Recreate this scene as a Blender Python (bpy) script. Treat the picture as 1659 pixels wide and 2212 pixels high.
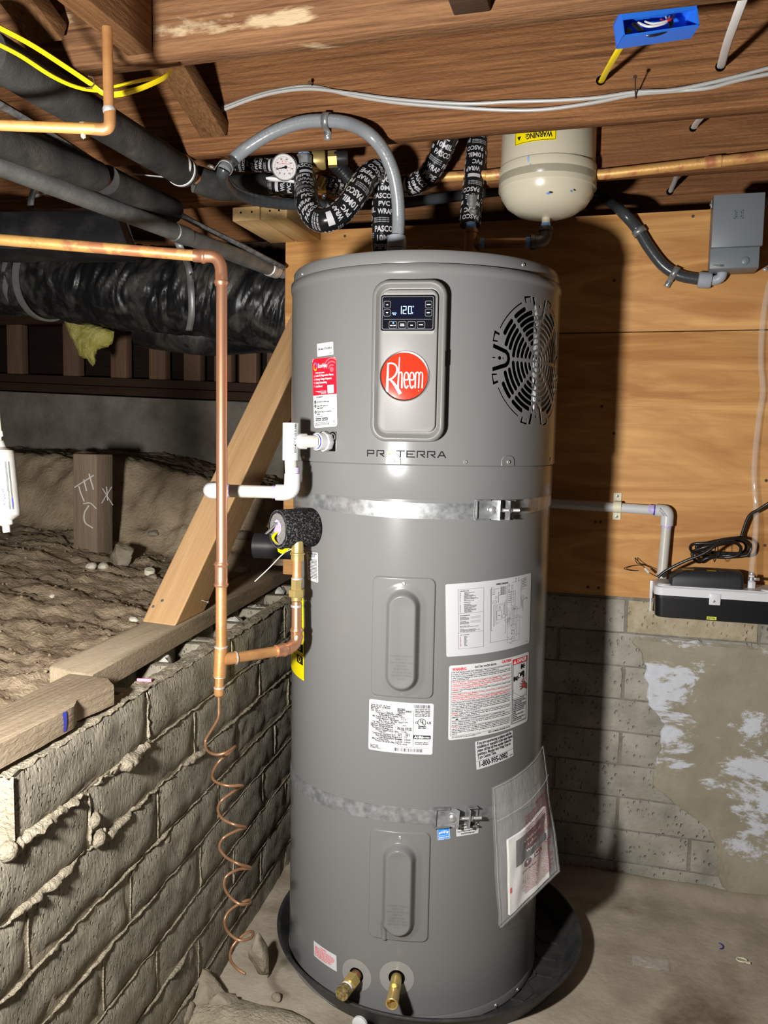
import bpy, bmesh, math, random
import numpy as np
from mathutils import Vector, Matrix, noise
from mathutils.geometry import delaunay_2d_cdt
SC = bpy.context.scene
for o in list(bpy.data.objects): bpy.data.objects.remove(o)
random.seed(7)
PI = math.pi

# ------------------------------------------------------------------ camera
F_PX, CX, CY = 1780.0, 829.5, 1106.0            # frame 1659 x 2212
PITCH, ROLL, PSI = 0.0872, 0.0185, math.radians(15.8)
cR = np.array([math.cos(PSI), math.sin(PSI), 0.0]); cH = np.array([-math.sin(PSI), math.cos(PSI), 0.0]); cZ = np.array([0, 0, 1.0])
cF = cH*math.cos(PITCH) - cZ*math.sin(PITCH); cU = cH*math.sin(PITCH) + cZ*math.cos(PITCH)
C0 = np.array([0.458, -1.946, 1.276])
rx = cR*math.cos(ROLL) + cU*math.sin(ROLL); ux = cU*math.cos(ROLL) - cR*math.sin(ROLL)
cam_d = bpy.data.cameras.new('camera'); cam = bpy.data.objects.new('camera', cam_d); SC.collection.objects.link(cam)
cam_d.sensor_fit = 'HORIZONTAL'; cam_d.sensor_width = 36.0; cam_d.lens = 36.0*F_PX/1659.0
cam_d.clip_start = 0.05; cam_d.clip_end = 60
m4 = Matrix.Identity(4)
for i in range(3):
    m4[i][0] = rx[i]; m4[i][1] = ux[i]; m4[i][2] = -cF[i]; m4[i][3] = C0[i]
cam.matrix_world = m4
SC.camera = cam
# ------------------------------------------------------------------ world, lamp, exposure
W = bpy.data.worlds.new('world'); SC.world = W; W.use_nodes = True
W.node_tree.nodes['Background'].inputs[0].default_value = (1.0, 0.93, 0.85, 1)
W.node_tree.nodes['Background'].inputs[1].default_value = 0.036
LP = (-0.135, -1.62, 1.17)                      # work lamp left of the photographer
ld = bpy.data.lights.new('work_lamp', 'AREA'); ld.shape = 'DISK'; ld.size = 0.10; ld.energy = 43.0; ld.color = (1.0, 0.975, 0.94)
lo = bpy.data.objects.new('work_lamp', ld); SC.collection.objects.link(lo); lo.location = LP
lo.rotation_euler = (Vector((0.0, 0.25, 1.22)) - Vector(LP)).to_track_quat('-Z', 'Y').to_euler()
ld.spread = math.radians(180)
vs = SC.view_settings; vs.view_transform = 'Standard'; vs.look = 'None'; vs.gamma = 1.0; vs.use_curve_mapping = False; vs.exposure = 0.12

# ------------------------------------------------------------------ pixel -> place helpers (planes and depths are real)
def ray(px, py):
    c, s = math.cos(ROLL), math.sin(ROLL); dx, dy = px-CX, py-CY
    X = c*dx + s*dy; Y = -s*dx + c*dy
    return cR*X/F_PX - cU*Y/F_PX + cF
def onx(px, py, x): r = ray(px, py); return C0 + r*(x-C0[0])/r[0]
def ony(px, py, y): r = ray(px, py); return C0 + r*(y-C0[1])/r[1]
def onz(px, py, z): r = ray(px, py); return C0 + r*(z-C0[2])/r[2]
def atd(px, py, d): return C0 + ray(px, py)*d
def pj(p):
    v = np.asarray(p, float)-C0; d = v@cF; return (CX + F_PX*(v@rx)/d, CY - F_PX*(v@ux)/d, d)
def cyl(px, py, R):
    r = ray(px, py); a = r[0]**2+r[1]**2; b = 2*(C0[0]*r[0]+C0[1]*r[1]); c = C0[0]**2+C0[1]**2-R*R
    t = (-b-math.sqrt(max(b*b-4*a*c, 0)))/(2*a); P = C0+r*t
    return math.atan2(P[1], P[0]), P[2]
def cp(th, z, R): return np.array([R*math.cos(th), R*math.sin(th), z])
def path(pts):
    out = []
    for p in pts:
        k = p[2]
        out.append(atd(p[0], p[1], p[3]) if k == 'd' else ony(p[0], p[1], p[3]) if k == 'y' else onx(p[0], p[1], p[3]) if k == 'x' else onz(p[0], p[1], p[3]))
    return out
def dpath(pts, d=None): return [atd(p[0], p[1], p[2] if len(p) > 2 else d) for p in pts]
def cr(P, n=6):
    P = [np.asarray(p, float) for p in P]; Q = [2*P[0]-P[1]] + P + [2*P[-1]-P[-2]]; out = []
    for i in range(1, len(Q)-2):
        for k in range(n):
            t = k/n; a, b, c, d = Q[i-1], Q[i], Q[i+1], Q[i+2]
            out.append(0.5*((2*b)+(c-a)*t+(2*a-5*b+4*c-d)*t*t+(3*b-a-3*c+d)*t**3))
    out.append(P[-1]); return out
def nz(p, s=1.0, o=4): return noise.fractal(Vector(p)*s, 1.0, 2.0, o)
def unit(v): v = np.asarray(v, float); return v/np.linalg.norm(v)

# ------------------------------------------------------------------ materials
MATS = {}
def mat(name, c1, c2=None, rough=.5, metal=0., sc=4., st=(1, 1, 1), ramp=(.35, .7), bump=0., bs=60., bst=None, det=6., dist=0.,
        pits=0., pit_s=90., spec=.5, coat=0., emit=None, es=1., trans=0., ior=1.45, alpha=1., rough2=None, c3=None, s3=3., r3=(.55, .65), bd=.004, wave=None, st3=(1,1,1), rgh3=.6):
    m = bpy.data.materials.new(name); m.use_nodes = True; nt = m.node_tree; N = nt.nodes; L = nt.links; b = N['Principled BSDF']
    b.inputs['Roughness'].default_value = rough; b.inputs['Metallic'].default_value = metal
    b.inputs['Specular IOR Level'].default_value = spec; b.inputs['Coat Weight'].default_value = coat
    b.inputs['IOR'].default_value = ior; b.inputs['Transmission Weight'].default_value = trans; b.inputs['Alpha'].default_value = alpha
    b.inputs['Base Color'].default_value = (*c1, 1)
    if emit: b.inputs['Emission Color'].default_value = (*emit, 1); b.inputs['Emission Strength'].default_value = es
    tc = N.new('ShaderNodeTexCoord')
    def mapping(s):
        mp = N.new('ShaderNodeMapping'); mp.inputs['Scale'].default_value = s; L.new(tc.outputs['Object'], mp.inputs[0]); return mp.outputs[0]
    def nt_noise(s, scale, detail=det, distortion=dist):
        t = N.new('ShaderNodeTexNoise'); t.inputs['Scale'].default_value = scale; t.inputs['Detail'].default_value = detail
        t.inputs['Distortion'].default_value = distortion; t.inputs['Roughness'].default_value = .6; L.new(s, t.inputs['Vector']); return t.outputs['Fac']
    col = None
    if c2:
        if wave:
            w = N.new('ShaderNodeTexWave'); w.wave_type = 'BANDS'; w.bands_direction = wave[0]; w.inputs['Scale'].default_value = wave[1]
            w.inputs['Distortion'].default_value = wave[2]; w.inputs['Detail'].default_value = 3; w.inputs['Detail Scale'].default_value = wave[3]
            L.new(mapping(st), w.inputs['Vector']); f = w.outputs['Fac']
            n2 = nt_noise(mapping(st), sc); mx = N.new('ShaderNodeMath'); mx.operation = 'MULTIPLY_ADD'; L.new(f, mx.inputs[0]); mx.inputs[1].default_value = wave[4]; 
            L.new(n2, mx.inputs[2]); sb = N.new('ShaderNodeMath'); sb.operation = 'SUBTRACT'; L.new(mx.outputs[0], sb.inputs[0]); sb.inputs[1].default_value = wave[4]/2; f = sb.outputs[0]
        else: f = nt_noise(mapping(st), sc)
        r = N.new('ShaderNodeValToRGB'); r.color_ramp.elements[0].position = ramp[0]; r.color_ramp.elements[1].position = ramp[1]
        r.color_ramp.elements[0].color = (*c1, 1); r.color_ramp.elements[1].color = (*c2, 1); L.new(f, r.inputs[0]); col = r.outputs[0]
        if c3:
            f3 = nt_noise(mapping(st3), s3, 12, .3); f3.node.inputs['Roughness'].default_value = rgh3; r3n = N.new('ShaderNodeValToRGB'); r3n.color_ramp.elements[0].position = r3[0]; r3n.color_ramp.elements[1].position = r3[1]
            L.new(f3, r3n.inputs[0]); mix = N.new('ShaderNodeMix'); mix.data_type = 'RGBA'; L.new(r3n.outputs[0], mix.inputs['Factor'])
            L.new(col, mix.inputs[6]); mix.inputs[7].default_value = (*c3, 1); col = mix.outputs[2]
        L.new(col, b.inputs['Base Color'])
        if rough2 is not None:
            mr = N.new('ShaderNodeMapRange'); mr.inputs[3].default_value = rough; mr.inputs[4].default_value = rough2; L.new(f, mr.inputs[0]); L.new(mr.outputs[0], b.inputs['Roughness'])
    if bump or pits:
        bp = N.new('ShaderNodeBump'); bp.inputs['Distance'].default_value = bd; bp.inputs['Strength'].default_value = 1.0
        h = N.new('ShaderNodeMath'); h.operation = 'MULTIPLY'; L.new(nt_noise(mapping(bst or st), bs, 8), h.inputs[0]); h.inputs[1].default_value = bump; ho = h.outputs[0]
        if pits:
            v = N.new('ShaderNodeTexVoronoi'); v.inputs['Scale'].default_value = pit_s; L.new(mapping((1, 1, .7)), v.inputs['Vector'])
            rr = N.new('ShaderNodeValToRGB'); rr.color_ramp.elements[0].position = .12; rr.color_ramp.elements[1].position = .34; L.new(v.outputs['Distance'], rr.inputs[0])
            n3 = nt_noise(mapping((1, 1, 1)), 25, 2); gt = N.new('ShaderNodeMath'); gt.operation = 'GREATER_THAN'; gt.inputs[1].default_value = .52; L.new(n3, gt.inputs[0])
            mx2 = N.new('ShaderNodeMath'); mx2.operation = 'MAXIMUM'; L.new(rr.outputs[0], mx2.inputs[0]); L.new(gt.outputs[0], mx2.inputs[1])
            ma = N.new('ShaderNodeMath'); ma.operation = 'MULTIPLY_ADD'; L.new(mx2.outputs[0], ma.inputs[0]); ma.inputs[1].default_value = pits; L.new(ho, ma.inputs[2]); ho = ma.outputs[0]
        L.new(ho, bp.inputs['Height']); L.new(bp.outputs[0], b.inputs['Normal'])
    MATS[name] = m; return m
def wood(name, c1, c2, axis, rough=.75, bump=.6, c3=None, sc=7., st_len=.025, **k):
    st = [1., 1., 1.]; st[axis] = st_len
    s3 = [1., 1., 1.]; s3[axis] = .25
    return mat(name, c1, c2, rough=rough, sc=sc*24, st=tuple(st), ramp=(.28, .74), bump=bump, bs=190, bst=tuple(q if q == 1. else .35 for q in st), dist=.5, c3=c3 or tuple(.6*a+.4*b*.9 for a, b in zip(c1, c2)), s3=5., r3=(.42, .72), bd=.0025, spec=.25, det=9, st3=tuple(s3), **k)
wood('joist_wood', (.075, .028, .010), (.36, .165, .065), 0, c3=(.19, .078, .030), bump=1.5)
wood('joist_wood_y', (.075, .03, .012), (.30, .15, .06), 1, bump=1.1)
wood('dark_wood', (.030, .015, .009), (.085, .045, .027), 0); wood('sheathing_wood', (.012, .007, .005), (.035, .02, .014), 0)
wood('stud_wood', (.14, .078, .048), (.30, .18, .115), 2)
wood('subfloor_wood', (.10, .045, .02), (.2, .1, .045), 1)
mat('stained_joist', (.085, .034, .016), (.30, .155, .072), rough=.8, sc=165, st=(.028, 1, 1), ramp=(.28, .74), bump=1.5, bs=150, bst=(.25, 1, 1), c3=(.48, .36, .22), s3=7, r3=(.575, .635), bd=.0025, spec=.2, st3=(.5, 1, 1.6), det=9)
mat('plywood', (.41, .185, .055), (.68, .375, .135), rough=.6, sc=2.8, st=(.42, 1, 2.8), ramp=(.37, .64), bump=.3, bs=140, bst=(.06, 1, 1), dist=1.8, det=4, c3=(.47, .235, .085), s3=75, r3=(.50, .80), st3=(.03, 1, 1), spec=.3, bd=.0015)
mat('plywood_edge', (.30, .12, .06), (.48, .23, .12), sc=60, st=(1, 1, .05), rough=.7)
wood('fresh_lumber_y', (.55, .34, .13), (.78, .56, .28), 1, bump=.35)
wood('fresh_brace', (.40, .225, .10), (.60, .39, .20), 0, bump=.35, sc=4., st_len=.03)
wood('old_plank', (.17, .125, .08), (.34, .265, .18), 1, bump=.9, c3=(.42, .34, .235))
wood('stake_wood', (.17, .12, .085), (.33, .25, .18), 2, bump=.7)
mat('block', (.205, .183, .14), (.37, .335, .262), rough=.93, sc=16, bump=1.15, bs=150, bst=(1, 1, .42), pits=1.0, pit_s=120, spec=.15, bd=.0042)
mat('block_back', (.24, .225, .19), (.42, .395, .34), rough=.93, sc=9, bump=1., bs=95, pits=1.4, pit_s=75, spec=.15, bd=.003)
mat('block_tan', (.36, .30, .20), (.50, .43, .31), rough=.93, sc=30, bump=1., bs=95, pits=1.4, pit_s=75, spec=.15, bd=.003)
mat('mortar', (.32, .275, .20), (.48, .42, .315), rough=.95, sc=40, bump=2.0, bs=150, spec=.1, bd=.005)
mat('mortar_grey', (.19, .175, .145), (.29, .27, .23), rough=.95, sc=30, bump=1.2, bs=120, spec=.1, bd=.004)
mat('plaster', (.28, .25, .185), (.38, .34, .26), rough=.9, sc=7, bump=.6, bs=60, c3=(.60, .62, .67), s3=5.5, r3=(.53, .575), rgh3=.74, spec=.2, st3=(.7, 1, 1.4), bd=.003)
mat('slab', (.27, .225, .17), (.52, .45, .36), rough=.8, sc=4.5, ramp=(.3, .72), bump=.7, bs=60, c3=(.17, .125, .085), s3=2.2, r3=(.54, .70), spec=.25, bd=.003, det=9)
mat('dirt', (.30, .225, .15), (.52, .41, .28), rough=.97, sc=9, bump=1.1, bs=95, spec=.08, bd=.006, det=9)
mat('rock', (.22, .185, .135), (.36, .31, .24), rough=.95, sc=20, bump=1.2, bs=70, spec=.1)
mat('pale_stone', (.55, .50, .40), (.72, .67, .56), rough=.9, sc=30, bump=.6, bs=80)
mat('concrete_old', (.17, .15, .12), (.31, .285, .235), rough=.95, sc=6, bump=1., bs=50, c3=(.3, .28, .23), s3=12, r3=(.62, .72), spec=.1)
mat('grey_enamel', (.163, .163, .160), rough=.24, spec=.27, bump=.03, bs=260, bd=.001)
mat('grey_plastic', (.235, .231, .22), rough=.42, bump=.35, bs=700, bd=.0007)
mat('grey_plastic_dark', (.15, .147, .14), rough=.4, bump=.25, bs=700, bd=.0007)
mat('black_gloss', (.006, .006, .009), rough=.12)
mat('black_void', (.004, .004, .004), rough=.9, spec=0)
mat('black_plastic', (.018, .018, .020), rough=.38)
mat('pan_plastic', (.024, .024, .026), (.05, .048, .046), rough=.4, sc=20, bump=.3, bs=150, rough2=.6)
mat('white_print', (.88, .88, .88), rough=.6); mat('black_print', (.012, .012, .014), rough=.7, spec=.15); mat('diagram_print', (.06, .06, .07), rough=.7, spec=.2); mat('grey_print', (.16, .16, .18), rough=.6)
mat('red_print', (.72, .02, .03), rough=.5); mat('label_red', (.80, .012, .03), rough=.35); mat('pink_print', (.86, .12, .15), rough=.4); mat('maroon_print', (.30, .030, .04), rough=.5)
mat('label_white', (.61, .615, .62), rough=.42); mat('label_silver', (.50, .505, .515), rough=.38)
mat('tape_ink', (.50, .50, .52), rough=.35); mat('label_blue', (.03, .27, .80), rough=.4); mat('label_yellow', (.88, .72, .0), rough=.45); mat('leaf_green', (.62, .70, .08), rough=.4)
mat('brown_print', (.14, .05, .03), rough=.5); mat('skin_red', (.55, .05, .03), rough=.5)
mat('purple_logo', (.20, .12, .45), rough=.4); mat('orange_logo', (.9, .42, .03), rough=.4)
mat('screen_blue', (.003, .003, .006), rough=.15, spec=.3, emit=(.004, .006, .03), es=.6)
mat('digit_glow', (.3, .5, .9), emit=(.30, .52, 1.0), es=1.3); mat('led_glow', (.1, .3, 1), emit=(.06, .25, 1.0), es=5.)
mat('emblem_red', (.56, .030, .012), rough=.13, spec=.35); mat('chrome', (.75, .75, .76), rough=.12, metal=1.); mat('silver_letter', (.42, .44, .47), rough=.28, metal=.8)
mat('zinc', (.60, .60, .60), rough=.28, metal=.75); mat('galv', (.22, .23, .235), (.40, .41, .415), rough=.30, metal=.55, sc=55, ramp=(.36, .64), rough2=.42)
mat('galv_dull', (.20, .205, .20), (.36, .37, .36), rough=.5, metal=.7, sc=14, bump=.4, bs=60)
mat('copper_new', (.78, .37, .21), (.88, .48, .30), rough=.25, metal=.82, sc=9, st=(1, 1, .3), rough2=.34)
mat('copper_old', (.48, .22, .08), (.66, .36, .15), rough=.36, metal=.5, sc=12, bump=.15, bs=120)
mat('copper_coil', (.30, .15, .075), (.42, .23, .13), rough=.38, metal=.6, sc=18); mat('copper_dark', (.30, .13, .06), (.42, .21, .11), rough=.4, metal=.6, sc=12)
mat('copper_ochre', (.62, .33, .10), (.76, .44, .15), rough=.42, metal=.3, sc=16, ramp=(.3, .75), bump=.15, bs=120, c3=(.50, .20, .09), s3=22, r3=(.52, .62))
mat('solder', (.55, .54, .52), (.72, .70, .66), rough=.5, metal=.6, sc=60)
mat('brass', (.58, .42, .13), (.74, .57, .24), rough=.26, metal=.7, sc=15, rough2=.4)
mat('brass_dusty', (.30, .23, .09), (.62, .50, .25), rough=.45, metal=.8, sc=160, ramp=(.45, .58))
mat('black_iron', (.11, .10, .095), (.19, .17, .155), rough=.42, metal=.8, sc=25, bump=.3, bs=200)
mat('pvc_white', (.56, .565, .57), rough=.3); mat('pvc_dirty', (.53, .51, .46), (.42, .385, .31), rough=.4, sc=30, ramp=(.5, .75))
mat('primer_purple', (.42, .30, .70), (.70, .62, .84), rough=.4, sc=60); mat('blue_ink', (.04, .05, .35), rough=.5)
mat('foam_black', (.008, .008, .008), (.14, .14, .14), rough=.95, sc=260, ramp=(.5, .72), bump=1., bs=260, bd=.002, spec=.1)
mat('foam_grey', (.034, .033, .032), (.072, .069, .063), rough=.9, sc=14, bump=.9, bs=240, bd=.0015, c3=(.14, .125, .10), s3=6, r3=(.56, .75), spec=.15)
mat('foam_cut', (.15, .145, .14), (.28, .27, .26), rough=.95, sc=220, bump=1., bs=260, bd=.002)
mat('wrap_black', (.010, .010, .011), rough=.22, bump=.3, bs=45, bd=.002)
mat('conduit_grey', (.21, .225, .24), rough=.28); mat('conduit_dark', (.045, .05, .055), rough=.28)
mat('fitting_grey', (.33, .36, .41), rough=.4); mat('box_grey', (.16, .185, .205), rough=.42, bump=.06, bs=400, bd=.0006)
mat('cream_paint', (.60, .55, .42), rough=.24, coat=.2)
mat('cable_yellow', (.92, .72, .01), rough=.35); mat('cable_white', (.62, .615, .60), rough=.4); mat('cable_grey', (.40, .395, .385), rough=.4)
mat('cable_black', (.012, .012, .012), rough=.3); mat('cable_dusty', (.06, .06, .06), (.2, .19, .18), rough=.6, sc=60)
mat('box_blue', (.025, .18, .80), rough=.4); mat('wire_red', (.6, .03, .04), rough=.4)
mat('duct_film', (.010, .010, .011), (.115, .105, .09), rough=.17, rough2=.6, sc=6, st=(1.5, 1, 1), ramp=(.47, .80), bump=.22, bs=16, bst=(3., .5, .5), bd=.008, dist=1.0)
mat('sleeve_film', (.010, .010, .012), (.045, .042, .038), rough=.2, rough2=.5, sc=7, ramp=(.50, .80), bump=.2, bs=20, bd=.004)
mat('insulation_yellow', (.42, .37, .08), (.66, .60, .22), rough=1., sc=30, bump=2., bs=50, bd=.008, spec=0.)
mat('strap_metal', (.34, .34, .33), (.46, .46, .45), rough=.5, metal=.6, sc=20)
mat('rust', (.10, .06, .04), rough=.7, metal=.4)
mat('white_foam', (.70, .68, .60), (.8, .78, .72), rough=.9, sc=30, bump=1., bs=60)
mat('filter_white', (.29, .28, .26), (.20, .175, .14), rough=.5, sc=14, ramp=(.45, .75))
mat('gauge_face', (.44, .44, .44), rough=.35); mat('white_lever', (.85, .85, .85), rough=.4); mat('ivory_plastic', (.72, .68, .50), rough=.45)
mat('bluetape', (.10, .25, .55), (.35, .5, .75), rough=.7, sc=70); mat('pump_white', (.66, .67, .70), rough=.35); mat('pump_black', (.010, .010, .011), rough=.35)
mat('pump_grey', (.018, .019, .023), rough=.5)
mat('vinyl', (.93, .90, .86), rough=.07, alpha=.15, spec=1.)
mat('bag_film', (.86, .86, .86), rough=.16, trans=.0, alpha=.17, spec=.9, bump=.8, bs=14, bst=(1.5, 1.5, .5), bd=.008)
mat('paper', (.76, .75, .73), rough=.6); mat('cover_dark', (.06, .06, .06), rough=.45)
mat('chalk', (.66, .64, .60), rough=.95); mat('pink_stick', (.75, .25, .35), rough=.6)
mat('fin_metal', (.32, .33, .34), rough=.35, metal=.9, bump=1.2, bs=60, bst=(1, 1, .05), bd=.004)
mat('washer_film', (.26, .255, .245), rough=.3)
mat('moss_stain', (.20, .17, .03), rough=.9)

# ------------------------------------------------------------------ mesh builder
class MB:
    def __init__(s): s.v = []; s.f = []; s.m = []; s.mi = 0
    def add(s, V, Fc):
        o = len(s.v); s.v += [tuple(map(float, p)) for p in V]; s.f += [tuple(i+o for i in f) for f in Fc]; s.m += [s.mi]*len(Fc); return s
    def box(s, c, size, ax=None, bev=0.0):
        ax = ax if ax is not None else np.eye(3); ax = [unit(a) for a in ax]; h = np.array(size)/2.0
        if bev <= 0:
            V = [np.asarray(c)+ax[0]*i*h[0]+ax[1]*j*h[1]+ax[2]*k*h[2] for i in (-1, 1) for j in (-1, 1) for k in (-1, 1)]
            return s.add(V, [(0, 1, 3, 2), (4, 6, 7, 5), (0, 4, 5, 1), (2, 3, 7, 6), (0, 2, 6, 4), (1, 5, 7, 3)])
        bm = bmesh.new(); bmesh.ops.create_cube(bm, size=1)
        for v in bm.verts: v.co = Vector((v.co.x*size[0], v.co.y*size[1], v.co.z*size[2]))
        bmesh.ops.bevel(bm, geom=list(bm.edges), offset=bev, segments=2, affect='EDGES', profile=.5)
        bm.verts.index_update(); A = np.array(ax)
        s.add([np.asarray(c)+np.array(v.co)@A for v in bm.verts], [[v.index for v in f.verts] for f in bm.faces]); bm.free(); return s
    def ring_loft(s, rings, cap=True, closed=False):
        n = len(rings[0]); V = [p for r in rings for p in r]; Fc = []
        for i in range(len(rings)-1 + (1 if closed else 0)):
            a = i*n; b = ((i+1) % len(rings))*n
            for j in range(n): Fc.append((a+j, a+(j+1) % n, b+(j+1) % n, b+j))
        if cap and not closed: Fc.append(tuple(range(n-1, -1, -1))); Fc.append(tuple((len(rings)-1)*n+j for j in range(n)))
        return s.add(V, Fc)
    def tube(s, P, r, n=12, cap=True, closed=False, flat=None):
        P = [np.asarray(p, float) for p in P]; Fr = frames(P); rings = []
        for i, p in enumerate(P):
            t, a, b = Fr[i]; rr = r[i] if hasattr(r, '__len__') else r(i/(len(P)-1)) if callable(r) else r
            fl = flat or (1, 1)
            rings.append([p + a*math.cos(2*PI*k/n)*rr*fl[0] + b*math.sin(2*PI*k/n)*rr*fl[1] for k in range(n)])
        return s.ring_loft(rings, cap, closed)
    def lathe(s, prof, o=(0, 0, 0), ax=(0, 0, 1), n=32, cap=True, hexa=False, th0=0):
        ax = unit(ax); a = unit(np.cross(ax, (0, 0, 1) if abs(ax[2]) < .9 else (1, 0, 0))); b = np.cross(ax, a); o = np.asarray(o, float)
        rings = [[o + ax*z + (a*math.cos(2*PI*k/n+th0)+b*math.sin(2*PI*k/n+th0))*max(r, 1e-5) for k in range(n)] for r, z in prof]
        return s.ring_loft(rings, cap)
    def prism(s, poly, o, u, v, w, t):
        u, v, w = unit(u), unit(v), unit(w); o = np.asarray(o, float); n = len(poly)
        V = [o+u*x+v*y for x, y in poly] + [o+u*x+v*y+w*t for x, y in poly]
        return s.add(V, [tuple(range(n))[::-1], tuple(range(n, 2*n))] + [(i, (i+1) % n, n+(i+1) % n, n+i) for i in range(n)])
    def grid(s, fn, nu, nv, mask=None):
        o = len(s.v); V = [fn(i/nu, j/nv) for j in range(nv+1) for i in range(nu+1)]
        Fc = [(j*(nu+1)+i, j*(nu+1)+i+1, (j+1)*(nu+1)+i+1, (j+1)*(nu+1)+i) for j in range(nv) for i in range(nu) if mask is None or mask((i+.5)/nu, (j+.5)/nv)]
        return s.add(V, Fc)
def frames(P):
    T = [unit(P[min(i+1, len(P)-1)]-P[max(i-1, 0)]) for i in range(len(P))]
    a = unit(np.cross(T[0], (0, 0, 1) if abs(T[0][2]) < .9 else (0, 1, 0))); out = []
    for t in T:
        a = unit(a - t*(a@t)); out.append((t, a, np.cross(t, a)))
    return out
def bez_elbow(a, c, b, n=8):      # quarter bend a->c->b
    a, b, c = map(np.asarray, (a, b, c)); return [(1-t)**2*a + 2*t*(1-t)*c + t*t*b for t in np.linspace(0, 1, n+1)]

def tag(o, label=None, cat=None, group=None, kind=None):
    if label: o['label'] = label
    if cat: o['category'] = cat
    if group: o['group'] = group
    if kind: o['kind'] = kind
    return o
def thing(name, label, cat, loc=(0, 0, 0), group=None):
    o = bpy.data.objects.new(name, None); SC.collection.objects.link(o); o.location = tuple(map(float, loc)); o.empty_display_size = .05
    return tag(o, label, cat, group)
def rootloc(p):
    while p.parent: p = p.parent
    return np.array(p.location)
def obj(name, mb, m, parent=None, smooth=True, label=None, cat=None, group=None, kind=None, loc=None, sharp=40):
    off = rootloc(parent) if parent else np.array(loc if loc is not None else (0, 0, 0), float)
    me = bpy.data.meshes.new(name); V = np.array(mb.v, float)-off if mb.v else np.zeros((0, 3))
    me.from_pydata(V.tolist(), [], mb.f)
    for q in (m if isinstance(m, (list, tuple)) else [m]): me.materials.append(MATS[q])
    if len(set(mb.m)) > 1 or (mb.m and mb.m[0]): me.polygons.foreach_set('material_index', mb.m)
    bm = bmesh.new(); bm.from_mesh(me); bmesh.ops.recalc_face_normals(bm, faces=bm.faces); bm.to_mesh(me); bm.free()
    if smooth:
        me.polygons.foreach_set('use_smooth', [True]*len(me.polygons))
        me.set_sharp_from_angle(angle=math.radians(sharp))
    o = bpy.data.objects.new(name, me); SC.collection.objects.link(o)
    if parent: o.parent = parent
    elif loc is not None: o.location = tuple(map(float, loc))
    return tag(o, label, cat, group, kind)

# ------------------------------------------------------------------ lettering
_T = {}
def TXT(s, bold=0., res=2):
    k = (s, bold, res)
    if k not in _T:
        c = bpy.data.curves.new('t', 'FONT'); c.body = s; c.resolution_u = res; c.offset = bold; c.fill_mode = 'FRONT'
        o = bpy.data.objects.new('t', c); me = o.to_mesh()
        V = np.array([v.co[:2] for v in me.vertices]) if len(me.vertices) else np.zeros((0, 2)); Fc = [tuple(p.vertices) for p in me.polygons]
        o.to_mesh_clear(); bpy.data.objects.remove(o); bpy.data.curves.remove(c); _T[k] = (V, Fc, (V[:, 0].max() if len(V) else 0.))
    return _T[k]
class Sheet:                       # a printed surface: P(x, y, off), x right, y down, in metres
    def __init__(s, P): s.P = P; s.mb = MB()
    def col(s, i): s.mb.mi = i; return s
    def text(s, t, x, y, h, w=None, al='l', bold=.022, off=.0005, res=2, rot=0., sx=1.):
        V, Fc, wd = TXT(t, bold, res)
        if not len(V): return s
        k = h/.70; kx = k*sx if w is None else w/max(wd, 1e-6)
        x0 = x - (wd*kx if al == 'r' else wd*kx/2 if al == 'c' else 0)
        c, sn = math.cos(rot), math.sin(rot); Q = []
        for vx, vy in V:
            dx, dy = x0-x+vx*kx, -vy*k; Q.append(s.P(x+dx*c-dy*sn, y+dx*sn+dy*c, off))
        s.mb.add(Q, Fc); return s
    def rect(s, x0, y0, x1, y1, off=.0004, n=6):
        n = max(1, min(24, int(abs(x1-x0)/.004)+1))
        V = [s.P(x0+(x1-x0)*i/n, yy, off) for yy in (y0, y1) for i in range(n+1)]
        s.mb.add(V, [(i, i+1, n+2+i, n+1+i) for i in range(n)]); return s
    def line(s, x0, y0, x1, y1, w=.0004, off=.00045):
        if abs(x1-x0) >= abs(y1-y0): return s.rect(x0, y0-w/2, x1, y1+w/2, off) if abs(y1-y0) < 1e-6 else s.poly([(x0, y0-w/2), (x1, y1-w/2), (x1, y1+w/2), (x0, y0+w/2)], off)
        return s.poly([(x0-w/2, y0), (x0+w/2, y0), (x1+w/2, y1), (x1-w/2, y1)], off)
    def frame(s, x0, y0, x1, y1, w=.0005, off=.00045):
        s.line(x0, y0, x1, y0, w, off); s.line(x0, y1, x1, y1, w, off); s.line(x0, y0, x0, y1, w, off); s.line(x1, y0, x1, y1, w, off); return s
    def poly(s, pts, off=.0005):
        s.mb.add([s.P(x, y, off) for x, y in pts], [tuple(range(len(pts)))]); return s
    def ring(s, x, y, r, w, off=.0005, n=28, a0=0, a1=2*PI, ry=None):
        k = (ry or r)/r; V = []
        for i in range(n+1):
            a = a0+(a1-a0)*i/n; V += [s.P(x+r*math.cos(a), y+r*k*math.sin(a), off), s.P(x+(r-w)*math.cos(a), y+(r-w)*k*math.sin(a), off)]
        s.mb.add(V, [(2*i, 2*i+1, 2*i+3, 2*i+2) for i in range(n)]); return s
    def disc(s, x, y, r, off=.0005, n=24, ry=None):
        k = (ry or r)/r; return s.poly([(x+r*math.cos(2*PI*i/n), y+r*k*math.sin(2*PI*i/n)) for i in range(n)], off)
    def greek(s, x, y, w, h, lines, seed=0, off=.0005):   # paragraphs of tiny print
        rr = random.Random(seed)
        for i, t in enumerate(lines): s.text(t, x, y+(i+.75)*h/len(lines), h/len(lines)*.56, off=off, w=min(w, len(t)*h/len(lines)*.40))
        return s
def planar(o, u, v, n): # P for a flat sheet; v points down
    o, u, v, n = map(lambda q: np.asarray(q, float), (o, u, v, n)); return lambda x, y, off: o+u*x+v*y+n*off
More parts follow.
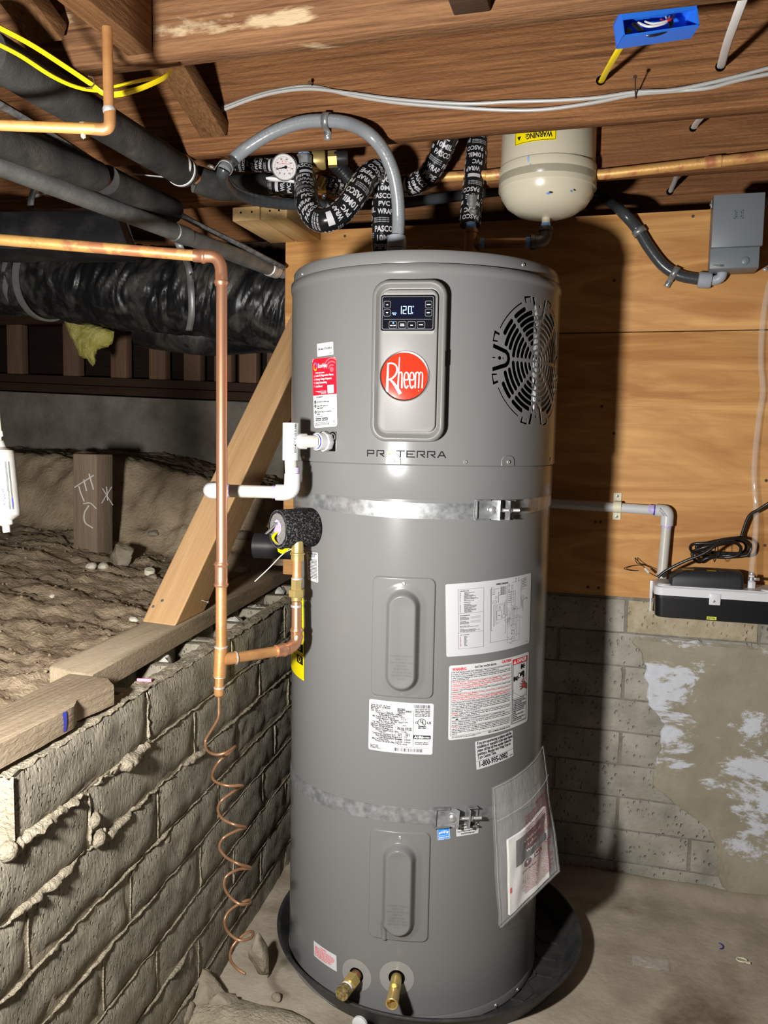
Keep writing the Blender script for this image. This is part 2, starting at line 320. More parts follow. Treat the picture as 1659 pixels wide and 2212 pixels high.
def rrpoly(w, h, r, n=5):
    out = []
    for cx_, cy_, a0 in ((w-r, r, -PI/2), (w-r, h-r, 0), (r, h-r, PI/2), (r, r, PI)):
        for i in range(n+1): a = a0+PI/2*i/n; out.append((cx_+r*math.cos(a), cy_+r*math.sin(a)))
    return out
exec_parts = []
# ================================================================== SETTING
WA = np.array([-.401, -.288, 0]); WDv = np.array([-.0837, .9965, 0]); WNv = np.array([.9965, .0837, 0])
def wl(s, z, off=0.): return WA + WDv*s + WNv*off + cZ*z
YB = .485                                          # face of the block wall behind the heater
# floor slab
mb = MB(); mb.grid(lambda u, v: (-.62+3.0*u, -2.9+3.45*v, .005*nz((u*3, v*3, 1), 1.3)+.002*nz((u*14, v*14, 3), 2, 3)*(1 if v > .5 else 0) + ((.022+.012*nz((u*12, 1, 4), 2, 3))*max(0, 1-abs(-2.9+3.45*v-.475)/.07))), 150, 170)
obj('floor', mb, 'slab', kind='structure')
# ---- left block wall
wall_left = tag(bpy.data.objects.new('wall_left', None), kind='structure'); SC.collection.objects.link(wall_left)
def block_mb(P, a0, a1, z0, z1, depth, nu=18, nv=6, amp=.0022, seed=0., rnd=.004, wob=1.):
    mb = MB(); NU, NV = nu+2, nv+2; V = []
    for j in range(NV+1):
        for i in range(NU+1):
            u = min(max(i-1, 0), nu)/nu; v = min(max(j-1, 0), nv)/nv; a = a0+(a1-a0)*u; z = z0+(z1-z0)*v
            if i in (0, NU) or j in (0, NV): off = -depth
            else:
                e = min(min(u, 1-u)*(a1-a0), min(v, 1-v)*(z1-z0)); n = nz((a*1.0, z*1.0, seed), 22, 4)
                off = amp*n*1.6 + amp*.8*nz((a, z, seed+3), 4, 2)
                if e < 1e-6:
                    off -= rnd*(1+1.2*max(0, nz((a, z, seed+9), 30, 2))); w = wob*.0025*nz((a, z, seed+5), 25, 3)
                    if u in (0., 1.): a += w+(.003 if u == 0. else -.003)
                    if v in (0., 1.): z += w*.8
            V.append(P(a, z, off))
    Fc = [(j*(NU+1)+i, j*(NU+1)+i+1, (j+1)*(NU+1)+i+1, (j+1)*(NU+1)+i) for j in range(NV) for i in range(NU)]
    mb.add(V, Fc); return mb
courses = [(.700, .797, [-.724, -.321, .100, .51, .90]), (.597, .692, [-1.35, -.94, -.527, -.111, .300, .71]), (.490, .586, [-1.10, -.694, -.283, .133, .55, .95]),
           (.388, .478, [-1.21, -.80, -.392, .02, .43, .84]), (.278, .378, [-1.31, -.90, -.489, -.08, .33, .74]), (.175, .268, [-1.12, -.70, -.29, .12, .53, .9]),
           (.072, .165, [-1.32, -.91, -.50, -.09, .32, .73]), (-.04, .062, [-1.10, -.70, -.29, .12, .53, .9])]
for ci, (z0, z1, js) in enumerate(courses):
    for k in range(len(js)-1):
        a0, a1 = js[k]+.005, js[k+1]-.005; out = .002*math.sin(ci*5.1+k*2.3)
        b = block_mb(lambda s, z, o: wl(s, z, o+out), a0, a1, z0, z1, .042, seed=ci*7.3+k)
        if ci == 0:                                 # hollow cores show along the top of the wall
            for q in (0., .5, 1.): b.box(wl(a0+.017+(a1-a0-.034)*q, (z0+z1)/2-.004, -.085), (.03, .09, z1-z0-.01), (WDv, WNv, cZ), .002)
            b.box(wl((a0+a1)/2, (z0+z1)/2-.004, -.147), (a1-a0, .04, z1-z0-.01), (WDv, WNv, cZ), .002)
        obj('concrete_block', b, 'block', wall_left, sharp=60)
mb = MB()                                           # mortar bed and squeezed-out joints
for (lo_, hi_, s0_, s1_) in ((-.06, .690, -1.35, .95), (.690, .786, -.715, .9)):
    mb.grid(lambda u, v: wl(s0_+(s1_-s0_)*u, lo_+(hi_-lo_)*v, -.0045+.003*nz((u*9, v*9, 2), 4)), 90, 40)
mb.box(wl(-.2, .34, -.085), (2.3, .14, .70), (WDv, WNv, cZ)); mb.box(wl(.09, .70, -.085), (1.6, .14, .012), (WDv, WNv, cZ))
def bead(p0, p1, r, seed, n=110, k=.55):
    P = []; R = []
    for i in range(n+1):
        t = i/n; s = p0[0]+(p1[0]-p0[0])*t; z = p0[1]+(p1[1]-p0[1])*t
        g = max(.12, .55+1.1*nz((s*1.0, z, seed), 9, 3)); e = min(1, t*12, (1-t)*12)
        P.append(wl(s, z-.002*g+.002*nz((s, z, seed+4), 30, 2), -.003+r*k*g*.5)); R.append(max(.0015, r*g*e+.0012*nz((s, z, seed+8), 60, 2)))
    q_ = MB(); q_.tube(P, R, 9, flat=(1, .8)); mb.add([np.array(v)+WNv*(.6*r*nz((v[0], v[1]*1.0, v[2]+seed), 55, 4))+cZ*(.55*r*nz((v[0]+3, v[1], v[2]), 48, 4)) for v in q_.v], q_.f)
for ci, (z0, z1, js) in enumerate(courses[:-1]):
    zb = z0-.005; r = (.013, .010, .005, .0035, .0035, .004, .004)[ci]
    bead((max(js[0], -.80), zb), (-.30 if ci == 0 else -.05, zb), r, ci*3.); bead((-.30 if ci == 0 else -.05, zb), (.6, zb), r*(.30 if ci == 0 else .42), ci*3.+1)
    for k in range(1, len(js)-1): bead((js[k], z0+.004), (js[k], z1-.004), (r*.5 if js[k] < -.2 else .0028), ci+k*.7, 24)
for (s, z, r) in ((-.515, .635, .018), (-.507, .600, .022), (-.49, .605, .014), (-.245, .470, .012), (-.265, .455, .010), (-.28, .44, .008), (-.74, .695, .022), (-.715, .69, .016)):
    mb.lathe([(r*.2*(1+.3*nz((z, k, s), 20)), 0) if False else (r*math.sin(PI*k/8)*(.8+.4*nz((s*9, z*9, k*.4), 1)), r*(1-math.cos(PI*k/8))*.5) for k in range(9)], wl(s, z, -.008), WNv, 9)
obj('mortar', mb, 'mortar', wall_left, kind='stuff', sharp=70)
mb = MB()                                           # crumbly skim along the top edge, plus the end face of the top course
mb.grid(lambda u, v: wl(-.735+1.6*u, .7985+.006*nz((u*40, v*6, 5), 1.5, 5)+.004*nz((u*9, v*2, 7), 1), -.046*v+.0035-.004*(1-v)*abs(nz((u*90, 3, 1), 1, 3))-(.005 if v == 0 else 0)), 260, 7)
mb.grid(lambda u, v: wl(-.726+.002*nz((u*6, v*6, 3), 2), .692+.104*v, .002-.15*u), 10, 8)
obj('crumbled_edge', mb, 'mortar', wall_left, kind='stuff', sharp=70)
mb = MB()                                           # white foam plugs in the open cores
for (px, py) in ((345, 1433), (405, 1395), (505, 1347), (552, 1320), (600, 1279)):
    c = onz(px, py, .772)
    mb.grid(lambda u, v: c+np.array([(.022+.006*nz((u*3, v*3, px), 1.5))*math.cos(2*PI*u)*math.sin(PI*v), .042*math.sin(2*PI*u)*math.sin(PI*v), .018*math.cos(PI*v)*(1+.3*nz((u*5, v*5, px), 1))]), 14, 8)
obj('foam_plug', mb, 'white_foam', wall_left, kind='stuff')
# ---- back block wall with parging
wall_back = tag(bpy.data.objects.new('wall_back', None), kind='structure'); SC.collection.objects.link(wall_back)
pb = lambda a, z, o: np.array([a, YB-o, z])
zt = .834
for ci in range(9):
    z1 = zt-ci*.0975-.0025; z0 = zt-(ci+1)*.0975+.0025
    js = [-.33, .08, .497, .85, 1.26, 1.67, 2.08] if ci % 2 == 0 else [-.46, -.10, .31, .70, 1.11, 1.52, 1.93]
    for k in range(len(js)-1):
        b = block_mb(pb, js[k]+.002, js[k+1]-.002, z0, z1, .03, nu=16, nv=6, amp=.0010, seed=40+ci*3.1+k, rnd=.0022, wob=.4)
        obj('concrete_block', b, 'block_tan' if (ci == 0 and k == 2) else 'block_back', wall_back, sharp=60)
mb = MB(); mb.box((.8, YB+.055, .40), (2.56, .10, .90)); mb.grid(lambda u, v: (-.46+2.55*u, YB+.0045+.003*nz((u*20, v*10, 4), 2), -.03+.87*v), 60, 30)
obj('mortar', mb, 'mortar_grey', wall_back, kind='stuff')
edge = [(1372, 1392), (1395, 1440), (1398, 1520), (1432, 1560), (1420, 1640), (1405, 1690), (1470, 1745), (1530, 1790), (1548, 1850), (1558, 1912), (1600, 1950)]
EG = [ony(px, py, YB) for px, py in edge]
def parge_left(z):
    for a, b in zip(EG[:-1], EG[1:]):
        if b[2] <= z <= a[2]: t = (a[2]-z)/(a[2]-b[2]); return a[0]*(1-t)+b[0]*t
    return EG[0][0] if z > EG[0][2] else EG[-1][0]
mb = MB(); NZ, NX = 90, 110; V = []
for j in range(NZ+1):
    z = .728-.735*j/NZ
    for i in range(NX+1):
        u = i/NX; xl = parge_left(z)+.012*nz((z*1., 3, 1), 30, 4); x = xl+(2.0-xl)*u**1.8; d = x-xl
        zz = z + (.006*nz((x, 1, 2), 40, 3) if j == 0 else 0)
        h = .007*min(1, d/.004)+.003*nz((x, z, 3), 5, 3)*min(1, d/.02)+.0035*max(0, 1-d/.12)*nz((x, z, 9), 60, 4)
        V.append((x, YB-.0005-h*(0 if i == 0 or j == 0 else 1), zz))
mb.add(V, [(j*(NX+1)+i, j*(NX+1)+i+1, (j+1)*(NX+1)+i+1, (j+1)*(NX+1)+i) for j in range(NZ) for i in range(NX)])
obj('parging', mb, 'plaster', wall_back, label='tan parging with white salt bloom')
# ---- crawlspace ground behind the low wall
def sst(a, b, x): t = min(1, max(0, (x-a)/(b-a))); return t*t*(3-2*t)
def ground_z(x, y):
    d = (-.401-.084*(y+.288)-.165)-x
    z = .775+.03*sst(.0, .10, d)+.04*sst(.1, .5, d)+.07*sst(.35, .9, d)
    bk = y-(.66+.035*nz((x, 0, 1), 2.2)+.025*nz((x, y, 1), 7, 3)); z += .275*sst(0, .25, bk)+.045*nz((x*1.0, y*2.5, 7), 5, 3)*sst(0, .1, bk)*(1-sst(.15, .3, bk))
    k = sst(.0, .06, d)
    z += k*(.016*nz((x*.8, y*1.3, 4), 4.5, 3)+.013*(abs(nz((x*1.0+y*.5, y*1.8-x*.3, 8), 8, 3))-.25)+.010*nz((x, y, 2), 26, 4)+.006*abs(nz((x, y, 6), 60, 3)))
    return z
mb = MB(); gu, gv = 200, 250
def gp(u, v):
    y = -1.9+3.45*v; xe = -.401-.084*(y+.288)-.158; x = xe-3.4*u**1.9; return (x, y, ground_z(x, y) if u > 0 else .74)
mb.grid(gp, gu, gv)
obj('ground', mb, 'dirt', kind='structure', sharp=80)
# ---- far foundation wall, cripple studs
wall_far = tag(bpy.data.objects.new('wall_far', None), kind='structure'); SC.collection.objects.link(wall_far)
fd = unit((1, 0, -.036)); fu = unit((.036, 0, 1)); fc = np.array([-1.8, 1.5, 1.455])
mb = MB(); mb.grid(lambda u, v: fc+fd*(-2.2+4.8*u)+fu*(-.55+.55*v)+np.array([0, .006*nz((u*20, v*3, 1), 1.5, 4), 0]), 90, 16)
mb.box(fc+fu*-.28+np.array([.2, .12, 0]), (4.8, .2, .55), (fd, (0, 1, 0), fu)); obj('foundation', mb, 'concrete_old', wall_far)
for k, (dz, dy) in enumerate(((.020, .05), (.062, .065))):
    mb = MB(); mb.box(fc+fu*dz+np.array([.2, dy, 0]), (4.8, .13, .039), (fd, (0, 1, 0), fu), .003); obj('sill_plate', mb, 'dark_wood', wall_far)
for px in (-45, 38, 159, 262, 345, 420, 486, 540, 600):
    c = ony(px, 760, 1.56); c[2] = 1.72; mb = MB(); mb.box(c, (.086, .05, .40), None, .003); obj('cripple_stud', mb, 'stud_wood', wall_far)
mb = MB()
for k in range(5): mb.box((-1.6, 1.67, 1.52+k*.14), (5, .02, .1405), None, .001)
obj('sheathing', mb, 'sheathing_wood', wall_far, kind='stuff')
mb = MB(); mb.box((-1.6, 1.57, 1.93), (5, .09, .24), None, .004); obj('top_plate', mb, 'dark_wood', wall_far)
# ---- ceiling: joists, blocking, bridging, subfloor
ceiling = tag(bpy.data.objects.new('ceiling', None), kind='structure'); SC.collection.objects.link(ceiling)
ZJ = 1.95
def joist(y0, y1, m, x0=-3.6, x1=2.3, zb=ZJ, holes=()):
    mb = MB(); n = 60; rings = []
    for i in range(n+1):
        x = x0+(x1-x0)*i/n; w = .0025*nz((x, y0, 1), 3, 3); rings.append([(x, y0+.0, zb+.004+w), (x, y0+.004, zb+w), (x, y1-.004, zb+w), (x, y1, zb+.004+w), (x, y1, 2.19), (x, y0, 2.19)])
    mb.ring_loft(rings); return obj('joist', mb, m, ceiling, sharp=50)
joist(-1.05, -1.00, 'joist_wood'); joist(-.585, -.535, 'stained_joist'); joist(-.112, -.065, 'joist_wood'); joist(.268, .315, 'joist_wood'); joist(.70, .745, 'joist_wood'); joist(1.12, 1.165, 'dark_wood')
mb = MB()
for k in range(28): mb.box((-.65, 0, 0), (.1, .1, .1)) if False else mb.box((-3.4+k*.2, .2, 2.20), (.196, 3.2, .019), None, .001)
obj('subfloor', mb, 'subfloor_wood', ceiling, kind='stuff')
xb = ony(331, 60, -.587)[0]
mb = MB(); mb.box((xb-.025, -.795, 2.07), (.05, .41, .235), None, .003); obj('blocking', mb, 'joist_wood_y', ceiling)
c_ = ony(990, -8, -.70); mb = MB(); mb.box((c_[0], -.65, c_[2]+.095), (.060, .13, .13), None, .003); obj('blocking', mb, 'dark_wood', ceiling)
def bridge(p, q, w=.038, h=.064, m='joist_wood_y'):
    p, q = np.asarray(p), np.asarray(q); d = q-p; u = unit(d); sd = np.array([1., 0, 0]); n = unit(np.cross(sd, u)); mb = MB(); mb.box((p+q)/2, (h, np.linalg.norm(d), w), (sd, u, n), .002); obj('bridging', mb, m, ceiling)
b0 = ony(462, 300, -.125); bridge((b0[0], -.118, b0[2]+.02), (b0[0]-.01, -.53, 2.17))
b1 = ony(113, 118, -.60); bridge((b1[0], -.605, 2.00), (b1[0]-.02, -.99, 2.17))
# ================================================================== WATER HEATER
R, RU, RL = .308, .3148, .3115
ZSEAM, ZL0, ZL1 = 1.226, 1.631, 1.658
heater = thing('water_heater', 'tall grey hybrid heat pump water heater standing in a black drain pan', 'water heater', (0, 0, .006))
def arc_lathe(mb, prof, n=160): return mb.lathe(prof, (0, 0, 0), (0, 0, 1), n, cap=False)
mb = MB(); arc_lathe(mb, [(.30, .030), (R, .030), (R, 1.20), (R+.001, 1.2255), (.30, 1.2255)]); obj('tank_jacket', mb, 'grey_enamel', heater)
mb = MB(); arc_lathe(mb, [(.0, .006), (R-.004, .006), (R+.0012, .009), (R+.0016, .026), (R+.0002, .029), (.29, .029)]); obj('base_ring', mb, 'grey_enamel', heater)
mb = MB(); arc_lathe(mb, [(.29, 1.155), (R+.0015, 1.155), (R+.0028, 1.158), (R+.0028, 1.2245), (R+.001, 1.2265), (.29, 1.2265)]); obj('shroud_band', mb, 'grey_enamel', heater)
# upper housing with a window for the air grille
gz0, gz1 = 1.285, 1.612; gt0, gt1 = math.radians(-53.5), math.radians(1.5)
mb = MB(); NT = 180; TH = [gt0+(gt1-gt0)*i/27 for i in range(28)] + [gt1+(2*PI-(gt1-gt0))*i/150 for i in range(1, 150)]
prof = [(RU-.004, ZSEAM), (RU, ZSEAM+.002), (RU, gz0), (RU, gz1-.006), (RU+.0022, gz1), (RU+.0028, gz1+.005), (RU+.0026, ZL0-.002), (RU-.006, ZL0)]
V = [cp(t, z, r) for r, z in prof for t in TH]; n = len(TH); Fc = []
for j in range(len(prof)-1):
    for i in range(n):
        if prof[j][1] >= gz0-1e-6 and prof[j+1][1] <= gz1-.005 and i < 27: continue
        Fc.append((j*n+i, j*n+(i+1) % n, (j+1)*n+(i+1) % n, (j+1)*n+i))
mb.add(V, Fc); housing = obj('upper_housing', mb, 'grey_enamel', heater, sharp=70)
mb = MB(); arc_lathe(mb, [(RU-.009, ZL0-.001), (RL-.001, ZL0-.001), (RL, ZL0+.001), (RL-.0004, ZL1-.006), (RL-.004, ZL1-.001), (RL-.010, ZL1), (RL-.02, ZL1-.003), (.24, ZL1+.001), (.10, ZL1+.004), (.0, ZL1+.005)]); obj('top_lid', mb, 'grey_enamel', heater)
# ---- grille: slots cut through the sheet
tc_, zc_ = cyl(1163, 781, RU); tc_ = math.radians(-26.0); zc_ = 1.4485
def stad(r0, r1, a0, a1, n=7):    # rounded arc slot between radii, degrees
    rm = (r0+r1)/2; h = (r1-r0)/2; e = math.degrees(h/rm); a0, a1 = math.radians(a0+e), math.radians(a1-e); out = []
    if a1 <= a0: a0 = a1 = (a0+a1)/2
    k = max(2, int((a1-a0)/.12)+1)
    for i in range(k+1): a = a0+(a1-a0)*i/k; out.append((r1*math.cos(a), r1*math.sin(a)))
    for i in range(1, 5): b = a1+PI*i/5; out.append((rm*math.cos(a1)+h*math.cos(b), rm*math.sin(a1)+h*math.sin(b)))
    for i in range(k+1): a = a1+(a0-a1)*i/k; out.append((r0*math.cos(a), r0*math.sin(a)))
    for i in range(1, 5): b = a0+PI+PI*i/5; out.append((rm*math.cos(a0)+h*math.cos(b), rm*math.sin(a0)+h*math.sin(b)))
    return out
slots = []
rs = [(.0111+.0128*i, .0209+.0128*i) for i in range(9)]
for i, (r0, r1) in enumerate(rs):
    for q in range(4):
        c = q*90
        if i == 0: slots.append(stad(.004, .013, c+8, c+82)); slots.append(stad(r0+.005, r1+.0035, c+6, c+43)); slots.append(stad(r0+.005, r1+.0035, c+47, c+84)); continue
        g = math.degrees(.0028/((r0+r1)/2)); k = 24 if i == 8 else 13.5 if i == 7 else 11. if i == 6 else g
        r0_, r1_ = r0+.0045, r1+.0045
        slots.append(stad(r0_, r1_, c+k, c+45-g)); slots.append(stad(r0_, r1_, c+45+g, c+90-k))
for q in range(4):                                  # outer thin arcs, U cut-outs and bracket slots at the four points
    c = q*90
    slots.append(stad(.1372, .1402, c+27, c+63))
    def loc(x, y, c=c): a = math.radians(c); return (x*math.cos(a)-y*math.sin(a), x*math.sin(a)+y*math.cos(a))
    U = [(.1405, .021), (.1395, .0295), (.103, .0185), (.0955, .0115), (.0925, 0), (.0955, -.0115), (.103, -.0185), (.1395, -.0295), (.1405, -.021), (.108, -.0105), (.1035, -.006), (.1018, 0), (.1035, .006), (.108, .0105)]
    slots.append([loc(*p) for p in U])
    for sg in (1, -1): slots.append([loc(p[0], sg*p[1]) for p in [(.1275, .0335), (.1415, .0345), (.1372, .058), (.1232, .0525), (.1245, .0475), (.1345, .0515), (.1378, .0375), (.1275, .0365)]])
    slots.append([loc(.122+.0042*math.cos(2*PI*k/10), .0042*math.sin(2*PI*k/10)) for k in range(10)])
    slots.append([loc(.1335, .0012), (loc(.1335, -.0012)), loc(.1405, -.0012), loc(.1405, .0012)])
    slots.append([loc(.1128+.0018*math.cos(2*PI*k/8), .0024*math.sin(2*PI*k/8)) for k in range(8)])
x0, x1 = (gt0-tc_)*RU, (gt1-tc_)*RU; y0, y1 = gz0-zc_, gz1-.006-zc_
pts = []; eds = []
def addloop(lp):
    b = len(pts); pts.extend(Vector(p) for p in lp); eds.extend((b+i, b+(i+1) % len(lp)) for i in range(len(lp)))
bx = [(gt0+(gt1-gt0)*i/27-tc_)*RU for i in range(28)]
addloop([(x, y0) for x in bx]+[(x1, y0+(y1-y0)*j/24) for j in range(1, 24)]+[(x, y1) for x in reversed(bx)]+[(x0, y1-(y1-y0)*j/24) for j in range(1, 24)])
slots = [[(p[0]*.952, p[1]*.952) for p in s] for s in slots]
for s in slots: addloop(s)
def inpoly(p, poly):
    c = False; x, y = p; j = len(poly)-1
    for i in range(len(poly)):
        if (poly[i][1] > y) != (poly[j][1] > y) and x < (poly[j][0]-poly[i][0])*(y-poly[i][1])/(poly[j][1]-poly[i][1])+poly[i][0]: c = not c
        j = i
    return c
bbs = [(min(p[0] for p in s), max(p[0] for p in s), min(p[1] for p in s), max(p[1] for p in s)) for s in slots]
def inslot(p): return any(b[0] <= p[0] <= b[1] and b[2] <= p[1] <= b[3] and inpoly(p, s) for s, b in zip(slots, bbs))
for i in range(1, 54):
    for j in range(1, 40):
        p = (x0+(x1-x0)*i/54, y0+(y1-y0)*j/40)
        if not inslot(p): pts.append(Vector(p))
vo, eo, fo, *_ = delaunay_2d_cdt(pts, eds, [], 0, 1e-6)
mb = MB(); cen = [((vo[f[0]]+vo[f[1]]+vo[f[2]])/3) for f in fo]
mb.add([cp(tc_+p.x/RU, zc_+p.y, RU) for p in vo], [tuple(f) for f, c in zip(fo, cen) if x0 <= c.x <= x1 and y0 <= c.y <= y1 and not inslot((c.x, c.y))])
nfl = len(mb.v)
for sl in slots:
    k = len(sl); mb.add([cp(tc_+p[0]/RU, zc_+p[1], r_) for r_ in (RU, RU-.0010) for p in sl], [(i, (i+1) % k, k+(i+1) % k, k+i) for i in range(k)])
def radial(o, test):                # shade the rolled sheet as one true cylinder
    me = o.data; me.normals_split_custom_set_from_vertices([(lambda c: (c/np.linalg.norm(c)).tolist() if test(i, v.co) else tuple(v.normal))(np.array([v.co.x, v.co.y, 0.])) for i, v in enumerate(me.vertices)])
g = obj('air_grille', mb, 'grey_enamel', heater, sharp=30); radial(g, lambda i, c: i < nfl)
mb = MB(); mb.grid(lambda u, v: cp(gt0-.1+(gt1-gt0+.2)*u, gz0-.02+(gz1-gz0+.03)*v, RU-.045), 40, 6); obj('fan_cavity', mb, 'black_void', heater)
mb = MB()
for i in range(70):
    t = math.radians(-22)+math.radians(26)*i/69; mb.box(cp(t, zc_, RU-.020), (.010, .0012, .29), (cp(t, 0, 1), (-math.sin(t), math.cos(t), 0), cZ))
obj('evaporator_fins', mb, 'fin_metal', heater, kind='stuff')
radial(housing, lambda i, c: ZSEAM+.001 < c.z+.006 < gz1-.005)
# ---- screws
def screw(th, z, Rr, parent=heater, r=.0042, m='zinc', n=None):
    d = n if n is not None else cp(th, 0, 1); c = cp(th, z, Rr); mb = MB(); mb.lathe([(r, -.0005), (r, .0008), (r*.85, .0018), (r*.45, .0021), (r*.4, .001), (0, .001)], c, d, 14); return obj('screw', mb, m, parent)
for px, py in ((653, 592), (1130, 572)): t, z = cyl(px, py, RL); screw(t, z, RL)
for px, py in ((658, 987), (849, 996), (1005, 998), (1097, 998), (1190, 992)): t, z = cyl(px, py, RU); screw(t, z, RU+(.0018 if px in (849, 1097, 658) else 0))
for px, py in ((932, 2204), (1070, 2164), (1117, 2127), (735, 2182)): t, z = cyl(px, py, R); screw(t, .017, R+.0015)
for px, hw in ((849, .0165), (1097, .0175), (658, .016)):   # raised tabs round the seam screws
    t, z = cyl(px, 997, RU); mb = MB(); P = lambda x, y, o: cp(t+x/RU, ZSEAM+.001+y, RU+o)
    out = [(-hw, 0), (-hw, .012), (-hw*.75, .0185), (-hw*.4, .021), (hw*.4, .021), (hw*.75, .0185), (hw, .012), (hw, 0)]
    V = [P(x, y, 0) for x, y in out]+[P(x*.93, y*.95, .0017) for x, y in out]; k = len(out); mb.add(V, [tuple(range(k, 2*k))]+[(i, i+1, k+i+1, k+i) for i in range(k-1)]); obj('seam_tab', mb, 'grey_enamel', heater, sharp=30)
# ---- control panel (flat, raised)
tp, zp = cyl(887, 781, RU); tp = math.radians(-82.3); zp = 1.434
pn = cp(tp, 0, 1); pu = np.array([-math.sin(tp), math.cos(tp), 0]); po = cp(tp, zp, RU)
def PP(x, y, o): return po+pu*x-cZ*y+pn*o
def rr_ring(w, h, r, o, dx=0, dy=0): return [PP(x-w/2+dx, y-h/2+dy, o) for x, y in rrpoly(w, h, r, 7)]
pw, ph = .150, .322
mb = MB(); mb.ring_loft([rr_ring(pw, ph, .032, -.015), rr_ring(pw, ph, .032, .010), rr_ring(pw-.004, ph-.004, .031, .0135), rr_ring(pw-.012, ph-.012, .028, .0155), rr_ring(pw-.017, ph-.017, .026, .0150), rr_ring(pw-.026, ph-.028, .022, .0075), rr_ring(pw-.032, ph-.036, .018, .0065)], cap=True); panel = obj('control_panel', mb, 'grey_plastic_dark', heater, sharp=50)
mb = MB(); mb.ring_loft([rr_ring(pw-.036, ph-.040, .016, .005), rr_ring(pw-.036, ph-.040, .016, .0125), rr_ring(pw-.040, ph-.044, .015, .0145)]); mb.ring_loft([[PP(x-.052, y-.135, o) for x, y in rrpoly(.104, .082, .006)] for o in (.0142, .0162)]); obj('panel_door', mb, 'grey_plastic', panel, sharp=50)
mb = MB(); mb.box(PP(.0725, -.006, .0085), (.006, .030, .007), (pu, cZ, pn)); obj('latch_slot', mb, 'black_void', panel)
sx, sy = -.0025, -.0945; sw, sh = .1075, .070                   # keypad
mb = MB(); mb.ring_loft([[PP(x-sw/2+sx, y-sh/2+sy, o) for x, y in rrpoly(sw, sh, .0045)] for o in (.0155, .0180)]); keypad = obj('keypad', mb, 'black_gloss', heater, sharp=50)
kp = Sheet(lambda x, y, o: PP(x-sw/2+sx, y-sh/2+sy, .0180+o))
kp.col(0)
def rrf(x0, y0, x1, y1, r, w=.0005):
    q = rrpoly(x1-x0, y1-y0, r, 4); n = len(q); k = w/2; ins = [(min(max(x, 0), x1-x0)) for x, y in q]
    cxx, cyy = (x1-x0)/2, (y1-y0)/2; V = []
    for x, y in q: V += [kp.P(x0+x, y0+y, .0004), kp.P(x0+cxx+(x-cxx)*(1-2*w/(x1-x0)), y0+cyy+(y-cyy)*(1-2*w/(y1-y0)), .0004)]
    kp.mb.add(V, [(2*i, 2*i+1, (2*i+3) % (2*n), (2*i+2) % (2*n)) for i in range(n)])
rrf(.0025, .003, sw-.0025, sh-.003, .003, .0006); kp.line(.006, .0475, sw-.006, .0475, .0005)
for x, y in ((.0055, .0115), (.0055, .0275), (.0885, .0115), (.0885, .0275)): rrf(x, y, x+.0135, y+.0140, .0025)
for k in range(4): rrf(.0165+k*.0188, .0515, .0325+k*.0188, .0650, .0025)
kp.col(1); kp.poly([(.0098, .0195), (.0150, .0195), (.0124, .0172)]); kp.poly([(.0098, .0335), (.0150, .0335), (.0124, .0360)])
for t, x, y in (('MODE', .0952, .0196), ('NEXT', .0952, .0356), ('ON / OFF', .0245, .0605), ('CLEAR', .0433, .0578), ('ALARM', .0433, .0608), ('WiFi', .0621, .0600), ('ENTER', .0809, .0590)): kp.text(t, x, y, .0019, al='c', bold=.03)
obj('print', kp.mb, ['grey_print', 'white_print'], keypad, smooth=False, kind='stuff'); MATS['grey_print'].node_tree.nodes['Principled BSDF'].inputs['Base Color'].default_value = (.30, .31, .34, 1)
mb = MB(); mb.add([kp.P(x, y, .0002) for x, y in ((.0215, .007), (.086, .007), (.086, .0452), (.0215, .0452))], [(0, 1, 2, 3)]); obj('display', mb, 'screen_blue', keypad, smooth=False)
dg = Sheet(kp.P); S7 = {'1': 'bc', '2': 'abged', '0': 'abcdef'}
def seg(x, y, ch, w=.0072, h=.0155, t=.0014):
    q = {'a': (x, y, x+w, y+t), 'b': (x+w-t, y, x+w, y+h/2), 'c': (x+w-t, y+h/2, x+w, y+h), 'd': (x, y+h-t, x+w, y+h), 'e': (x, y+h/2, x+t, y+h), 'f': (x, y, x+t, y+h/2), 'g': (x, y+h/2-t/2, x+w, y+h/2+t/2)}
    for s in S7[ch]: dg.rect(*q[s], off=.0006, n=1)
seg(.0345, .0215, '1'); seg(.0440, .0215, '2'); seg(.0545, .0215, '0')
dg.ring(.0645, .0226, .0014, .0006, off=.0006, n=12); dg.text('F', .0625, .0370, .0034, bold=.02, off=.0006); dg.text('SCROLL', .0270, .0360, .0019, al='c', off=.0006, bold=.02)
dg.poly([(.0240, .0368), (.0268, .0368), (.0254, .0390)], .0006); dg.poly([(.0272, .0390), (.0300, .0390), (.0286, .0368)], .0006)
obj('digits', dg.mb, 'digit_glow', keypad, smooth=False)
mb = MB(); mb.lathe([(.0016, 0), (.0014, .0006), (0, .0008)], kp.P(.0252, .0545, .0003), pn, 12); obj('power_light', mb, 'led_glow', keypad)
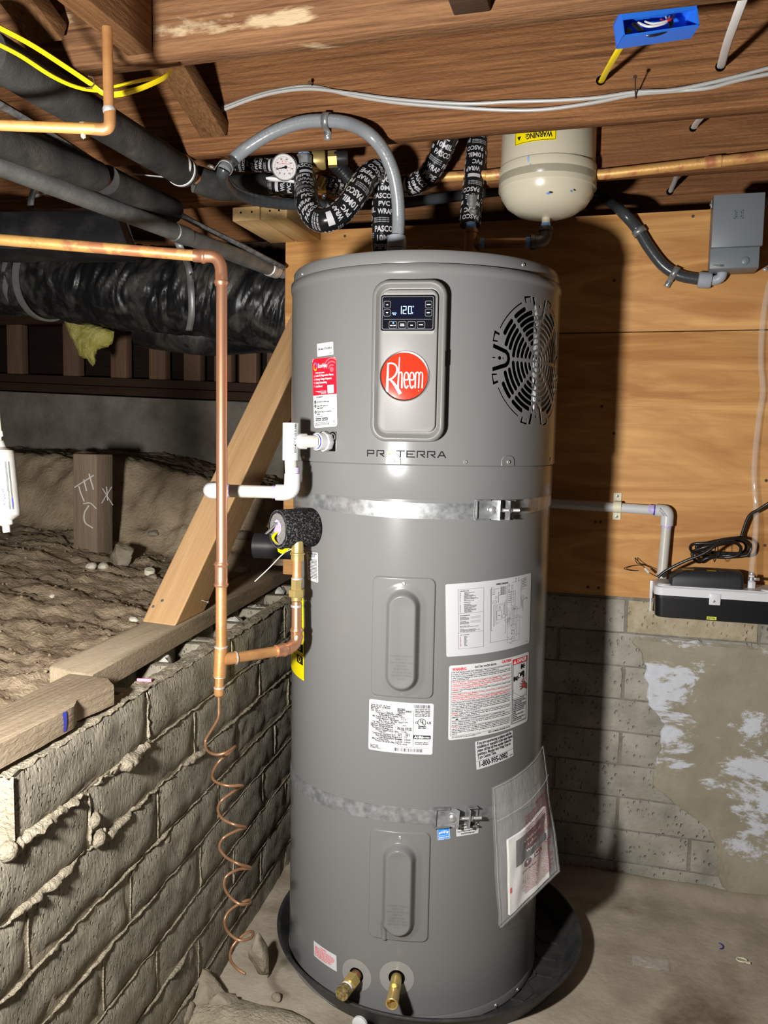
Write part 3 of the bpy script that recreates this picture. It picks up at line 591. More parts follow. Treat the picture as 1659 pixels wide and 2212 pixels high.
# ---- round emblem
ec = PP(-.0065, .0300, .0145)
mb = MB(); mb.lathe([(.0505, -.001), (.0505, .002), (.0490, .0042), (.0470, .0038), (.0462, .002), (0, .002)], ec, pn, 56); emblem = obj('emblem', mb, 'chrome', heater, sharp=50)
mb = MB(); mb.lathe([(.0463, .001), (.0463, .0024), (.030, .0036), (.0, .0040)], ec, pn, 56); obj('emblem_face', mb, 'emblem_red', emblem)
em = Sheet(lambda x, y, o: ec+pu*x-cZ*y+pn*(.0042+o-.7*(x*x+y*y)))
def stroke(pts, w):
    q = cr([np.array([*p, 0.]) for p in pts], 8); T = [f[0] for f in frames(q)]; V = []; ww = w if callable(w) else (lambda t: w)
    for i, (p, t) in enumerate(zip(q, T)): k = ww(i/(len(q)-1)); V += [em.P(p[0]-t[1]*k/2, p[1]+t[0]*k/2, .0003), em.P(p[0]+t[1]*k/2, p[1]-t[0]*k/2, .0003)]
    em.mb.add(V, [(2*i, 2*i+1, 2*i+3, 2*i+2) for i in range(len(q)-1)])
stroke([(-.0335, -.026), (-.0345, .031)], lambda t: .0035+.001*t); stroke([(-.0345, -.0245), (-.026, -.0255), (-.0175, -.021), (-.0150, -.011), (-.019, -.001), (-.0265, .0055), (-.033, .0075)], .0032)
stroke([(-.029, .0065), (-.020, .016), (-.0075, .035)], lambda t: .0030+.0035*t); stroke([(-.0105, -.038), (-.0125, .0235)], .0026)
stroke([(-.0122, .004), (-.0105, -.0055), (-.0075, -.0075), (-.0050, -.0045), (-.0045, .0235)], .0026)
for x in (.0020, .0130): stroke([(x-.0020, .0075), (x+.0058, .0060), (x+.0055, -.0040), (x+.0020, -.0075), (x-.0015, -.0035), (x-.0022, .0080), (x-.0008, .0185), (x+.0025, .0235), (x+.0058, .0185)], .0026)
stroke([(.0225, -.0075), (.0220, .0235)], .0028); stroke([(.0225, -.002), (.0250, -.0078), (.0285, -.0065), (.0295, .0005), (.0290, .0235)], .0026); stroke([(.0295, -.001), (.0320, -.0078), (.0355, -.0065), (.0365, .0005), (.0360, .0235)], .0026)
em.text('R', .0285, .0295, .0018); obj('lettering', em.mb, 'silver_letter', emblem, smooth=False, kind='stuff')
# ---- wordmark printed under the panel
tw, zw = cyl(794, 985, RU); tw2, zw2 = cyl(962, 988, RU)
wm = Sheet(lambda x, y, o: cp(tw+x/RU, zw-y, RU+o)); H = .0118
wx = (tw2-tw)*RU
def wst(pl, w=.0023):
    for a, b in zip(pl[:-1], pl[1:]):
        a, b = np.array(a), np.array(b); t = unit(b-a); n = np.array([-t[1], t[0]])*w/2; a = a-t*w/2*.9; b = b+t*w/2*.9; wm.poly([a+n, b+n, b-n, a-n])
cw = .0155; sp = (wx-cw)/7
def gl(i, *pls):
    for pl in pls: wst([(i*sp+x*cw, -H+y*H) for x, y in pl])
gl(0, [(0, 1), (0, 0), (.9, 0), (.9, .55), (.05, .55)]); gl(1, [(0, 1), (0, 0), (.92, 0), (.92, .55), (.45, .55), (.95, 1)])
gl(3, [(0, 0), (1, 0)], [(.5, 0), (.5, 1)]); gl(4, [(1, 0), (0, 0), (0, 1), (1, 1)], [(0, .5), (.75, .5)]); gl(5, [(0, 1), (0, 0), (.92, 0), (.92, .55), (.45, .55), (.95, 1)])
gl(6, [(0, 1), (0, 0), (.92, 0), (.92, .55), (.45, .55), (.95, 1)]); gl(7, [(0, 1), (.45, 0), (.58, 0), (1, 1)], [(.2, .68), (.8, .68)])
wm.col(1); x = 2*sp
q = [(.05, .75), (.05, .25), (.3, -.08), (1.08, -.08), (1.08, .65), (.85, 1.06), (0, 1.06)]; qi = [(.25, .62), (.28, .32), (.42, .14), (.86, .14), (.86, .58), (.72, .84), (.3, .84)]
for i in range(7): a, b = i, (i+1) % 7; wm.poly([(x+p[0]*cw, -H+p[1]*H) for p in (q[a], q[b], qi[b], qi[a])])
wm.poly([(x+p[0]*cw, -H+p[1]*H) for p in ((.0, 1.06), (.25, .66), (.75, .44), (.75, .54), (.3, .8), (.2, 1.06))])
obj('wordmark', wm.mb, ['black_print', 'leaf_green'], heater, smooth=False)
# ---- element covers
def cover(t0, t1, z0, z1, name, notch=False):
    w = (t1-t0)*R; h = z1-z0; tc = (t0+t1)/2; zc = (z0+z1)/2; r = .014
    hw, hh = .026, h*.385-.026
    def sd(x, y, w2, h2, r): qx, qy = abs(x)-w2+r, abs(y)-h2+r; return math.hypot(max(qx, 0), max(qy, 0))+min(max(qx, qy), 0)-r
    def off(x, y):
        e = sd(x, y, w/2, h/2, r); o = .0042*(1-sst(-.0022, .0004, e))-.0012*sst(-.0002, .0008, e)
        p = math.hypot(x-.001, max(abs(y+h*.02)-hh, 0)); o += .017*(1-sst(hw-.003, hw+.010, p))+.0030*(1-sst(hw+.006, hw+.024, p)); o += -.003*(1-sst(0, hw*1.2, p))
        if notch: o += .005*(1-sst(.003, .0065, abs(x+w*.22)))*(1-sst(-h/2+.035, -h/2+.055, y))*(1 if e < .0005 else 0)
        return o
    mb = MB(); nx, ny = 90, 170; pad = .0015
    mb.grid(lambda u, v: (lambda x, y: cp(tc+x/R, zc+y, R+off(x, y)))((u-.5)*(w+2*pad), (v-.5)*(h+2*pad)), nx, ny)
    c = obj(name, mb, 'grey_enamel', heater, sharp=75)
    sh_ = Sheet(lambda x, y, o: cp(tc+x/R, zc-y, R+off(x, -y)+o))
    for i, t in enumerate(['POWER SUPPLY', 'MUST BE', 'DISCONNECTED', 'BEFORE', 'ADJUSTING', 'THERMOSTAT', 'OR RESETTING', 'E.C.O.']): sh_.text(t, .001, h*.140+i*.0068, .0042, al='c', off=.0007, bold=.01)
    obj('embossed_text', sh_.mb, 'grey_enamel', c, smooth=False)
    for zz in (h/2-.013, -h/2+.012):
        cc = cp(tc+.001/R, zc+zz, R+.004); m_ = MB(); m_.lathe([(.0042, -.0005), (.0040, .0014), (.002, .0022), (.0018, .001), (0, .001)], cc, cp(tc, 0, 1), 14); obj('screw', m_, 'zinc', c)
cover(math.radians(-95.1), math.radians(-70.3), .737, .993, 'element_cover'); cover(math.radians(-94.4), math.radians(-69.9), .200, .446, 'element_cover', True)
# ---- stickers
class Lab(Sheet):
    def __init__(s, name, corners, Rr, m, r=.004, ang=None):
        C = ang if ang else [cyl(px, py, Rr) for px, py in corners]; s.C = C
        s.w = ((C[1][0]-C[0][0])+(C[2][0]-C[3][0]))/2*Rr; s.h = ((C[0][1]-C[3][1])+(C[1][1]-C[2][1]))/2
        def P(x, y, o):
            u, v = x/s.w, y/s.h; a = [(1-u)*(1-v)*C[0][i]+u*(1-v)*C[1][i]+u*v*C[2][i]+(1-u)*v*C[3][i] for i in (0, 1)]
            return cp(a[0], a[1], Rr+o)
        Sheet.__init__(s, P); mb = MB(); xs = sorted(set([0]+[r*(1-math.cos(PI/2*i/5)) for i in range(1, 6)]+[r+(s.w-2*r)*i/14 for i in range(15)]+[s.w-r*(1-math.cos(PI/2*i/5)) for i in range(6)]))
        V = []
        for x in xs:
            e = min(x, s.w-x); d = r-math.sqrt(max(r*r-(r-min(e, r))**2, 0)); V += [P(x, d, .0006), P(x, s.h-d, .0006)]
        mb.add(V, [(2*i, 2*i+1, 2*i+3, 2*i+2) for i in range(len(xs)-1)]); s.o = obj(name, mb, m, heater, sharp=80); s.b = .0006
        P0 = s.P; s.P = lambda x, y, o: P0(x, y, o+.0005)
    def fin(s, mats, name='print'): return obj(name, s.mb, mats, s.o, smooth=False)
L = Lab('ready_sticker', [(685, 743), (720, 738), (721, 766), (686, 771)], RU, 'label_white', .002)
L.text('DR-ready: CTA-2045-A', L.w*.08, L.h*.52, .0042, w=L.w*.84).text('A0218', L.w*.9, L.h*.88, .0015, al='r'); L.fin(['black_print'])
L = Lab('app_sticker', [(675, 776), (726, 771), (729, 921), (679, 925)], RU, 'label_white', .006)
w, h = L.w, L.h; L.col(0); q = [(0, .006), (.0018, .0018), (.006, 0), (w-.006, 0), (w-.0018, .0018), (w, .006), (w, h*.53), (0, h*.53)]
L.rect(0, .006, w, h*.53, .0002); L.rect(.0018, .0018, w-.0018, .006, .0002); L.rect(.006, 0, w-.006, .0018, .0002)
L.col(5)
for rr_ in (.010, .017, .024): L.ring(w*.84, h*.165, rr_, .0032, off=.0004, a0=PI*1.02, a1=PI*1.72)
L.disc(w*.84, h*.175, .0055, off=.0004)
L.col(3).ring(w*.15, h*.115, w*.085, w*.032, a0=-PI*.75, a1=PI*.1, ry=w*.12); L.col(4).ring(w*.15, h*.115, w*.085, w*.032, a0=PI*.1, a1=PI*1.25, ry=w*.12)
L.col(1).text('Eco', w*.27, h*.135, .0085, w=w*.18).text('Net', w*.455, h*.135, .0085, w=w*.20, bold=.02)
L.text('Mobile App Includes', w*.15, h*.215, .0026, w=w*.40)
for i, (t, k) in enumerate((('Leak & Diagnostic Alerts', .75), ('Energy Usage Reports', .68), ('Daily Scheduling', .49), ('And More!', .30))): L.text(t, w*.15, h*(.26+i*.052), .0042, w=w*k, bold=.02)
for i in range(4): L.ring(w*.09, h*(.253+i*.048), .0018, .0004, n=10)
L.text('For assistance visit the support', w*.6, h*.478, .0014, w=w*.46, al='r').text('online or call', w*.6, h*.493, .0014, w=w*.36, al='r').text('888-555-0100', w*.6, h*.512, .0020, w=w*.22, al='r', bold=.02)
L.rect(w*.66, h*.395, w*.90, h*.515)
L.col(2).text('Get Connected!', w*.16, h*.565, .0030, w=w*.28)
for i, (y, a, b) in enumerate(((.625, 'Download EcoNet App', None), (.685, 'Press WiFi Setup on', 'water heater'), (.77, 'Use the App to complete', 'setup'))):
    L.col(2).disc(w*.10, h*y, .0036, n=16); L.col(1).text(str(i+1), w*.10, h*y+.0018, .0036, al='c', off=.0008); L.col(2).text(a, w*.17, h*y+.0016, .0032, w=w*(.54 if i == 0 else .48 if i == 1 else .62))
    if b: L.text(b, w*.17, h*(y+.030)+.0016, .0032, w=w*(.30 if i == 1 else .13))
L.text('WiFi Network required', w*.09, h*.845, .0016, w=w*.34)
for x in (.09, .38): L.col(2).rect(w*x, h*.86, w*(x+.25), h*.90); L.col(1).text('App Store' if x < .2 else 'Google Play', w*(x+.08), h*.889, .0028, w=w*.155, off=.0008); L.poly([(w*(x+.02), h*.867), (w*(x+.065), h*.88), (w*(x+.02), h*.893)], .0008)
L.col(2)
for i, t in enumerate(('For details on setup and compatible devices see the manual', 'Features may vary by model and subject to change', 'Message and data rates may apply')): L.text(t, w*.08, h*(.935+i*.016), .0014, w=w*.62)
L.text('AP 2048', w*.92, h*.92, .0014, al='r').text('A1', w*.92, h*.945, .003, al='r').text('REV 01', w*.92, h*.975, .0014, al='r')
L.fin(['label_red', 'white_print', 'black_print', 'purple_logo', 'orange_logo', 'pink_print'])
# wiring diagram
L = Lab('wiring_sticker', [(962, 1262), (1147, 1237), (1143, 1388), (964, 1419)], R, 'label_silver', .004); w, h = L.w, L.h; rr_ = random.Random(3)
L.text('WIRING DIAGRAM', w*.575, h*.075, .0036, al='c', bold=.03, w=w*.14); lw = .00045
L.frame(w*.115, h*.085, w*.37, h*.90, lw); L.line(w*.115, h*.415, w*.37, h*.415, lw); L.line(w*.115, h*.68, w*.37, h*.68, lw)
L.text('COMPONENT CODE', w*.13, h*.115, .0020, w=w*.09)
words = ['AMBIENT TEMPERATURE', 'CAPACITOR', 'COMPRESSOR', 'COMPRESSOR SENSOR', 'DISCHARGE TEMPERATURE', 'ENERGY CUT OUT', 'EVAPORATOR TEMPERATURE', 'ELECTRONIC EXPANSION VALVE', 'FAN', 'GROUND OUT TO CASE', '', 'JUNCTION BOX', '', 'LEAK SENSOR', 'LOWER ELEMENT', 'HEAT PUMP CONTROL BOARD', 'OVERHEAT CUT OFF VALVE', 'SUCTION TEMPERATURE', 'TERMINAL BLOCK', 'TANK TEMPERATURE LOWER', 'TANK TEMPERATURE UPPER', 'UPPER ELEMENT', 'CURRENT SENSOR']
for i, t in enumerate(words):
    y = h*(.138+i*.0121)
    if t: L.text(t[:2], w*.13, y, .0013).text(t, w*.172, y, .0013, w=min(w*.17, len(t)*.00125))
L.text('MODEL INFORMATION', w*.13, h*.45, .0018, w=w*.10)
for k, y in enumerate((.472, .53)):
    for i, t in enumerate(('LOW VOLTAGE', 'COLD PIPE STANDARD', 'CONTROL ON ACCESS', 'FIELD INSTALLED')): L.text(t, w*.13, h*(y+i*.0115), .0013, w=w*(.06 if i == 0 else .09)); L.line(w*.235, h*(y+i*.0125)-.001, w*.335, h*(y+i*.0125)-.001, lw*.8) if i < 3 else None
for i, t in enumerate(('REPLACEMENT WIRE:', 'MUST BE 105 DEG C RATED OR EQUAL', '', 'NOTICE:', 'CAUTION MUST BE PERMANENTLY', 'GROUNDED AND CONFORM TO LOCAL CODE', 'USE COPPER CONDUCTORS ONLY')): L.text(t, w*.13, h*(.595+i*.0125), .0013, w=w*.20*len(t)/34) if t else None
L.text('WIRE COLOR CODE', w*.13, h*.715, .0016, w=w*.09)
for i, t in enumerate(('BLACK', 'BROWN', 'BLUE', 'GREEN', 'GRAY', 'ORANGE', 'PINK', 'PURPLE', 'RED', 'WHITE', 'YELLOW')): L.col(1).text(t[:2], w*.13, h*(.738+i*.0128), .0013).col(0).text(t, w*.172, h*(.738+i*.0128), .0013)
L.line(w*.44, h*.125, w*.44, h*.86, lw*1.6); L.line(w*.44, h*.86, w*.72, h*.86, lw); L.line(w*.44, h*.125, w*.54, h*.125, lw*1.4); L.line(w*.452, h*.10, w*.452, h*.70, lw*1.4); L.line(w*.452, h*.10, w*.66, h*.085, lw); L.line(w*.452, h*.70, w*.72, h*.68, lw)
for i in range(10): y = h*(.115+i*.0115); L.text('TEMP SENSE', w*.555, y, .0013, w=w*.05); L.line(w*.61, y, w*.665, y-.002, lw*.7); L.rect(w*.612, y-.0005, w*.618, y+.0005, n=1)
L.line(w*.54, h*.22, w*.70, h*.19, lw*1.6); L.line(w*.533, h*.17, w*.533, h*.32, lw*1.6); L.line(w*.665, h*.085, w*.665, h*.19, lw); L.col(2).poly([(w*.64, h*.14), (w*.69, h*.115), (w*.69, h*.165)]).col(0); L.frame(w*.69, h*.11, w*.71, h*.165, lw)
L.frame(w*.47, h*.145, w*.49, h*.175, lw); L.text('240 VAC', w*.46, h*.20, .0014); L.ring(w*.505, h*.245, .0028, .0004, n=14); L.ring(w*.49, h*.31, .0055, .0004, ry=.0035); L.text('L1 L2', w*.49, h*.315, .0013, al='c')
for i in range(3): x = w*(.478+i*.015); L.line(x, h*.34, x, h*(.64-i*.02), lw); L.line(x, h*(.64-i*.02), w*.66, h*(.605-i*.02), lw*.8); L.text('o', x, h*.285, .0013, al='c')
L.frame(w*.515, h*.435, w*.570, h*.56, lw); L.text('COMP', w*.543, h*.505, .0015, al='c')
for i in range(3): x = w*(.525+i*.017); L.line(x, h*(.35+i*.015), x, h*.42, lw); L.text('o', x, h*.432, .0014, al='c')
L.line(w*.525, h*.35, w*.605, h*.335, lw); L.line(w*.605, h*.335, w*.605, h*.50, lw); L.ring(w*.598, h*.52, .0046, .0004, n=18); L.line(w*.62, h*.515, w*.64, h*.515, lw); L.line(w*.56, h*.36, w*.59, h*.355, lw); L.line(w*.59, h*.355, w*.59, h*.49, lw)
for i in range(6): y = h*(.215+i*.027); L.text(('OR', 'BK', 'RD', 'WH', 'BL', 'YL')[i], w*.672, y, .0015); L.line(w*(.645-i*.003), y-.001, w*.670, y-.001, lw); L.text('o', w*.70, y, .0014); L.text(('BR', 'NO', 'LG', 'CO', 'NO', 'LX')[i], w*.712, y, .0016)
L.frame(w*.695, h*.195, w*.745, h*.40, lw); L.line(w*.635, h*.22, w*.635, h*.52, lw); L.line(w*.62, h*.30, w*.62, h*.77, lw)
for i in range(7): x = w*(.648+i*.016); L.line(x, h*(.43+.02*(i % 3)), x, h*(.66+.03*(i % 2)), lw*.8)
for i in range(4): L.line(w*.645, h*(.565+i*.017), w*(.80+.02*i), h*(.545+i*.017), lw*.8)
L.line(w*.70, h*.075, w*.84, h*.06, lw); L.line(w*.83, h*.06, w*.83, h*.46, lw)
for x, t in ((.752, 'FILTER'), (.79, 'HP')): L.line(w*x, h*.035, w*x, h*.068, lw); L.text(t, w*x, h*.032, .0014, al='c'); L.ring(w*x, h*.068, .0012, .0003, n=10)
for i in range(6): L.text('- LEAK SENSE', w*.835, h*(.055+i*.022), .0015, w=w*.065); L.ring(w*.912, h*(.052+i*.022), .0009, .0003, n=8)
L.ring(w*.85, h*.19, .0045, .0004, ry=.0028); L.text('o', w*.85, h*.195, .0016, al='c'); L.ring(w*.852, h*.315, .0050, .0004); L.text('FM', w*.852, h*.320, .0016, al='c'); L.line(w*.872, h*.345, w*.90, h*.335, lw); L.text('FAN', w*.905, h*.335, .0015); L.text('MOTOR', w*.905, h*.347, .0014)
for i in range(4): x = w*(.842+i*.0085); L.line(x, h*.35, x, h*(.43+i*.03), lw*.8); L.text('o', x, h*.40, .001, al='c')
L.frame(w*.712, h*.415, w*.762, h*.465, lw); L.text('RELAY', w*.735, h*.44, .0015, al='c'); L.text('BOARD', w*.735, h*.455, .0015, al='c')
L.ring(w*.722, h*.705, .0075, .0004); L.text('UL', w*.722, h*.71, .0018, al='c'); L.ring(w*.722, h*.775, .0050, .0004); L.ring(w*.727, h*.865, .0055, .0004); L.text('LT', w*.727, h*.87, .0016, al='c')
L.frame(w*.645, h*.58, w*.815, h*.905, lw*.7); L.line(w*.655, h*.86, w*.70, h*.865, lw); L.line(w*.775, h*.42, w*.775, h*.84, lw); L.text('AE6742-10', w*.68, h*.925, .0013); L.text('AP21473-3', w*.97, h*.965, .0013, al='r')
for k in range(26):
    x, y = w*rr_.uniform(.63, .80), h*rr_.uniform(.42, .86); L.text(rr_.choice(['BK', 'RD', 'o', 'W', 'OR', '1']), x, y, .0013)
L.fin(['diagram_print', 'maroon_print', 'label_silver'])
# warning / danger label
L = Lab('warning_sticker', [(970, 1438), (1142, 1407), (1139, 1557), (968, 1599)], R, 'label_white', .005); w, h = L.w, L.h
X0, X1 = w*.032, w*.70
L.col(1).text('WARNING', X0, h*.072, .0062, w=w*.14, bold=.03); L.text('CAUTION', X1, h*.055, .0060, w=w*.125, bold=.03, al='r'); L.col(0).text('ELECTRIC WATER HEATER', w*.385, h*.060, .0042, w=w*.245, al='c', bold=.02)
rows = [(0, ['FOR SAFE INSTALLATION AND OPERATION - Follow the instructions in the Use and Care Manual', 'provided. A replacement copy may be obtained by writing the manufacturer.']), (0, ['This appliance must be installed in accordance with the manufacturer\'s instructions, local codes,', 'utility company requirements, and/or in the absence of local codes, the latest edition of the', 'National Electrical Code.']),
        (1, ['FOR YOUR SAFETY - DO NOT store or use gasoline or other flammable vapors and liquids in the', 'vicinity of this or any other appliance. Keep rags and other combustibles away.']), (1, ['CAUTION: Hotter water increases the risk of scald injury. See Use and Care Manual for', 'instructions before changing the temperature setting.']), (2, ['WARNING: Any thermostat setting above 125 F may cause severe burns and consume energy', 'unnecessarily.']),
        (1, ['Power supply must be shut off before removing access panels prior to adjusting thermostat or', 'resetting temperature limiting control.']), (1, ['CAUTION: Risk of electric shock. Connect branch circuit equipment grounding means to water', 'heater. For detailed information refer to Use and Care Manual. USE COPPER CONDUCTORS ONLY.']), (0, ['Tank must be full of water before being energized to avoid damaging the heating elements.']),
        (0, ['WATER LEAKAGE - Regardless of the material from which a water heater is constructed, it will at', 'some time leak, due to the corrosive action of water. The water heater must not be located in an', 'area where leakage will result in damage to adjacent area or lower floors. Where such areas cannot', 'be avoided, it is recommended that a suitable catch pan, adequately drained, be installed under', 'the water heater. See Use and Care Manual.']), (2, ['WARNING: California law requires that this water heater must be braced, anchored, or strapped', 'to avoid falling or moving during an earthquake. See Use and Care Manual for information', 'regarding correct installation procedures.']),
        (3, ['WARNING: Cancer and Reproductive Harm - www.P65Warnings.ca.gov']), (0, ['When a supplemental heat source is connected to the water heater, provision must be made', 'Water heater provision must be made to limit the heat source temperature to', 'the water heater thermostat setting.']), (2, ['CAUTION: If the water heater has been converted with supplemental heating equipment, you must', 'adjust both the thermostat controlling the supplemental heat source (located in the tank wiring)', 'and the thermostat on the water heater (behind the access panel) to the same temperature.', 'Failure to adjust both thermostats to the same temperature can cause loss of proper temperature', 'control.'])]
nl = sum(len(r[1]) for r in rows)+.9*len(rows)*.5; lh = (h*.855)/nl; y = h*.085
L.line(X0-.002, y, X0-.002, h*.945, .0006); L.line(X1+.002, y, X1+.002, h*.945, .0006)
for kind, ls in rows:
    L.col(0).line(X0-.002, y, X1+.002, y, .0005)
    for i, t in enumerate(ls):
        L.col(1 if kind == 1 else 0); full = (i < len(ls)-1) or len(t) > 84; ww = (X1-X0)*(.985 if full else min(.97, len(t)/96))
        if kind == 3: L.text(t, X0+w*.09, y+lh*(i+.86), lh*.62, w=w*.50); L.poly([(X0+w*.03, y+lh*1.15), (X0+w*.07, y+lh*1.15), (X0+w*.05, y+lh*.15)]); continue
        if kind == 2 and i == 0: k = t.index(':')+1; wk = ww*k/len(t)*1.15; L.col(1).text(t[:k], X0, y+lh*(i+.86), lh*.60, w=wk); L.col(0).text(t[k:], X0+wk*1.06, y+lh*(i+.86), lh*.60, w=ww-wk*1.06)
        else: L.text(t, X0, y+lh*(i+.86), lh*.60, w=ww)
    y += lh*(len(ls)+.45)
L.col(0).line(X0-.002, h*.945, X1+.002, h*.945, .0005); L.text('MAX. WORKING PRESSURE 150 P.S.I.', X1, h*.975, .0030, w=w*.28, al='r', bold=.02); L.text('This product is subject to one or more patents as marked', X0, h*.962, .0014, w=w*.30); L.text('see manual for details and listing', X0, h*.975, .0014, w=w*.24)
D0, D1 = w*.725, w*.965; L.frame(D0, h*.045, D1, h*.945, .0008); L.frame(D0+.0022, h*.12, D1-.0022, h*.935, .0005)
L.col(1).rect(D0, h*.042, D1, h*.115); L.col(3).text('DANGER', D0+w*.068, h*.10, .0080, w=w*.155, bold=.02, off=.0009); L.poly([(D0+w*.012, h*.105), (D0+w*.056, h*.105), (D0+w*.034, h*.055)], .0009); L.col(1).rect(D0+w*.032, h*.07, D0+w*.036, h*.092, .0012, 1)
L.col(0); dx, dy = D0, h*.12
def dp(x, y): return (dx+x*(D1-D0), dy+y*h*.44)
L.poly([dp(.42, .33), dp(.72, .26), dp(.78, .30), dp(.78, .47), dp(.68, .50), dp(.66, .40), dp(.46, .43)]); L.disc(*dp(.42, .38), .0035, ry=.0065); L.col(3).disc(*dp(.425, .38), .002, ry=.0045, off=.0008); L.col(0)
for (cx_, cy_) in ((.20, .45), (.66, .12)):
    L.disc(*dp(cx_-.08, cy_), .0030, ry=.0060)
    for k in range(5): a = k*2*PI/5; L.disc(*dp(cx_+.07+.06*math.cos(a), cy_+.055*math.sin(a)), .0018, n=10)
    L.poly([dp(cx_-.08, cy_-.02), dp(cx_+.08, cy_-.02), dp(cx_+.08, cy_+.02), dp(cx_-.08, cy_+.02)])
L.col(2); L.line(*dp(.70, .48), *dp(.66, .66), .0012); L.line(*dp(.74, .48), *dp(.74, .64), .0012); L.col(1).text('HOT', *dp(.74, .58), .0044, al='c', off=.0009)
L.col(4).poly([dp(1., .72), dp(1., .92), dp(.86, .86), dp(.72, .82), dp(.50, .86), dp(.50, .83), dp(.68, .77), dp(.47, .76), dp(.48, .73), dp(.68, .74), dp(.49, .66), dp(.51, .64), dp(.71, .71), dp(.58, .58), dp(.61, .57), dp(.78, .69), dp(.76, .60), dp(.80, .60), dp(.86, .68)], .0007); L.col(1).poly([dp(.66, .72), dp(.84, .70), dp(.86, .79), dp(.72, .80)], .0009)
L.col(0); L.line(*dp(0, .86), *dp(.93, .42), .0005); L.line(*dp(.05, .92), *dp(.97, .48), .0005); L.line(*dp(.93, .42), *dp(.93, .0), .0005); L.line(*dp(.12, .90), *dp(.62, 1.1), .0005); L.line(*dp(.62, 1.1), *dp(1., 1.0), .0005)
L.line(D0, h*.60, D1, h*.60, .0006)
for i, t in enumerate(('Water temperature over 125 F', 'can cause severe burns instantly', 'or death from scalds.', 'Children, disabled and elderly are', 'at highest risk of being scalded.', 'See instruction manual before', 'setting temperature at water', 'heater.', 'Feel water before bathing or', 'showering.', 'Temperature limiting valves are', 'available, see manual.')): L.text(t, D0+.004, h*(.632+i*.0255), .0036, w=(D1-D0-.007)*len(t)/33.5)
L.fin(['black_print', 'red_print', 'grey_print', 'white_print', 'brown_print'])
# help-line label
L = Lab('helpline_sticker', [(1026, 1602), (1107, 1577), (1109, 1632), (1029, 1663)], R, 'label_white', .002); w, h = L.w, L.h
for i, (t, k) in enumerate((('If you are experiencing problems with the', .91), ('installation or operation of this water heater,', .95), ('please call the toll free number below for', .90), ('assistance. Monday thru Friday 8 am to', .87), ('5 pm Central Time.', .46))): L.text(t, w*.04, h*(.125+i*.128), .0068, w=w*k)
L.line(0, h*.705, w, h*.705, .0006); L.text('1-800-995-0982', w*.05, h*.93, .0125, w=w*.76); L.text('AP15820', w*.97, h*.93, .0022, al='r'); L.fin(['black_print'])
# rating plate
L = Lab('rating_sticker', [(798, 1509), (937, 1520), (934, 1630), (796, 1618)], R, 'label_white', .004); w, h = L.w, L.h
left = ['Serial No./N  de Serie', 'Model No./N  de Modele', 'MFG. PART', 'Date  05AUG', 'Compressor/Compresseur  LRA', 'Fan Motor/Moteur du Ventilateur  FLA', 'Min. Supply Circuit Ampacity', 'Courant Minimum D Alimentation', 'Max. Fuse or Ckt. Bkr. Size', 'Cal. Max. Du Fusible/Disj.', 'Design Pressure High/Pression Nominale Haute', 'Design Pressure Low/Pression Nominale Basse', 'Refrigerant/Refrigerant', 'Factory Charge/Charge Usine', 'Volts AC', 'Compressor/Compresseur RLA', 'Upper Elements/Haute Elements', 'Lower Elements/Basse Elements', 'Max. Working Press.', 'Pression De Service Max. De']
for i, t in enumerate(left):
    y = h*(.115+i*.0368); L.text(t, w*.03 if i < 4 or 9 < i < 12 else w*.06+w*.05*(i % 3), y, .0038, w=min(w*.36, len(t)*.00195))
    if i not in (7, 9, 11, 19): L.line(w*.02, y+.0012, w*(.66 if i < 6 else .42), y+.0012, .0003)
for i, (t, y) in enumerate((('M242220643', .155), ('PROPH65 T2 RH400-30', .192), ('ZUJANXX23', .229))): L.text(t, w*.45, h*y, .0044, w=w*.115+w*.1*(i == 1))
for t, x, y in (('Hertz 60', .28, .235), ('1 Phase', .43, .262), ('17 A', .51, .31), ('0.13 A', .51, .348), ('25.14 A', .52, .402), ('30 A', .54, .465), ('385 psig', .45, .515), ('2654 kPa', .57, .515), ('170 psig', .45, .545), ('1172 kPa', .57, .545), ('R-134a', .52, .59), ('33 oz', .46, .628), ('936 g', .58, .628), ('208 V', .46, .66), ('240 V', .58, .66), ('7.0 A', .46, .70), ('7 A', .57, .70), ('4.5 kW', .46, .745), ('3.38 kW', .57, .745), ('4.5 kW', .46, .79), ('3.38 kW', .57, .79), ('150 PSI / 1034 kPa', .46, .835)): L.text(t, w*x, h*y, .0034, w=min(w*.15, len(t)*.0018))
L.line(w*.43, h*.36, w*.43, h*.85, .0005); L.line(w*.70, h*.13, w*.70, h*.85, .0005); L.line(w*.565, h*.50, w*.565, h*.56, .0003); L.line(w*.565, h*.64, w*.565, h*.80, .0003); L.line(w*.5, h*.872, w*.95, h*.872, .0004)
for i in range(9): L.line(w*.44, h*(.30+i*.06), w*.69, h*(.30+i*.06), .0003)
rr_ = random.Random(11); x = w*.70
while x < w*.94: bw = rr_.choice([.0004, .0007, .0012]); L.rect(x, h*.03, x+bw, h*.095, n=1); x += bw+rr_.choice([.0006, .0010, .0016])
x = w*.41
while x < w*.86: bw = rr_.choice([.0005, .0009, .0016]); L.rect(x, h*.895, x+bw, h*.96, n=1); x += bw+rr_.choice([.0008, .0014, .002])
for t, y in (('Cap. 65 Gal/Gals. 246 Litres', .13), ('Hybrid Water Heater', .165), ('Chauffe Eau Hybride', .195), ('*HACR Type Breaker for USA', .23), ('Disjoncteur DHL pour USA', .26)): L.text(t, w*.83, h*y, .0030, al='c', w=w*.235)
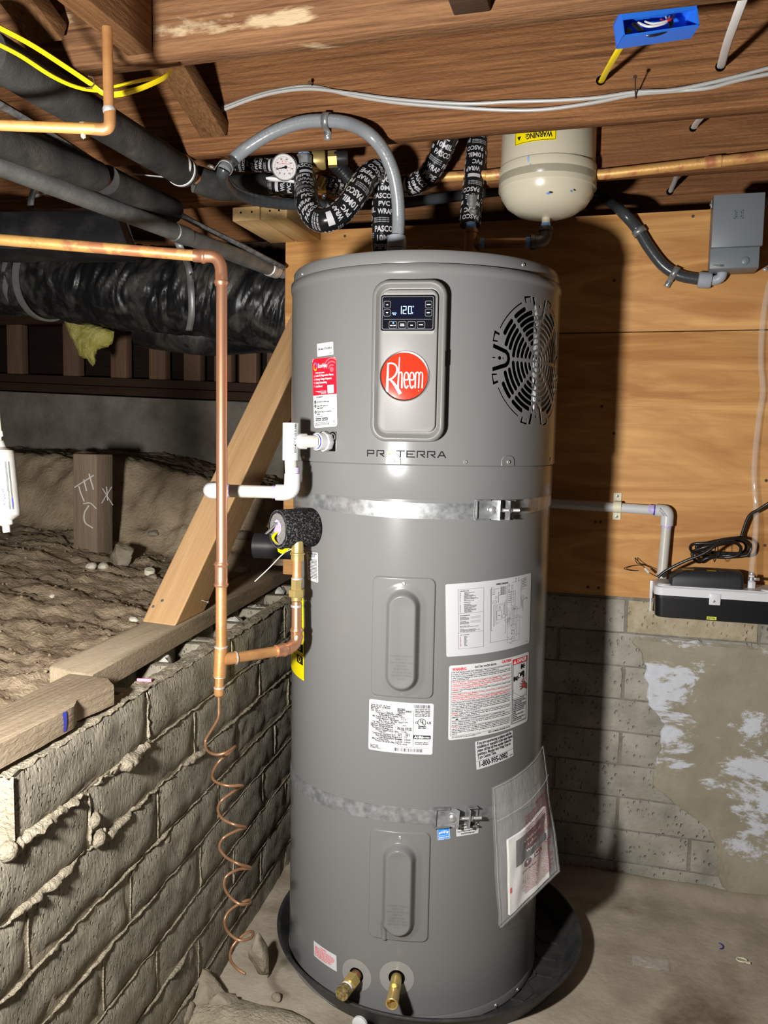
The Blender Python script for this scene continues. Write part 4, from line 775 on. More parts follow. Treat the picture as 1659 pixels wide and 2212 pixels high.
L.ring(w*.825, h*.375, .0090, .0012); L.text('U', w*.800, h*.375, .0064, bold=.04); L.text('L', w*.832, h*.405, .0064, bold=.04); L.text('C', w*.725, h*.40, .0052, bold=.03); L.text('US', w*.905, h*.40, .0052, bold=.03); L.text('LISTED', w*.83, h*.49, .0055, al='c', bold=.03, w=w*.125)
L.rect(w*.70, h*.625, w*.965, h*.70); L.col(1).text('AHRI', w*.715, h*.685, .0055, bold=.03, off=.0009).text('CERTIFIED', w*.82, h*.68, .0034, off=.0009, w=w*.13, bold=.02); L.col(0)
L.text('Assembled in Mexico', w*.83, h*.775, .0028, al='c', w=w*.21, bold=.02); L.text('Assemble au Mexique', w*.83, h*.805, .0028, al='c', w=w*.21, bold=.02)
for i, t in enumerate(('Water Heater Division', 'Montgomery, Alabama', 'Assembled in Mexico')): L.text(t, w*.03, h*(.90+i*.026), .0024, w=w*(.13+.04*(i == 2)))
L.fin(['black_print', 'white_print'])
# small labels by the lower strap and drain
L = Lab('energy_sticker', [(945.5, 1790), (970, 1786), (972, 1810), (946, 1814)], R, 'label_blue', .0005); w, h = L.w, L.h
L.frame(0, 0, w, h, .0007); L.line(0, h*.66, w, h*.66, .0006); L.text('ENERGY STAR', w*.5, h*.90, .0034, w=w*.86, al='c'); L.ring(w*.5, h*.62, w*.40, .0005, a0=PI*1.05, a1=PI*1.95); L.text('energy', w*.08, h*.50, .0052, w=w*.62, rot=-.15); L.poly([(w*.80, h*.25), (w*.84, h*.37), (w*.96, h*.38), (w*.86, h*.45), (w*.90, h*.57), (w*.80, h*.49), (w*.71, h*.57), (w*.74, h*.45), (w*.66, h*.38), (w*.77, h*.37)]); L.fin(['white_print'])
L = Lab('notice_sticker', [(985, 1782), (1034, 1773), (1033, 1799), (985.5, 1807)], R, 'label_white', .001); w, h = L.w, L.h
L.text('WARNING / AVERTISSEMENT', w*.22, h*.22, .0042, w=w*.72, bold=.02); L.text('Cancer and Reproductive Harm', w*.2, h*.45, .0032, w=w*.68); L.text('Cancer et Troubles de l\'appareil reproducteur', w*.04, h*.65, .0028, w=w*.92); L.text('www.P65Warnings.ca.gov', w*.2, h*.86, .0032, w=w*.62); L.poly([(w*.04, h*.42), (w*.16, h*.42), (w*.1, h*.12)]); L.fin(['black_print'])
L = Lab('inlet_sticker', [(678, 2031), (727, 2064), (728, 2099), (679, 2064)], R, 'label_white', .002); w, h = L.w, L.h
L.text('COLD INLET', w*.45, h*.20, .0042, w=w*.28, al='c', bold=.02)
for i, t in enumerate(('This label must be removed prior to', 'Before connecting a heat trap fitting', 'Install in accordance with the manual', 'to reduce the chance of leaks at the', 'threaded inlet connection fitting', 'Use only listed thread sealant', 'Do not apply heat to the nipple', 'See Use and Care Manual')): L.text(t, w*.06, h*(.30+i*.082), .0028, w=w*.86*len(t)/37)
L.fin(['pink_print'])
L = Lab('valve_sticker', [(662, 1192), (687, 1194), (688, 1259), (666, 1252)], R, 'label_white', .003); w, h = L.w, L.h
for i, t in enumerate(('TEMPERATURE AND PRESSURE', 'RELIEF VALVE', 'IMPORTANT')): L.text(t, w*.52, h*(.07+i*.05), .0026, w=w*(.8 if i == 0 else .5), al='c', bold=.02)
for i in range(14): t = ('To reduce the risk of excessive', 'pressures and temperatures install', 'protective equipment required by', 'local codes but not less than a', 'listed relief valve marked with')[i % 5]; L.text(t, w*.10, h*(.26+i*.049), .0022, w=w*.82)
L.text('AP18430', w*.95, h*.965, .0012, al='r'); L.fin(['black_print'])
# yellow energy guide sheet, partly hidden by the relief pipe
L = Lab('energy_guide', None, R+.0012, 'label_yellow', .002, ang=[(math.radians(-158), .915), (cyl(657, 1300, R)[0], .915), (cyl(658.5, 1471, R)[0], cyl(658.5, 1471, R)[1]), (math.radians(-158), cyl(658.5, 1471, R)[1])]); w, h = L.w, L.h
L.text('ENERGYGUIDE', w*.5, h*.09, .011, w=w*.8, al='c', bold=.03)
for i in range(7): L.line(w*.05, h*(.2+i*.085), w*.95, h*(.2+i*.085), .0006); L.text('Based on standard U.S. Government tests', w*.08, h*(.24+i*.085), .0030, w=w*.6)
for y in (.57, .72): L.rect(w*.68, h*y, w*.96, h*(y+.10)); L.col(1).ring(w*.82, h*(y+.045), .007, .0025, off=.0009); L.col(0)
L.text('ftc.gov/energy', w*.1, h*.93, .0030); L.fin(['black_print', 'label_yellow'])
# ---- drain valves with film washers
def washer(px, py, name, r0, r1):
    t, z = cyl(px, py, R); mb = MB(); V = []; n = 40
    for i in range(n):
        a = 2*PI*i/n
        for r_ in (r0, r1): V.append(cp(t+r_*math.cos(a)/R, z+r_*math.sin(a), R+.0008))
    mb.add(V, [(2*i, 2*i+1, (2*i+3) % (2*n), (2*i+2) % (2*n)) for i in range(n)]); obj(name, mb, 'washer_film', heater)
    mb = MB(); mb.add([cp(t+r0*math.cos(2*PI*i/24)/R, z+r0*math.sin(2*PI*i/24), R+.0005) for i in range(24)], [tuple(range(24))]); obj('pipe_hole', mb, 'black_void', heater)
    return t, z
t, z = washer(770, 2106, 'washer', .017, .036); d = unit(cp(t, 0, 1)+cZ*-.02); c = cp(t, z, R)
mb = MB(); mb.lathe([(.0125, -.02), (.0125, .016)], c, d, 20); v1 = obj('inlet_nipple', mb, 'copper_dark', heater)
mb = MB(); mb.lathe([(.0165, .014), (.0175, .017), (.0175, .036), (.0155, .039)], c, d, 6); mb.lathe([(.012, .038), (.012, .048)], c, d, 20); obj('hex_adapter', mb, 'brass', v1, sharp=30)
mb = MB(); mb.lathe([(.0132, .043), (.0138, .045), (.0138, .050), (.0130, .052)], c, d, 20); obj('tape_wrap', mb, 'white_print', v1)
mb = MB(); mb.lathe([(.0140, .050), (.0152, .052), (.0152, .068), (.0145, .070), (0, .070)], c, d, 28); obj('brass_cap', mb, 'brass_dusty', v1, sharp=40)
t, z = washer(857, 2112, 'washer', .018, .038); d = unit(cp(t, 0, 1)+cZ*-.03); c = cp(t, z, R)
mb = MB(); mb.lathe([(.0115, -.02), (.0125, .03), (.0125, .055), (.0132, .058), (.0132, .082), (.0122, .083), (.0100, .082), (.0092, .06), (.005, .06), (.005, .05), (0, .05)], c, d, 28); mb.lathe([(.0085, 0), (.0085, .014), (.0070, .016), (0, .016)], c+d*.045, unit(cZ+d*.1), 18); mb.box(c+d*.046+cZ*.0175, (.008, .003, .005), (pu, d, cZ)); obj('drain_valve', mb, 'brass', heater, sharp=40)
# ---- condensate outlet recess, top junction box
t0, z0 = cyl(716, 953, RU); Pq = lambda x, y, o: cp(t0+x/RU, z0+y, RU+o)
mb = MB(); q = [(-.05, -.022), (.0145, -.022), (.0145, .015), (.010, .020), (.003, .021), (-.05, .004)]; mb.grid(lambda u, v: Pq(-.05+.0645*u, -.022+v*(.022+.004+.016*min(1, u/.8)), .0012), 16, 2); rec = obj('drain_recess', mb, 'black_void', heater)
mb = MB(); mb.tube([Pq(x, y, .001) for x, y in [(-.05, -.022), (-.02, -.022), (.0145, -.022), (.0145, 0), (.0145, .015), (.010, .020), (.003, .021), (-.02, .0125)]], .0011, 6); mb.lathe([(.008, 0), (.008, .002), (.0062, .0022), (.0062, .001), (0, .001)], Pq(.004, .009, 0), cp(t0, 0, 1), 20); mb.box(Pq(.004, .009, .0015), (.0014, .001, .013), (cp(t0, 0, 1), (-math.sin(t0), math.cos(t0), 0), cZ)); obj('recess_rim', mb, 'grey_enamel', rec)
jc = atd(921, 524, 1.90); mb = MB(); mb.box((jc[0], jc[1], 1.685), (.092, .07, .036), None, .003); mb.box((jc[0], jc[1], 1.701), (.096, .074, .010), None, .002); obj('wiring_box', mb, 'grey_plastic', heater)
# ================================================================== STRAPS, PAN, BAG
def band(mb, zf, Rr, h, t0, t1, n=150, dents=()):
    V = []
    for i in range(n+1):
        t = t0+(t1-t0)*i/n; z = zf(t); b = sum(k*math.exp(-((t-c)/.012)**2) for c, k in dents)
        for rr_, dz in ((Rr-.0003, -h/2), (Rr+.0012+b, -h/2), (Rr+.0012+b, h/2), (Rr-.0003, h/2)): V.append(cp(t, z+dz, rr_))
    mb.add(V, [(4*i+j, 4*i+(j+1) % 4, 4*i+4+(j+1) % 4, 4*i+4+j) for i in range(n) for j in range(4)])
def strap(name, label, zf, tcl, dents, Rr, drop):
    root = thing(name, label, 'strap', (0, 0, zf(tcl)), 'galvanized straps round the heater')
    d = math.radians
    mb = MB(); band(mb, zf, Rr, .0325, tcl+d(7), tcl+d(353), 170, dents); obj('band', mb, 'galv', root, sharp=35)
    t = tcl; e = cp(t, 0, 1); u = np.array([-math.sin(t), math.cos(t), 0]); c = cp(t, zf(t), Rr); w = u*(math.cos(drop))-cZ*math.sin(drop); dn = np.cross(e, w); dn = dn*(-1 if dn[2] > 0 else 1)
    # left bracket: strap loops through, flange with bolt hole
    mb = MB(); pr = [(-.052, .001), (-.030, .003), (-.016, .0035), (-.006, .010), (-.002, .020), (-.0005, .021), (-.004, .009), (-.015, .0015), (-.052, -.0002)]
    mb.prism([(a, b) for a, b in pr], c-dn*-.0205, w, e, -dn*-1, -.041); mb.box(c-w*.034+dn*-.020+e*.004, (.036, .003, .009), (w, dn, e)); mb.box(c-w*.034+dn*.020+e*.004, (.036, .003, .009), (w, dn, e))
    mb.box(c-w*.047+e*.0035, (.003, .036, .004), (w, dn, e), .0008); br = obj('clamp_bracket', mb, 'galv', root, sharp=35)
    mb = MB(); mb.lathe([(.0075, .0), (.0075, .003), (.005, .005), (0, .005)], c-w*.012+e*.009, unit(e-w*.4), 16); obj('bolt_head', mb, 'zinc', br)
    mb = MB(); mb.box(c+w*.024+e*.010, (.0025, .041, .024), (w, dn, e), .001); mb.box(c+w*.036+e*.001, (.026, .038, .0025), (w, dn, e), .001); mb.box(c+w*.034+dn*.020+e*.006, (.022, .002, .012), (w, dn, e)); mb.box(c+w*.034-dn*.020+e*.006, (.022, .002, .012), (w, dn, e)); obj('clamp_plate', mb, 'galv', root, sharp=35)
    P0, P1 = c-w*.004+e*.013, c+w*.052+e*.013+(e*.002); pts = [P0+(P1-P0)*i/60 for i in range(61)]
    mb = MB(); mb.tube(pts, [(.0042 if i % 2 else .0034) if i > 14 else .0036 for i in range(61)], 10); bolt = obj('bolt', mb, 'zinc', root, sharp=70)
    mb = MB(); mb.lathe([(.007, 0), (.007, .005)], c+w*.0265+e*.0135, w, 6); obj('nut', mb, 'zinc', bolt, sharp=30)
    return root
def zfit(pts, Rr):
    A = [cyl(px, py, Rr) for px, py in pts]; M = np.array([[1, math.cos(t), math.sin(t)] for t, z in A]); k = np.linalg.lstsq(M, np.array([z for t, z in A]), rcond=None)[0]
    return lambda t: k[0]+k[1]*math.cos(t)+k[2]*math.sin(t)
d2r = math.radians
strap('earthquake_strap', 'upper galvanized steel strap clamped round the heater just under its seam', zfit([(723, 1091), (940, 1103.5), (1187, 1079), (665, 1075)], R+.003), cyl(1068, 1105, R)[0], [(d2r(a), .0025) for a in (-108.5, -106, -87, -84.5, -60, -30, -27)], R+.0006, .02)
strap('earthquake_strap', 'lower galvanized steel strap with its bolt clamp above the bottom element cover', zfit([(682, 1717), (764, 1746), (846, 1758), (903, 1764), (1063, 1753)], R+.001), cyl(985, 1764, R)[0], [(d2r(a), .002) for a in (-110, -108, -75)], R+.0006, .04)
PC = np.array([.036, .030, 0]); pan = thing('drain_pan', 'round black plastic drain pan on the concrete floor under the water heater', 'pan', (PC[0], PC[1], .001))
mb = MB(); mb.lathe([(0, .001), (.345, .001), (.378, .058), (.384, .058), (.3845, .061), (.383, .0635), (.378, .0635), (.3745, .061), (.343, .0055), (0, .0055)], PC, cZ, 128, cap=False); obj('pan_body', mb, 'pan_plastic', pan, sharp=45)
mb = MB()                                          # raised honeycomb ribs on the pan floor
for i in range(-7, 8):
    for j in range(-8, 9):
        c = PC+np.array([i*.0606, (j+.5*(i % 2))*.07, .0055])
        for k in range(3):
            a0, a1 = k*PI/3, (k+1)*PI/3; p, q = c+.0404*np.array([math.cos(a0), math.sin(a0), 0]), c+.0404*np.array([math.cos(a1), math.sin(a1), 0]); m_ = (p+q)/2-PC
            if np.hypot(m_[0], m_[1]) < .325 and np.hypot(*(m_+PC)[:2]) > .30: tt = unit(q-p); mb.box((p+q)/2, (.041, .005, .005), (tt, np.cross(cZ, tt), cZ))
obj('honeycomb_rib', mb, 'pan_plastic', pan, kind='stuff', smooth=False)
mb = MB(); c = onz(777, 2213, .045); nrm = unit(c-PC-cZ*c[2]); mb.lathe([(.0, 0), (.017, 0), (.017, .006), (.014, .008), (0, .008)], c-nrm*.004, nrm, 24); obj('drain_plug', mb, 'pvc_white', pan)
# document bag hung on the heater
bagC = [cyl(1062, 1689, R+.001), cyl(1178, 1625, R+.001)]; b0, b1 = cp(bagC[0][0], bagC[0][1], R+.004), cp(d2r(-8), .60, R+.004)
bot0, bot1 = atd(1077, 2002, 1.815), atd(1203, 1880, 1.895)
bag = thing('document_bag', 'clear plastic document bag with red print hanging on the heater side', 'bag', (b0+bot1)/2)
tA, tB = bagC[0][0], d2r(-4)
def bagP(u, v, o=0):
    t = tA+(tB-tA)*u; top = cp(t, .529+.035*u, R+.003); low = bot0*(1-u)+bot1*u; n = unit(cp((tA+tB)/2, 0, 1)); k = v**.8
    return top*(1-k)+low*k+n*(o+.006*math.sin(PI*min(1, v*1.1))*math.sin(PI*u)+.0035*nz((u*2.2, v*1.2, 3), 2.2, 2)*min(1, v*3)*min(1, (1-v)*6+.3))
mb = MB(); mb.grid(lambda u, v: bagP(u, v, .008), 40, 60); obj('front_film', mb, 'bag_film', bag)
mb = MB(); mb.grid(lambda u, v: bagP(u, v*1.0, -.001-.002*math.sin(PI*v)), 24, 30); obj('back_film', mb, 'bag_film', bag)
mb = MB(); mb.tube([bagP(u/20, 0, .004) for u in range(21)]+[bagP(1, v/24, .004) for v in range(1, 25)]+[bagP(1-u/20, 1, .004) for u in range(1, 21)]+[bagP(0, 1-v/24, .004) for v in range(1, 24)], .0008, 6, closed=True, cap=False); mb.tube([bagP(u/20, .16, .009) for u in range(21)], .0008, 5); obj('welded_edge', mb, 'bag_film', bag)
S = Sheet(lambda x, y, o: bagP(x, y, .0092)); rr_ = random.Random(5)
def warn(y, title, n, x0, x1, tt):
    S.text(title, (x0+x1)/2+.10, y, .017, w=.30, al='c', off=0, bold=.03)
    for i in range(n): k = rr_.uniform(.75, 1); S.text(tt[i % len(tt)], (x0+x1)/2, y+.026+i*.0205, .0130, w=(x1-x0)*k, al='c', off=0, bold=.015)
T_ = ('THESE INSTRUCTIONS MUST BE KEPT WITH THE WATER HEATER', 'INSTALLER PLEASE LEAVE THIS PACKET FOR THE HOMEOWNER', 'READ ALL INSTRUCTIONS BEFORE INSTALLING THIS PRODUCT', 'DO NOT REMOVE THIS BAG UNTIL THE UNIT IS IN SERVICE', 'KEEP PLASTIC BAG AWAY FROM CHILDREN AT ALL TIMES', 'SAVE THIS PACKET FOR FUTURE REFERENCE AND SERVICE')
warn(.225, 'IMPORTANT', 13, .36, .92, T_); warn(.60, 'IMPORTANTE', 14, .32, .90, ('ESTAS INSTRUCCIONES DEBEN CONSERVARSE CON EL CALENTADOR', 'INSTALADOR POR FAVOR DEJE ESTE PAQUETE PARA EL PROPIETARIO', 'LEA TODAS LAS INSTRUCCIONES ANTES DE INSTALAR', 'NO RETIRE ESTA BOLSA HASTA QUE LA UNIDAD FUNCIONE'))
obj('warning_print', S.mb, 'maroon_print', bag, smooth=False, kind='stuff')
def bkP(x, y, o): return bagP(.15+.68*x, .335+.63*y, o)
book = thing('warranty_booklet', 'white booklet with a dark title block inside the clear bag', 'booklet', bkP(.5, .5, 0))
mb = MB(); n = 14
for k, o in enumerate((.0005, .0060)): mb.grid(lambda u, v: bkP(u, v, o), 3*n, 3*n)
for a in range(n):
    for u0, v0, u1, v1 in ((a/n, 0, (a+1)/n, 0), (a/n, 1, (a+1)/n, 1), (0, a/n, 0, (a+1)/n), (1, a/n, 1, (a+1)/n)): mb.add([bkP(u0, v0, .0005), bkP(u1, v1, .0005), bkP(u1, v1, .006), bkP(u0, v0, .006)], [(0, 1, 2, 3)])
obj('pages', mb, 'paper', book, sharp=30)
S = Sheet(lambda x, y, o: bkP(x, y, .0066+o*.5))
for i in range(6): S.rect(.14+.82*i/6, .055, .14+.82*(i+1)/6, .40, .0003)
S.col(1)
for i, t in enumerate(('Certificate of', 'Limited', 'Warranty')): S.text(t, .56, .16+i*.075, .036, w=(.46, .28, .34)[i], al='c', off=.0008, bold=.01)
S.col(0).disc(.42, .46, .085, ry=.055); S.rect(.58, .42, .80, .475); S.col(1).text('R', .42, .475, .04, al='c', off=.0012, bold=.03).text('RUUD', .69, .463, .03, w=.17, al='c', off=.0012)
S.col(0).text('Rheem and Ruud', .45, .56, .022, w=.34, al='c'); S.col(2).rect(.0, .62, .045, .69); obj('cover_print', S.mb, ['cover_dark', 'white_print', 'red_print'], book, smooth=False, kind='stuff')
# ================================================================== PLYWOOD, LUMBER, STAKE
YP = .463
xl_ = -.553
def sheet(label, z0, z1):
    t = thing('plywood_sheet', label, 'plywood', (.3, YP+.009, z0)); mb = MB(); mb.box((xl_+(2.0-xl_)/2, YP+.009, (z0+z1)/2), (2.0-xl_, .018, z1-z0), None, .0008); p = obj('panel', mb, 'plywood', t)
    mb = MB(); mb.box((xl_-.0006, YP+.009, (z0+z1)/2), (.0012, .0175, z1-z0-.002)); obj('edge_plies', mb, 'plywood_edge', p); return t
pw1 = sheet('upper plywood sheet behind the grey switch box, edge beside the duct', 1.587, 1.905); pw2 = sheet('lower plywood sheet behind the white drain pipe and pump', .845, 1.584)
for i, (px, py) in enumerate(((1497, 467), (672, 517), (745, 510), (1300, 878), (1270, 1268), (1293, 1270), (1286, 1127), (1297, 1127), (1327, 606), (1652, 1178), (1655, 1038), (1326, 936))):
    c = ony(px, py, YP); mb = MB(); mb.lathe([(.0042, -.001), (.0042, .0006), (.0026, .0010), (0, .0004)], c, (0, -1, 0), 10); obj('nail_head', mb, 'rust', pw1 if c[2] > 1.586 else pw2)
for k, (px0, px1, y0) in enumerate(((501, 560, 447), (563, 641, 447))):
    a = ony(px0, 470, .215); b = ony(px1, 470, .215); t = thing('lumber_end', ('pale two by four stub with two nail holes above the plywood corner', 'pale two by four stub with curved growth rings beside the other stub')[k], 'lumber', ((a[0]+b[0])/2, .215, 1.873), 'pale lumber stubs at the plywood top')
    w = .082 if k == 0 else .078; x_c = -.562 if k == 0 else -.478
    mb = MB(); mb.box((x_c, .33, 1.8925), (w, .262, .038), None, .003); st = obj('board', mb, 'fresh_lumber_y', t)
    for dx in ((-.015, .018) if k == 0 else (-.012, .015)): mb = MB(); mb.lathe([(.0028, 0), (.0028, .0012), (0, .0012)], (x_c+dx, .1995, 1.896), (0, -1, 0), 10); obj('nail_hole', mb, 'black_void', st)
# diagonal brace (4x4) from the plank up to the corner of the plywood
foot = onz(372, 1337, .838); head = ony(640, 640, .40); bdir = unit(head-foot); bs_ = unit(np.cross(bdir, (.35, -1, 0.0))); 
fA, fB, fC = onz(306, 1343, .838), onz(378, 1353, .838), onz(441, 1321, .838)
brace = thing('diagonal_brace', 'new square timber brace leaning from the old plank up to the plywood', 'timber', (fA+fC)/2)
hA = atd(590, 760, 2.36); dv = unit(hA-fA); q = [fA, fB, fC, fA+(fC-fB)]
def cut_top(p, zt=1.70): return p+dv*((zt-p[2])/dv[2])
mb = MB(); ns = 24; rings = [[p+(cut_top(p)-p)*i/ns for p in q] for i in range(ns+1)]; mb.ring_loft(rings); bo = obj('timber', mb, 'fresh_brace', brace, smooth=False)
qr = Vector((1, 0, 0)).rotation_difference(Vector(dv)); bo.data.transform(qr.to_matrix().to_4x4().inverted()); bo.rotation_mode = 'QUATERNION'; bo.rotation_quaternion = qr   # grain runs along the timber
bv = bo.modifiers.new('b', 'BEVEL'); bv.width = .004; bv.segments = 2; bv.limit_method = 'ANGLE'
c = q[1]*.35+q[2]*.65+dv*.045; nn = unit(np.cross(dv, q[2]-q[1])); nn = nn if nn@(C0-c) > 0 else -nn
mb = MB(); mb.lathe([(.0011, -.01), (.0011, .016), (.0036, .016), (.0036, .018), (0, .018)], c, nn, 10); obj('nail', mb, 'zinc', brace)
for k_ in (.12, .3): cc = q[0]*(1-k_)+q[1]*k_+dv*(.03+.1*k_); n2 = unit(np.cross(dv, q[1]-q[0])); n2 = n2 if n2@(C0-cc) > 0 else -n2; mb = MB(); mb.lathe([(.004, -.001), (.004, .0008), (0, .001)], cc, n2, 10); obj('nail_head', mb, 'galv_dull', brace)
# old planks on the wall
def plank(name, label, tops, z, th, m):
    c = np.mean(tops, 0); t = thing(name, label, 'plank', (c[0], c[1], z-th)); mb = MB(); n = len(tops)
    ctr = []
    for i in range(n):
        a, b = np.array(tops[i]), np.array(tops[(i+1) % n]); ctr += [a+(b-a)*k/8 for k in range(8)]
    R_ = [[np.array([p[0], p[1], 0])+cZ*(zz+.0015*nz((p[0], p[1], zz), 20, 3))+(np.array([c[0], c[1], 0])-np.array([p[0], p[1], 0]))*ins for p in ctr] for zz, ins in ((z-th, .004), (z-th+.003, 0), (z-.003, 0), (z, .006))]
    mb.ring_loft(R_); obj('board', mb, m, t, sharp=50); return t
P1 = [onz(199, 1459, .838)[:2], onz(629, 1224, .838)[:2], onz(629, 1224, .838)[:2]+np.array([-.098, -.004]), onz(107, 1439, .838)[:2]]
plank('wall_plank', 'long weathered plank lying along the low block wall under the brace', P1, .838, .040, 'old_plank')
P2 = [onz(x, y, .843)[:2] for x, y in ((0, 1608), (160, 1526), (166, 1512), (246, 1478), (233, 1466), (150, 1454), (-80, 1570), (-90, 1655))]
pl2 = plank('broken_plank', 'short weathered plank with a splintered end and blue paint drip', P2, .843, .036, 'old_plank')
c = onz(140, 1560, .82); mb = MB(); mb.grid(lambda u, v: onz(133+u*9, 1540-u*4.5, .8425)+WNv*(.0015+.001*math.sin(PI*v))-cZ*(.032*v)+WDv*(.004*v*(.5-u)), 3, 5); obj('paint_drip', mb, 'blue_ink', pl2)
# short post in the dirt with chalk marks
fcn = atd(210, 1178, 2.78); hs = .047
sb = np.array([fcn[0]-hs, fcn[1]+hs, .88])
stake = thing('post_stub', 'short square post standing in the dirt with chalk letters', 'post', sb)
top_z = ony(205, 981, fcn[1])[2]
mb = MB(); mb.box((sb[0], sb[1], (.86+top_z)/2), (.094, .094, top_z-.86), (unit((1, 0, -.012)), (0, 1, 0), unit((.012, 0, 1))), .006); obj('post', mb, 'stake_wood', stake)
def zc(x, y): return x/2.5136, 880+y/2.5136
mb = MB()
for sg in (((405, 434), (510, 368)), ((428, 428), (440, 470), (458, 512)), ((455, 392), (470, 455)), ((483, 360), (508, 447)), ((452, 523), (490, 520), (523, 550)), ((483, 532), (458, 575), (462, 625), (505, 655))):
    mb.tube(cr([ony(*zc(*p), sb[1]-hs-.0006) for p in sg], 5), .0022, 5)
for sg in (((552, 520), (606, 432)), ((556, 440), (612, 530)), ((578, 430), (584, 505))): mb.tube(cr([onx(*zc(*p), sb[0]+hs+.0006) for p in sg], 5), .0020, 5)
obj('chalk_marks', mb, 'chalk', stake, kind='stuff')
# stones and scraps on the dirt
def stone(name, label, cat, c, sz, m='rock', seed=1, flat=.7, group=None, rough=.35):
    t_ = MB(); c = np.asarray(c, float); bm = bmesh.new()
    if 'pebble' in name or 'mound' in name: bmesh.ops.create_icosphere(bm, subdivisions=3, radius=1)
    else:
        rr_ = random.Random(seed); vs_ = [bm.verts.new(Vector((rr_.gauss(0, 1), rr_.gauss(0, 1), rr_.gauss(0, 1))).normalized()*rr_.uniform(.85, 1.1)) for _ in range(22)]
        h_ = bmesh.ops.convex_hull(bm, input=vs_); bmesh.ops.delete(bm, geom=[q for q in h_['geom_interior'] if isinstance(q, bmesh.types.BMVert)], context='VERTS')
        bmesh.ops.bevel(bm, geom=list(bm.edges), offset=.06, segments=1, affect='EDGES'); bmesh.ops.triangulate(bm, faces=list(bm.faces)); bmesh.ops.subdivide_edges(bm, edges=list(bm.edges), cuts=1, use_grid_fill=True); rough *= .35
    V = []
    for v in bm.verts:
        p = v.co; k = 1+rough*nz((p.x+seed, p.y, p.z), .9, 2)+.08*nz((p.x, p.y+seed, p.z), 3.5, 3); q = np.array([p.x, p.y, p.z])*k; V.append(c+q*np.array(sz)/2)
    bm.verts.index_update(); t_.add(V, [[v.index for v in f.verts] for f in bm.faces]); bm.free()
    return tag(obj(name, t_, m, loc=(c[0], c[1], c[2]-sz[2]/2), sharp=50), label, cat, group)
def gpx(px, py):                  # where the view meets the crawlspace ground
    for k in range(200):
        p = atd(px, py, 1.2+k*.015)
        if p[2] <= ground_z(p[0], p[1]): return p
    return p
p = gpx(266, 1222); stone('rock', 'fist sized brown rock lying on the dirt behind the timber brace', 'rock', p+cZ*.035, (.085, .08, .085), seed=2)
for (px, py, s_, lb) in ((322, 1243, .034, None), (222, 1228, .030, 'small pale pebble on the dirt beside the brown rock'), (196, 1228, .030, 'dull pebble on the dirt between post stub and pale pebble'), (113, 1292, .020, 'tiny white pebble alone on the rutted dirt'), (331, 1250, .025, 'flat tan pebble beside the cream plug in the dirt'), (521, 1237, .036, 'pale smooth stone in the shade right of the copper pipe'), (525, 1163, .05, 'rounded stone sticking out of the bank beside the brace'), (332, 1157, .034, 'tan pebble near the foot of the dirt bank'), (185, 1167, .026, 'small stone against the base of the chalk marked post'), (135, 968, .06, 'pale rubble stone on the bank by the concrete foundation'), (288, 1343, .022, 'small light stone beside the foot of the brace')):
    p = gpx(px, py)
    if lb is None:
        cap = thing('plastic_plug', 'small cream plastic plug lying on the dirt near the brown rock', 'cap', p); mb = MB(); ax = unit((.25, -.2, .95)); mb.lathe([(.016, 0), (.0165, .022), (.0145, .025), (0, .025)], p-cZ*.003, ax, 20); obj('cap', mb, 'ivory_plastic', cap, sharp=40); continue
    stone('pebble', lb, 'stone', p+cZ*s_*.25, (s_*1.2, s_, s_*.7), 'pale_stone' if ('pale' in lb or 'white' in lb or 'light' in lb) else 'rock', seed=px*.01)
mb = MB(); rr_ = random.Random(21)                  # loose crumbs
for i in range(1500):
    u = rr_.random()**1.6; y = -1.0+1.65*rr_.random(); xe = -.401-.084*(y+.288)-.17; x = xe-1.5*u; z = ground_z(x, y); r_ = rr_.choice([.003, .004, .006, .009])*rr_.uniform(.7, 1.2); th = rr_.uniform(0, 6)
    r_ *= .62; mb.add([np.array([x, y, z+r_*.25])+np.array(d)*r_*rr_.uniform(.6, 1.3) for d in ((1, .2, 0), (-.1, 1, .1), (-1, 0, 0), (.1, -1, 0), (0, 0, .45), (0, 0, -.8))], [(0, 1, 4), (1, 2, 4), (2, 3, 4), (3, 0, 4), (1, 0, 5), (2, 1, 5), (3, 2, 5), (0, 3, 5)])
obj('dirt_crumbs', mb, 'dirt', kind='stuff', smooth=False)
p = onz(297, 1473, .80); pk = thing('chalk_stick', 'short pink stick lying on top of the block wall', 'stick', p); mb = MB(); mb.lathe([(.0035, 0), (.0035, .028)], p+cZ*.004, unit((.98, .2, 0)), 10); obj('stick', mb, 'pink_stick', pk)
p = onz(558, 2110, .0); stone('rock', 'pointed grey stone standing beside the drain pan and copper coil', 'rock', p+cZ*.045, (.055, .05, .125), seed=5, rough=.45)
p = onz(597, 2160, .0); stone('pebble', 'small round stone between the pointed rock and the pan', 'stone', p+cZ*.008, (.022, .02, .02), seed=9)
p = onz(540, 2225, .0); stone('rubble_mound', 'low crumbly mound of rubble on the floor before the drain pan', 'rubble', p+cZ*.01, (.30, .12, .07), 'mortar', seed=12, rough=.25)
for (px, py, w_, hh_, sd_, lb) in ((455, 2150, .10, .10, 3, 'broken mortar lump at the foot of the low block wall'), (400, 2190, .08, .09, 8, 'dark mortar lump low against the block wall, nearest the photo edge'), (500, 2175, .07, .05, 6, 'squat mortar chunk beside the rubble mound')):
    p = onz(px, py, .03); stone('mortar_lump', lb, 'rubble', (p[0]-.02, p[1], .03), (w_, w_, hh_), 'rock', seed=sd_, rough=.5)
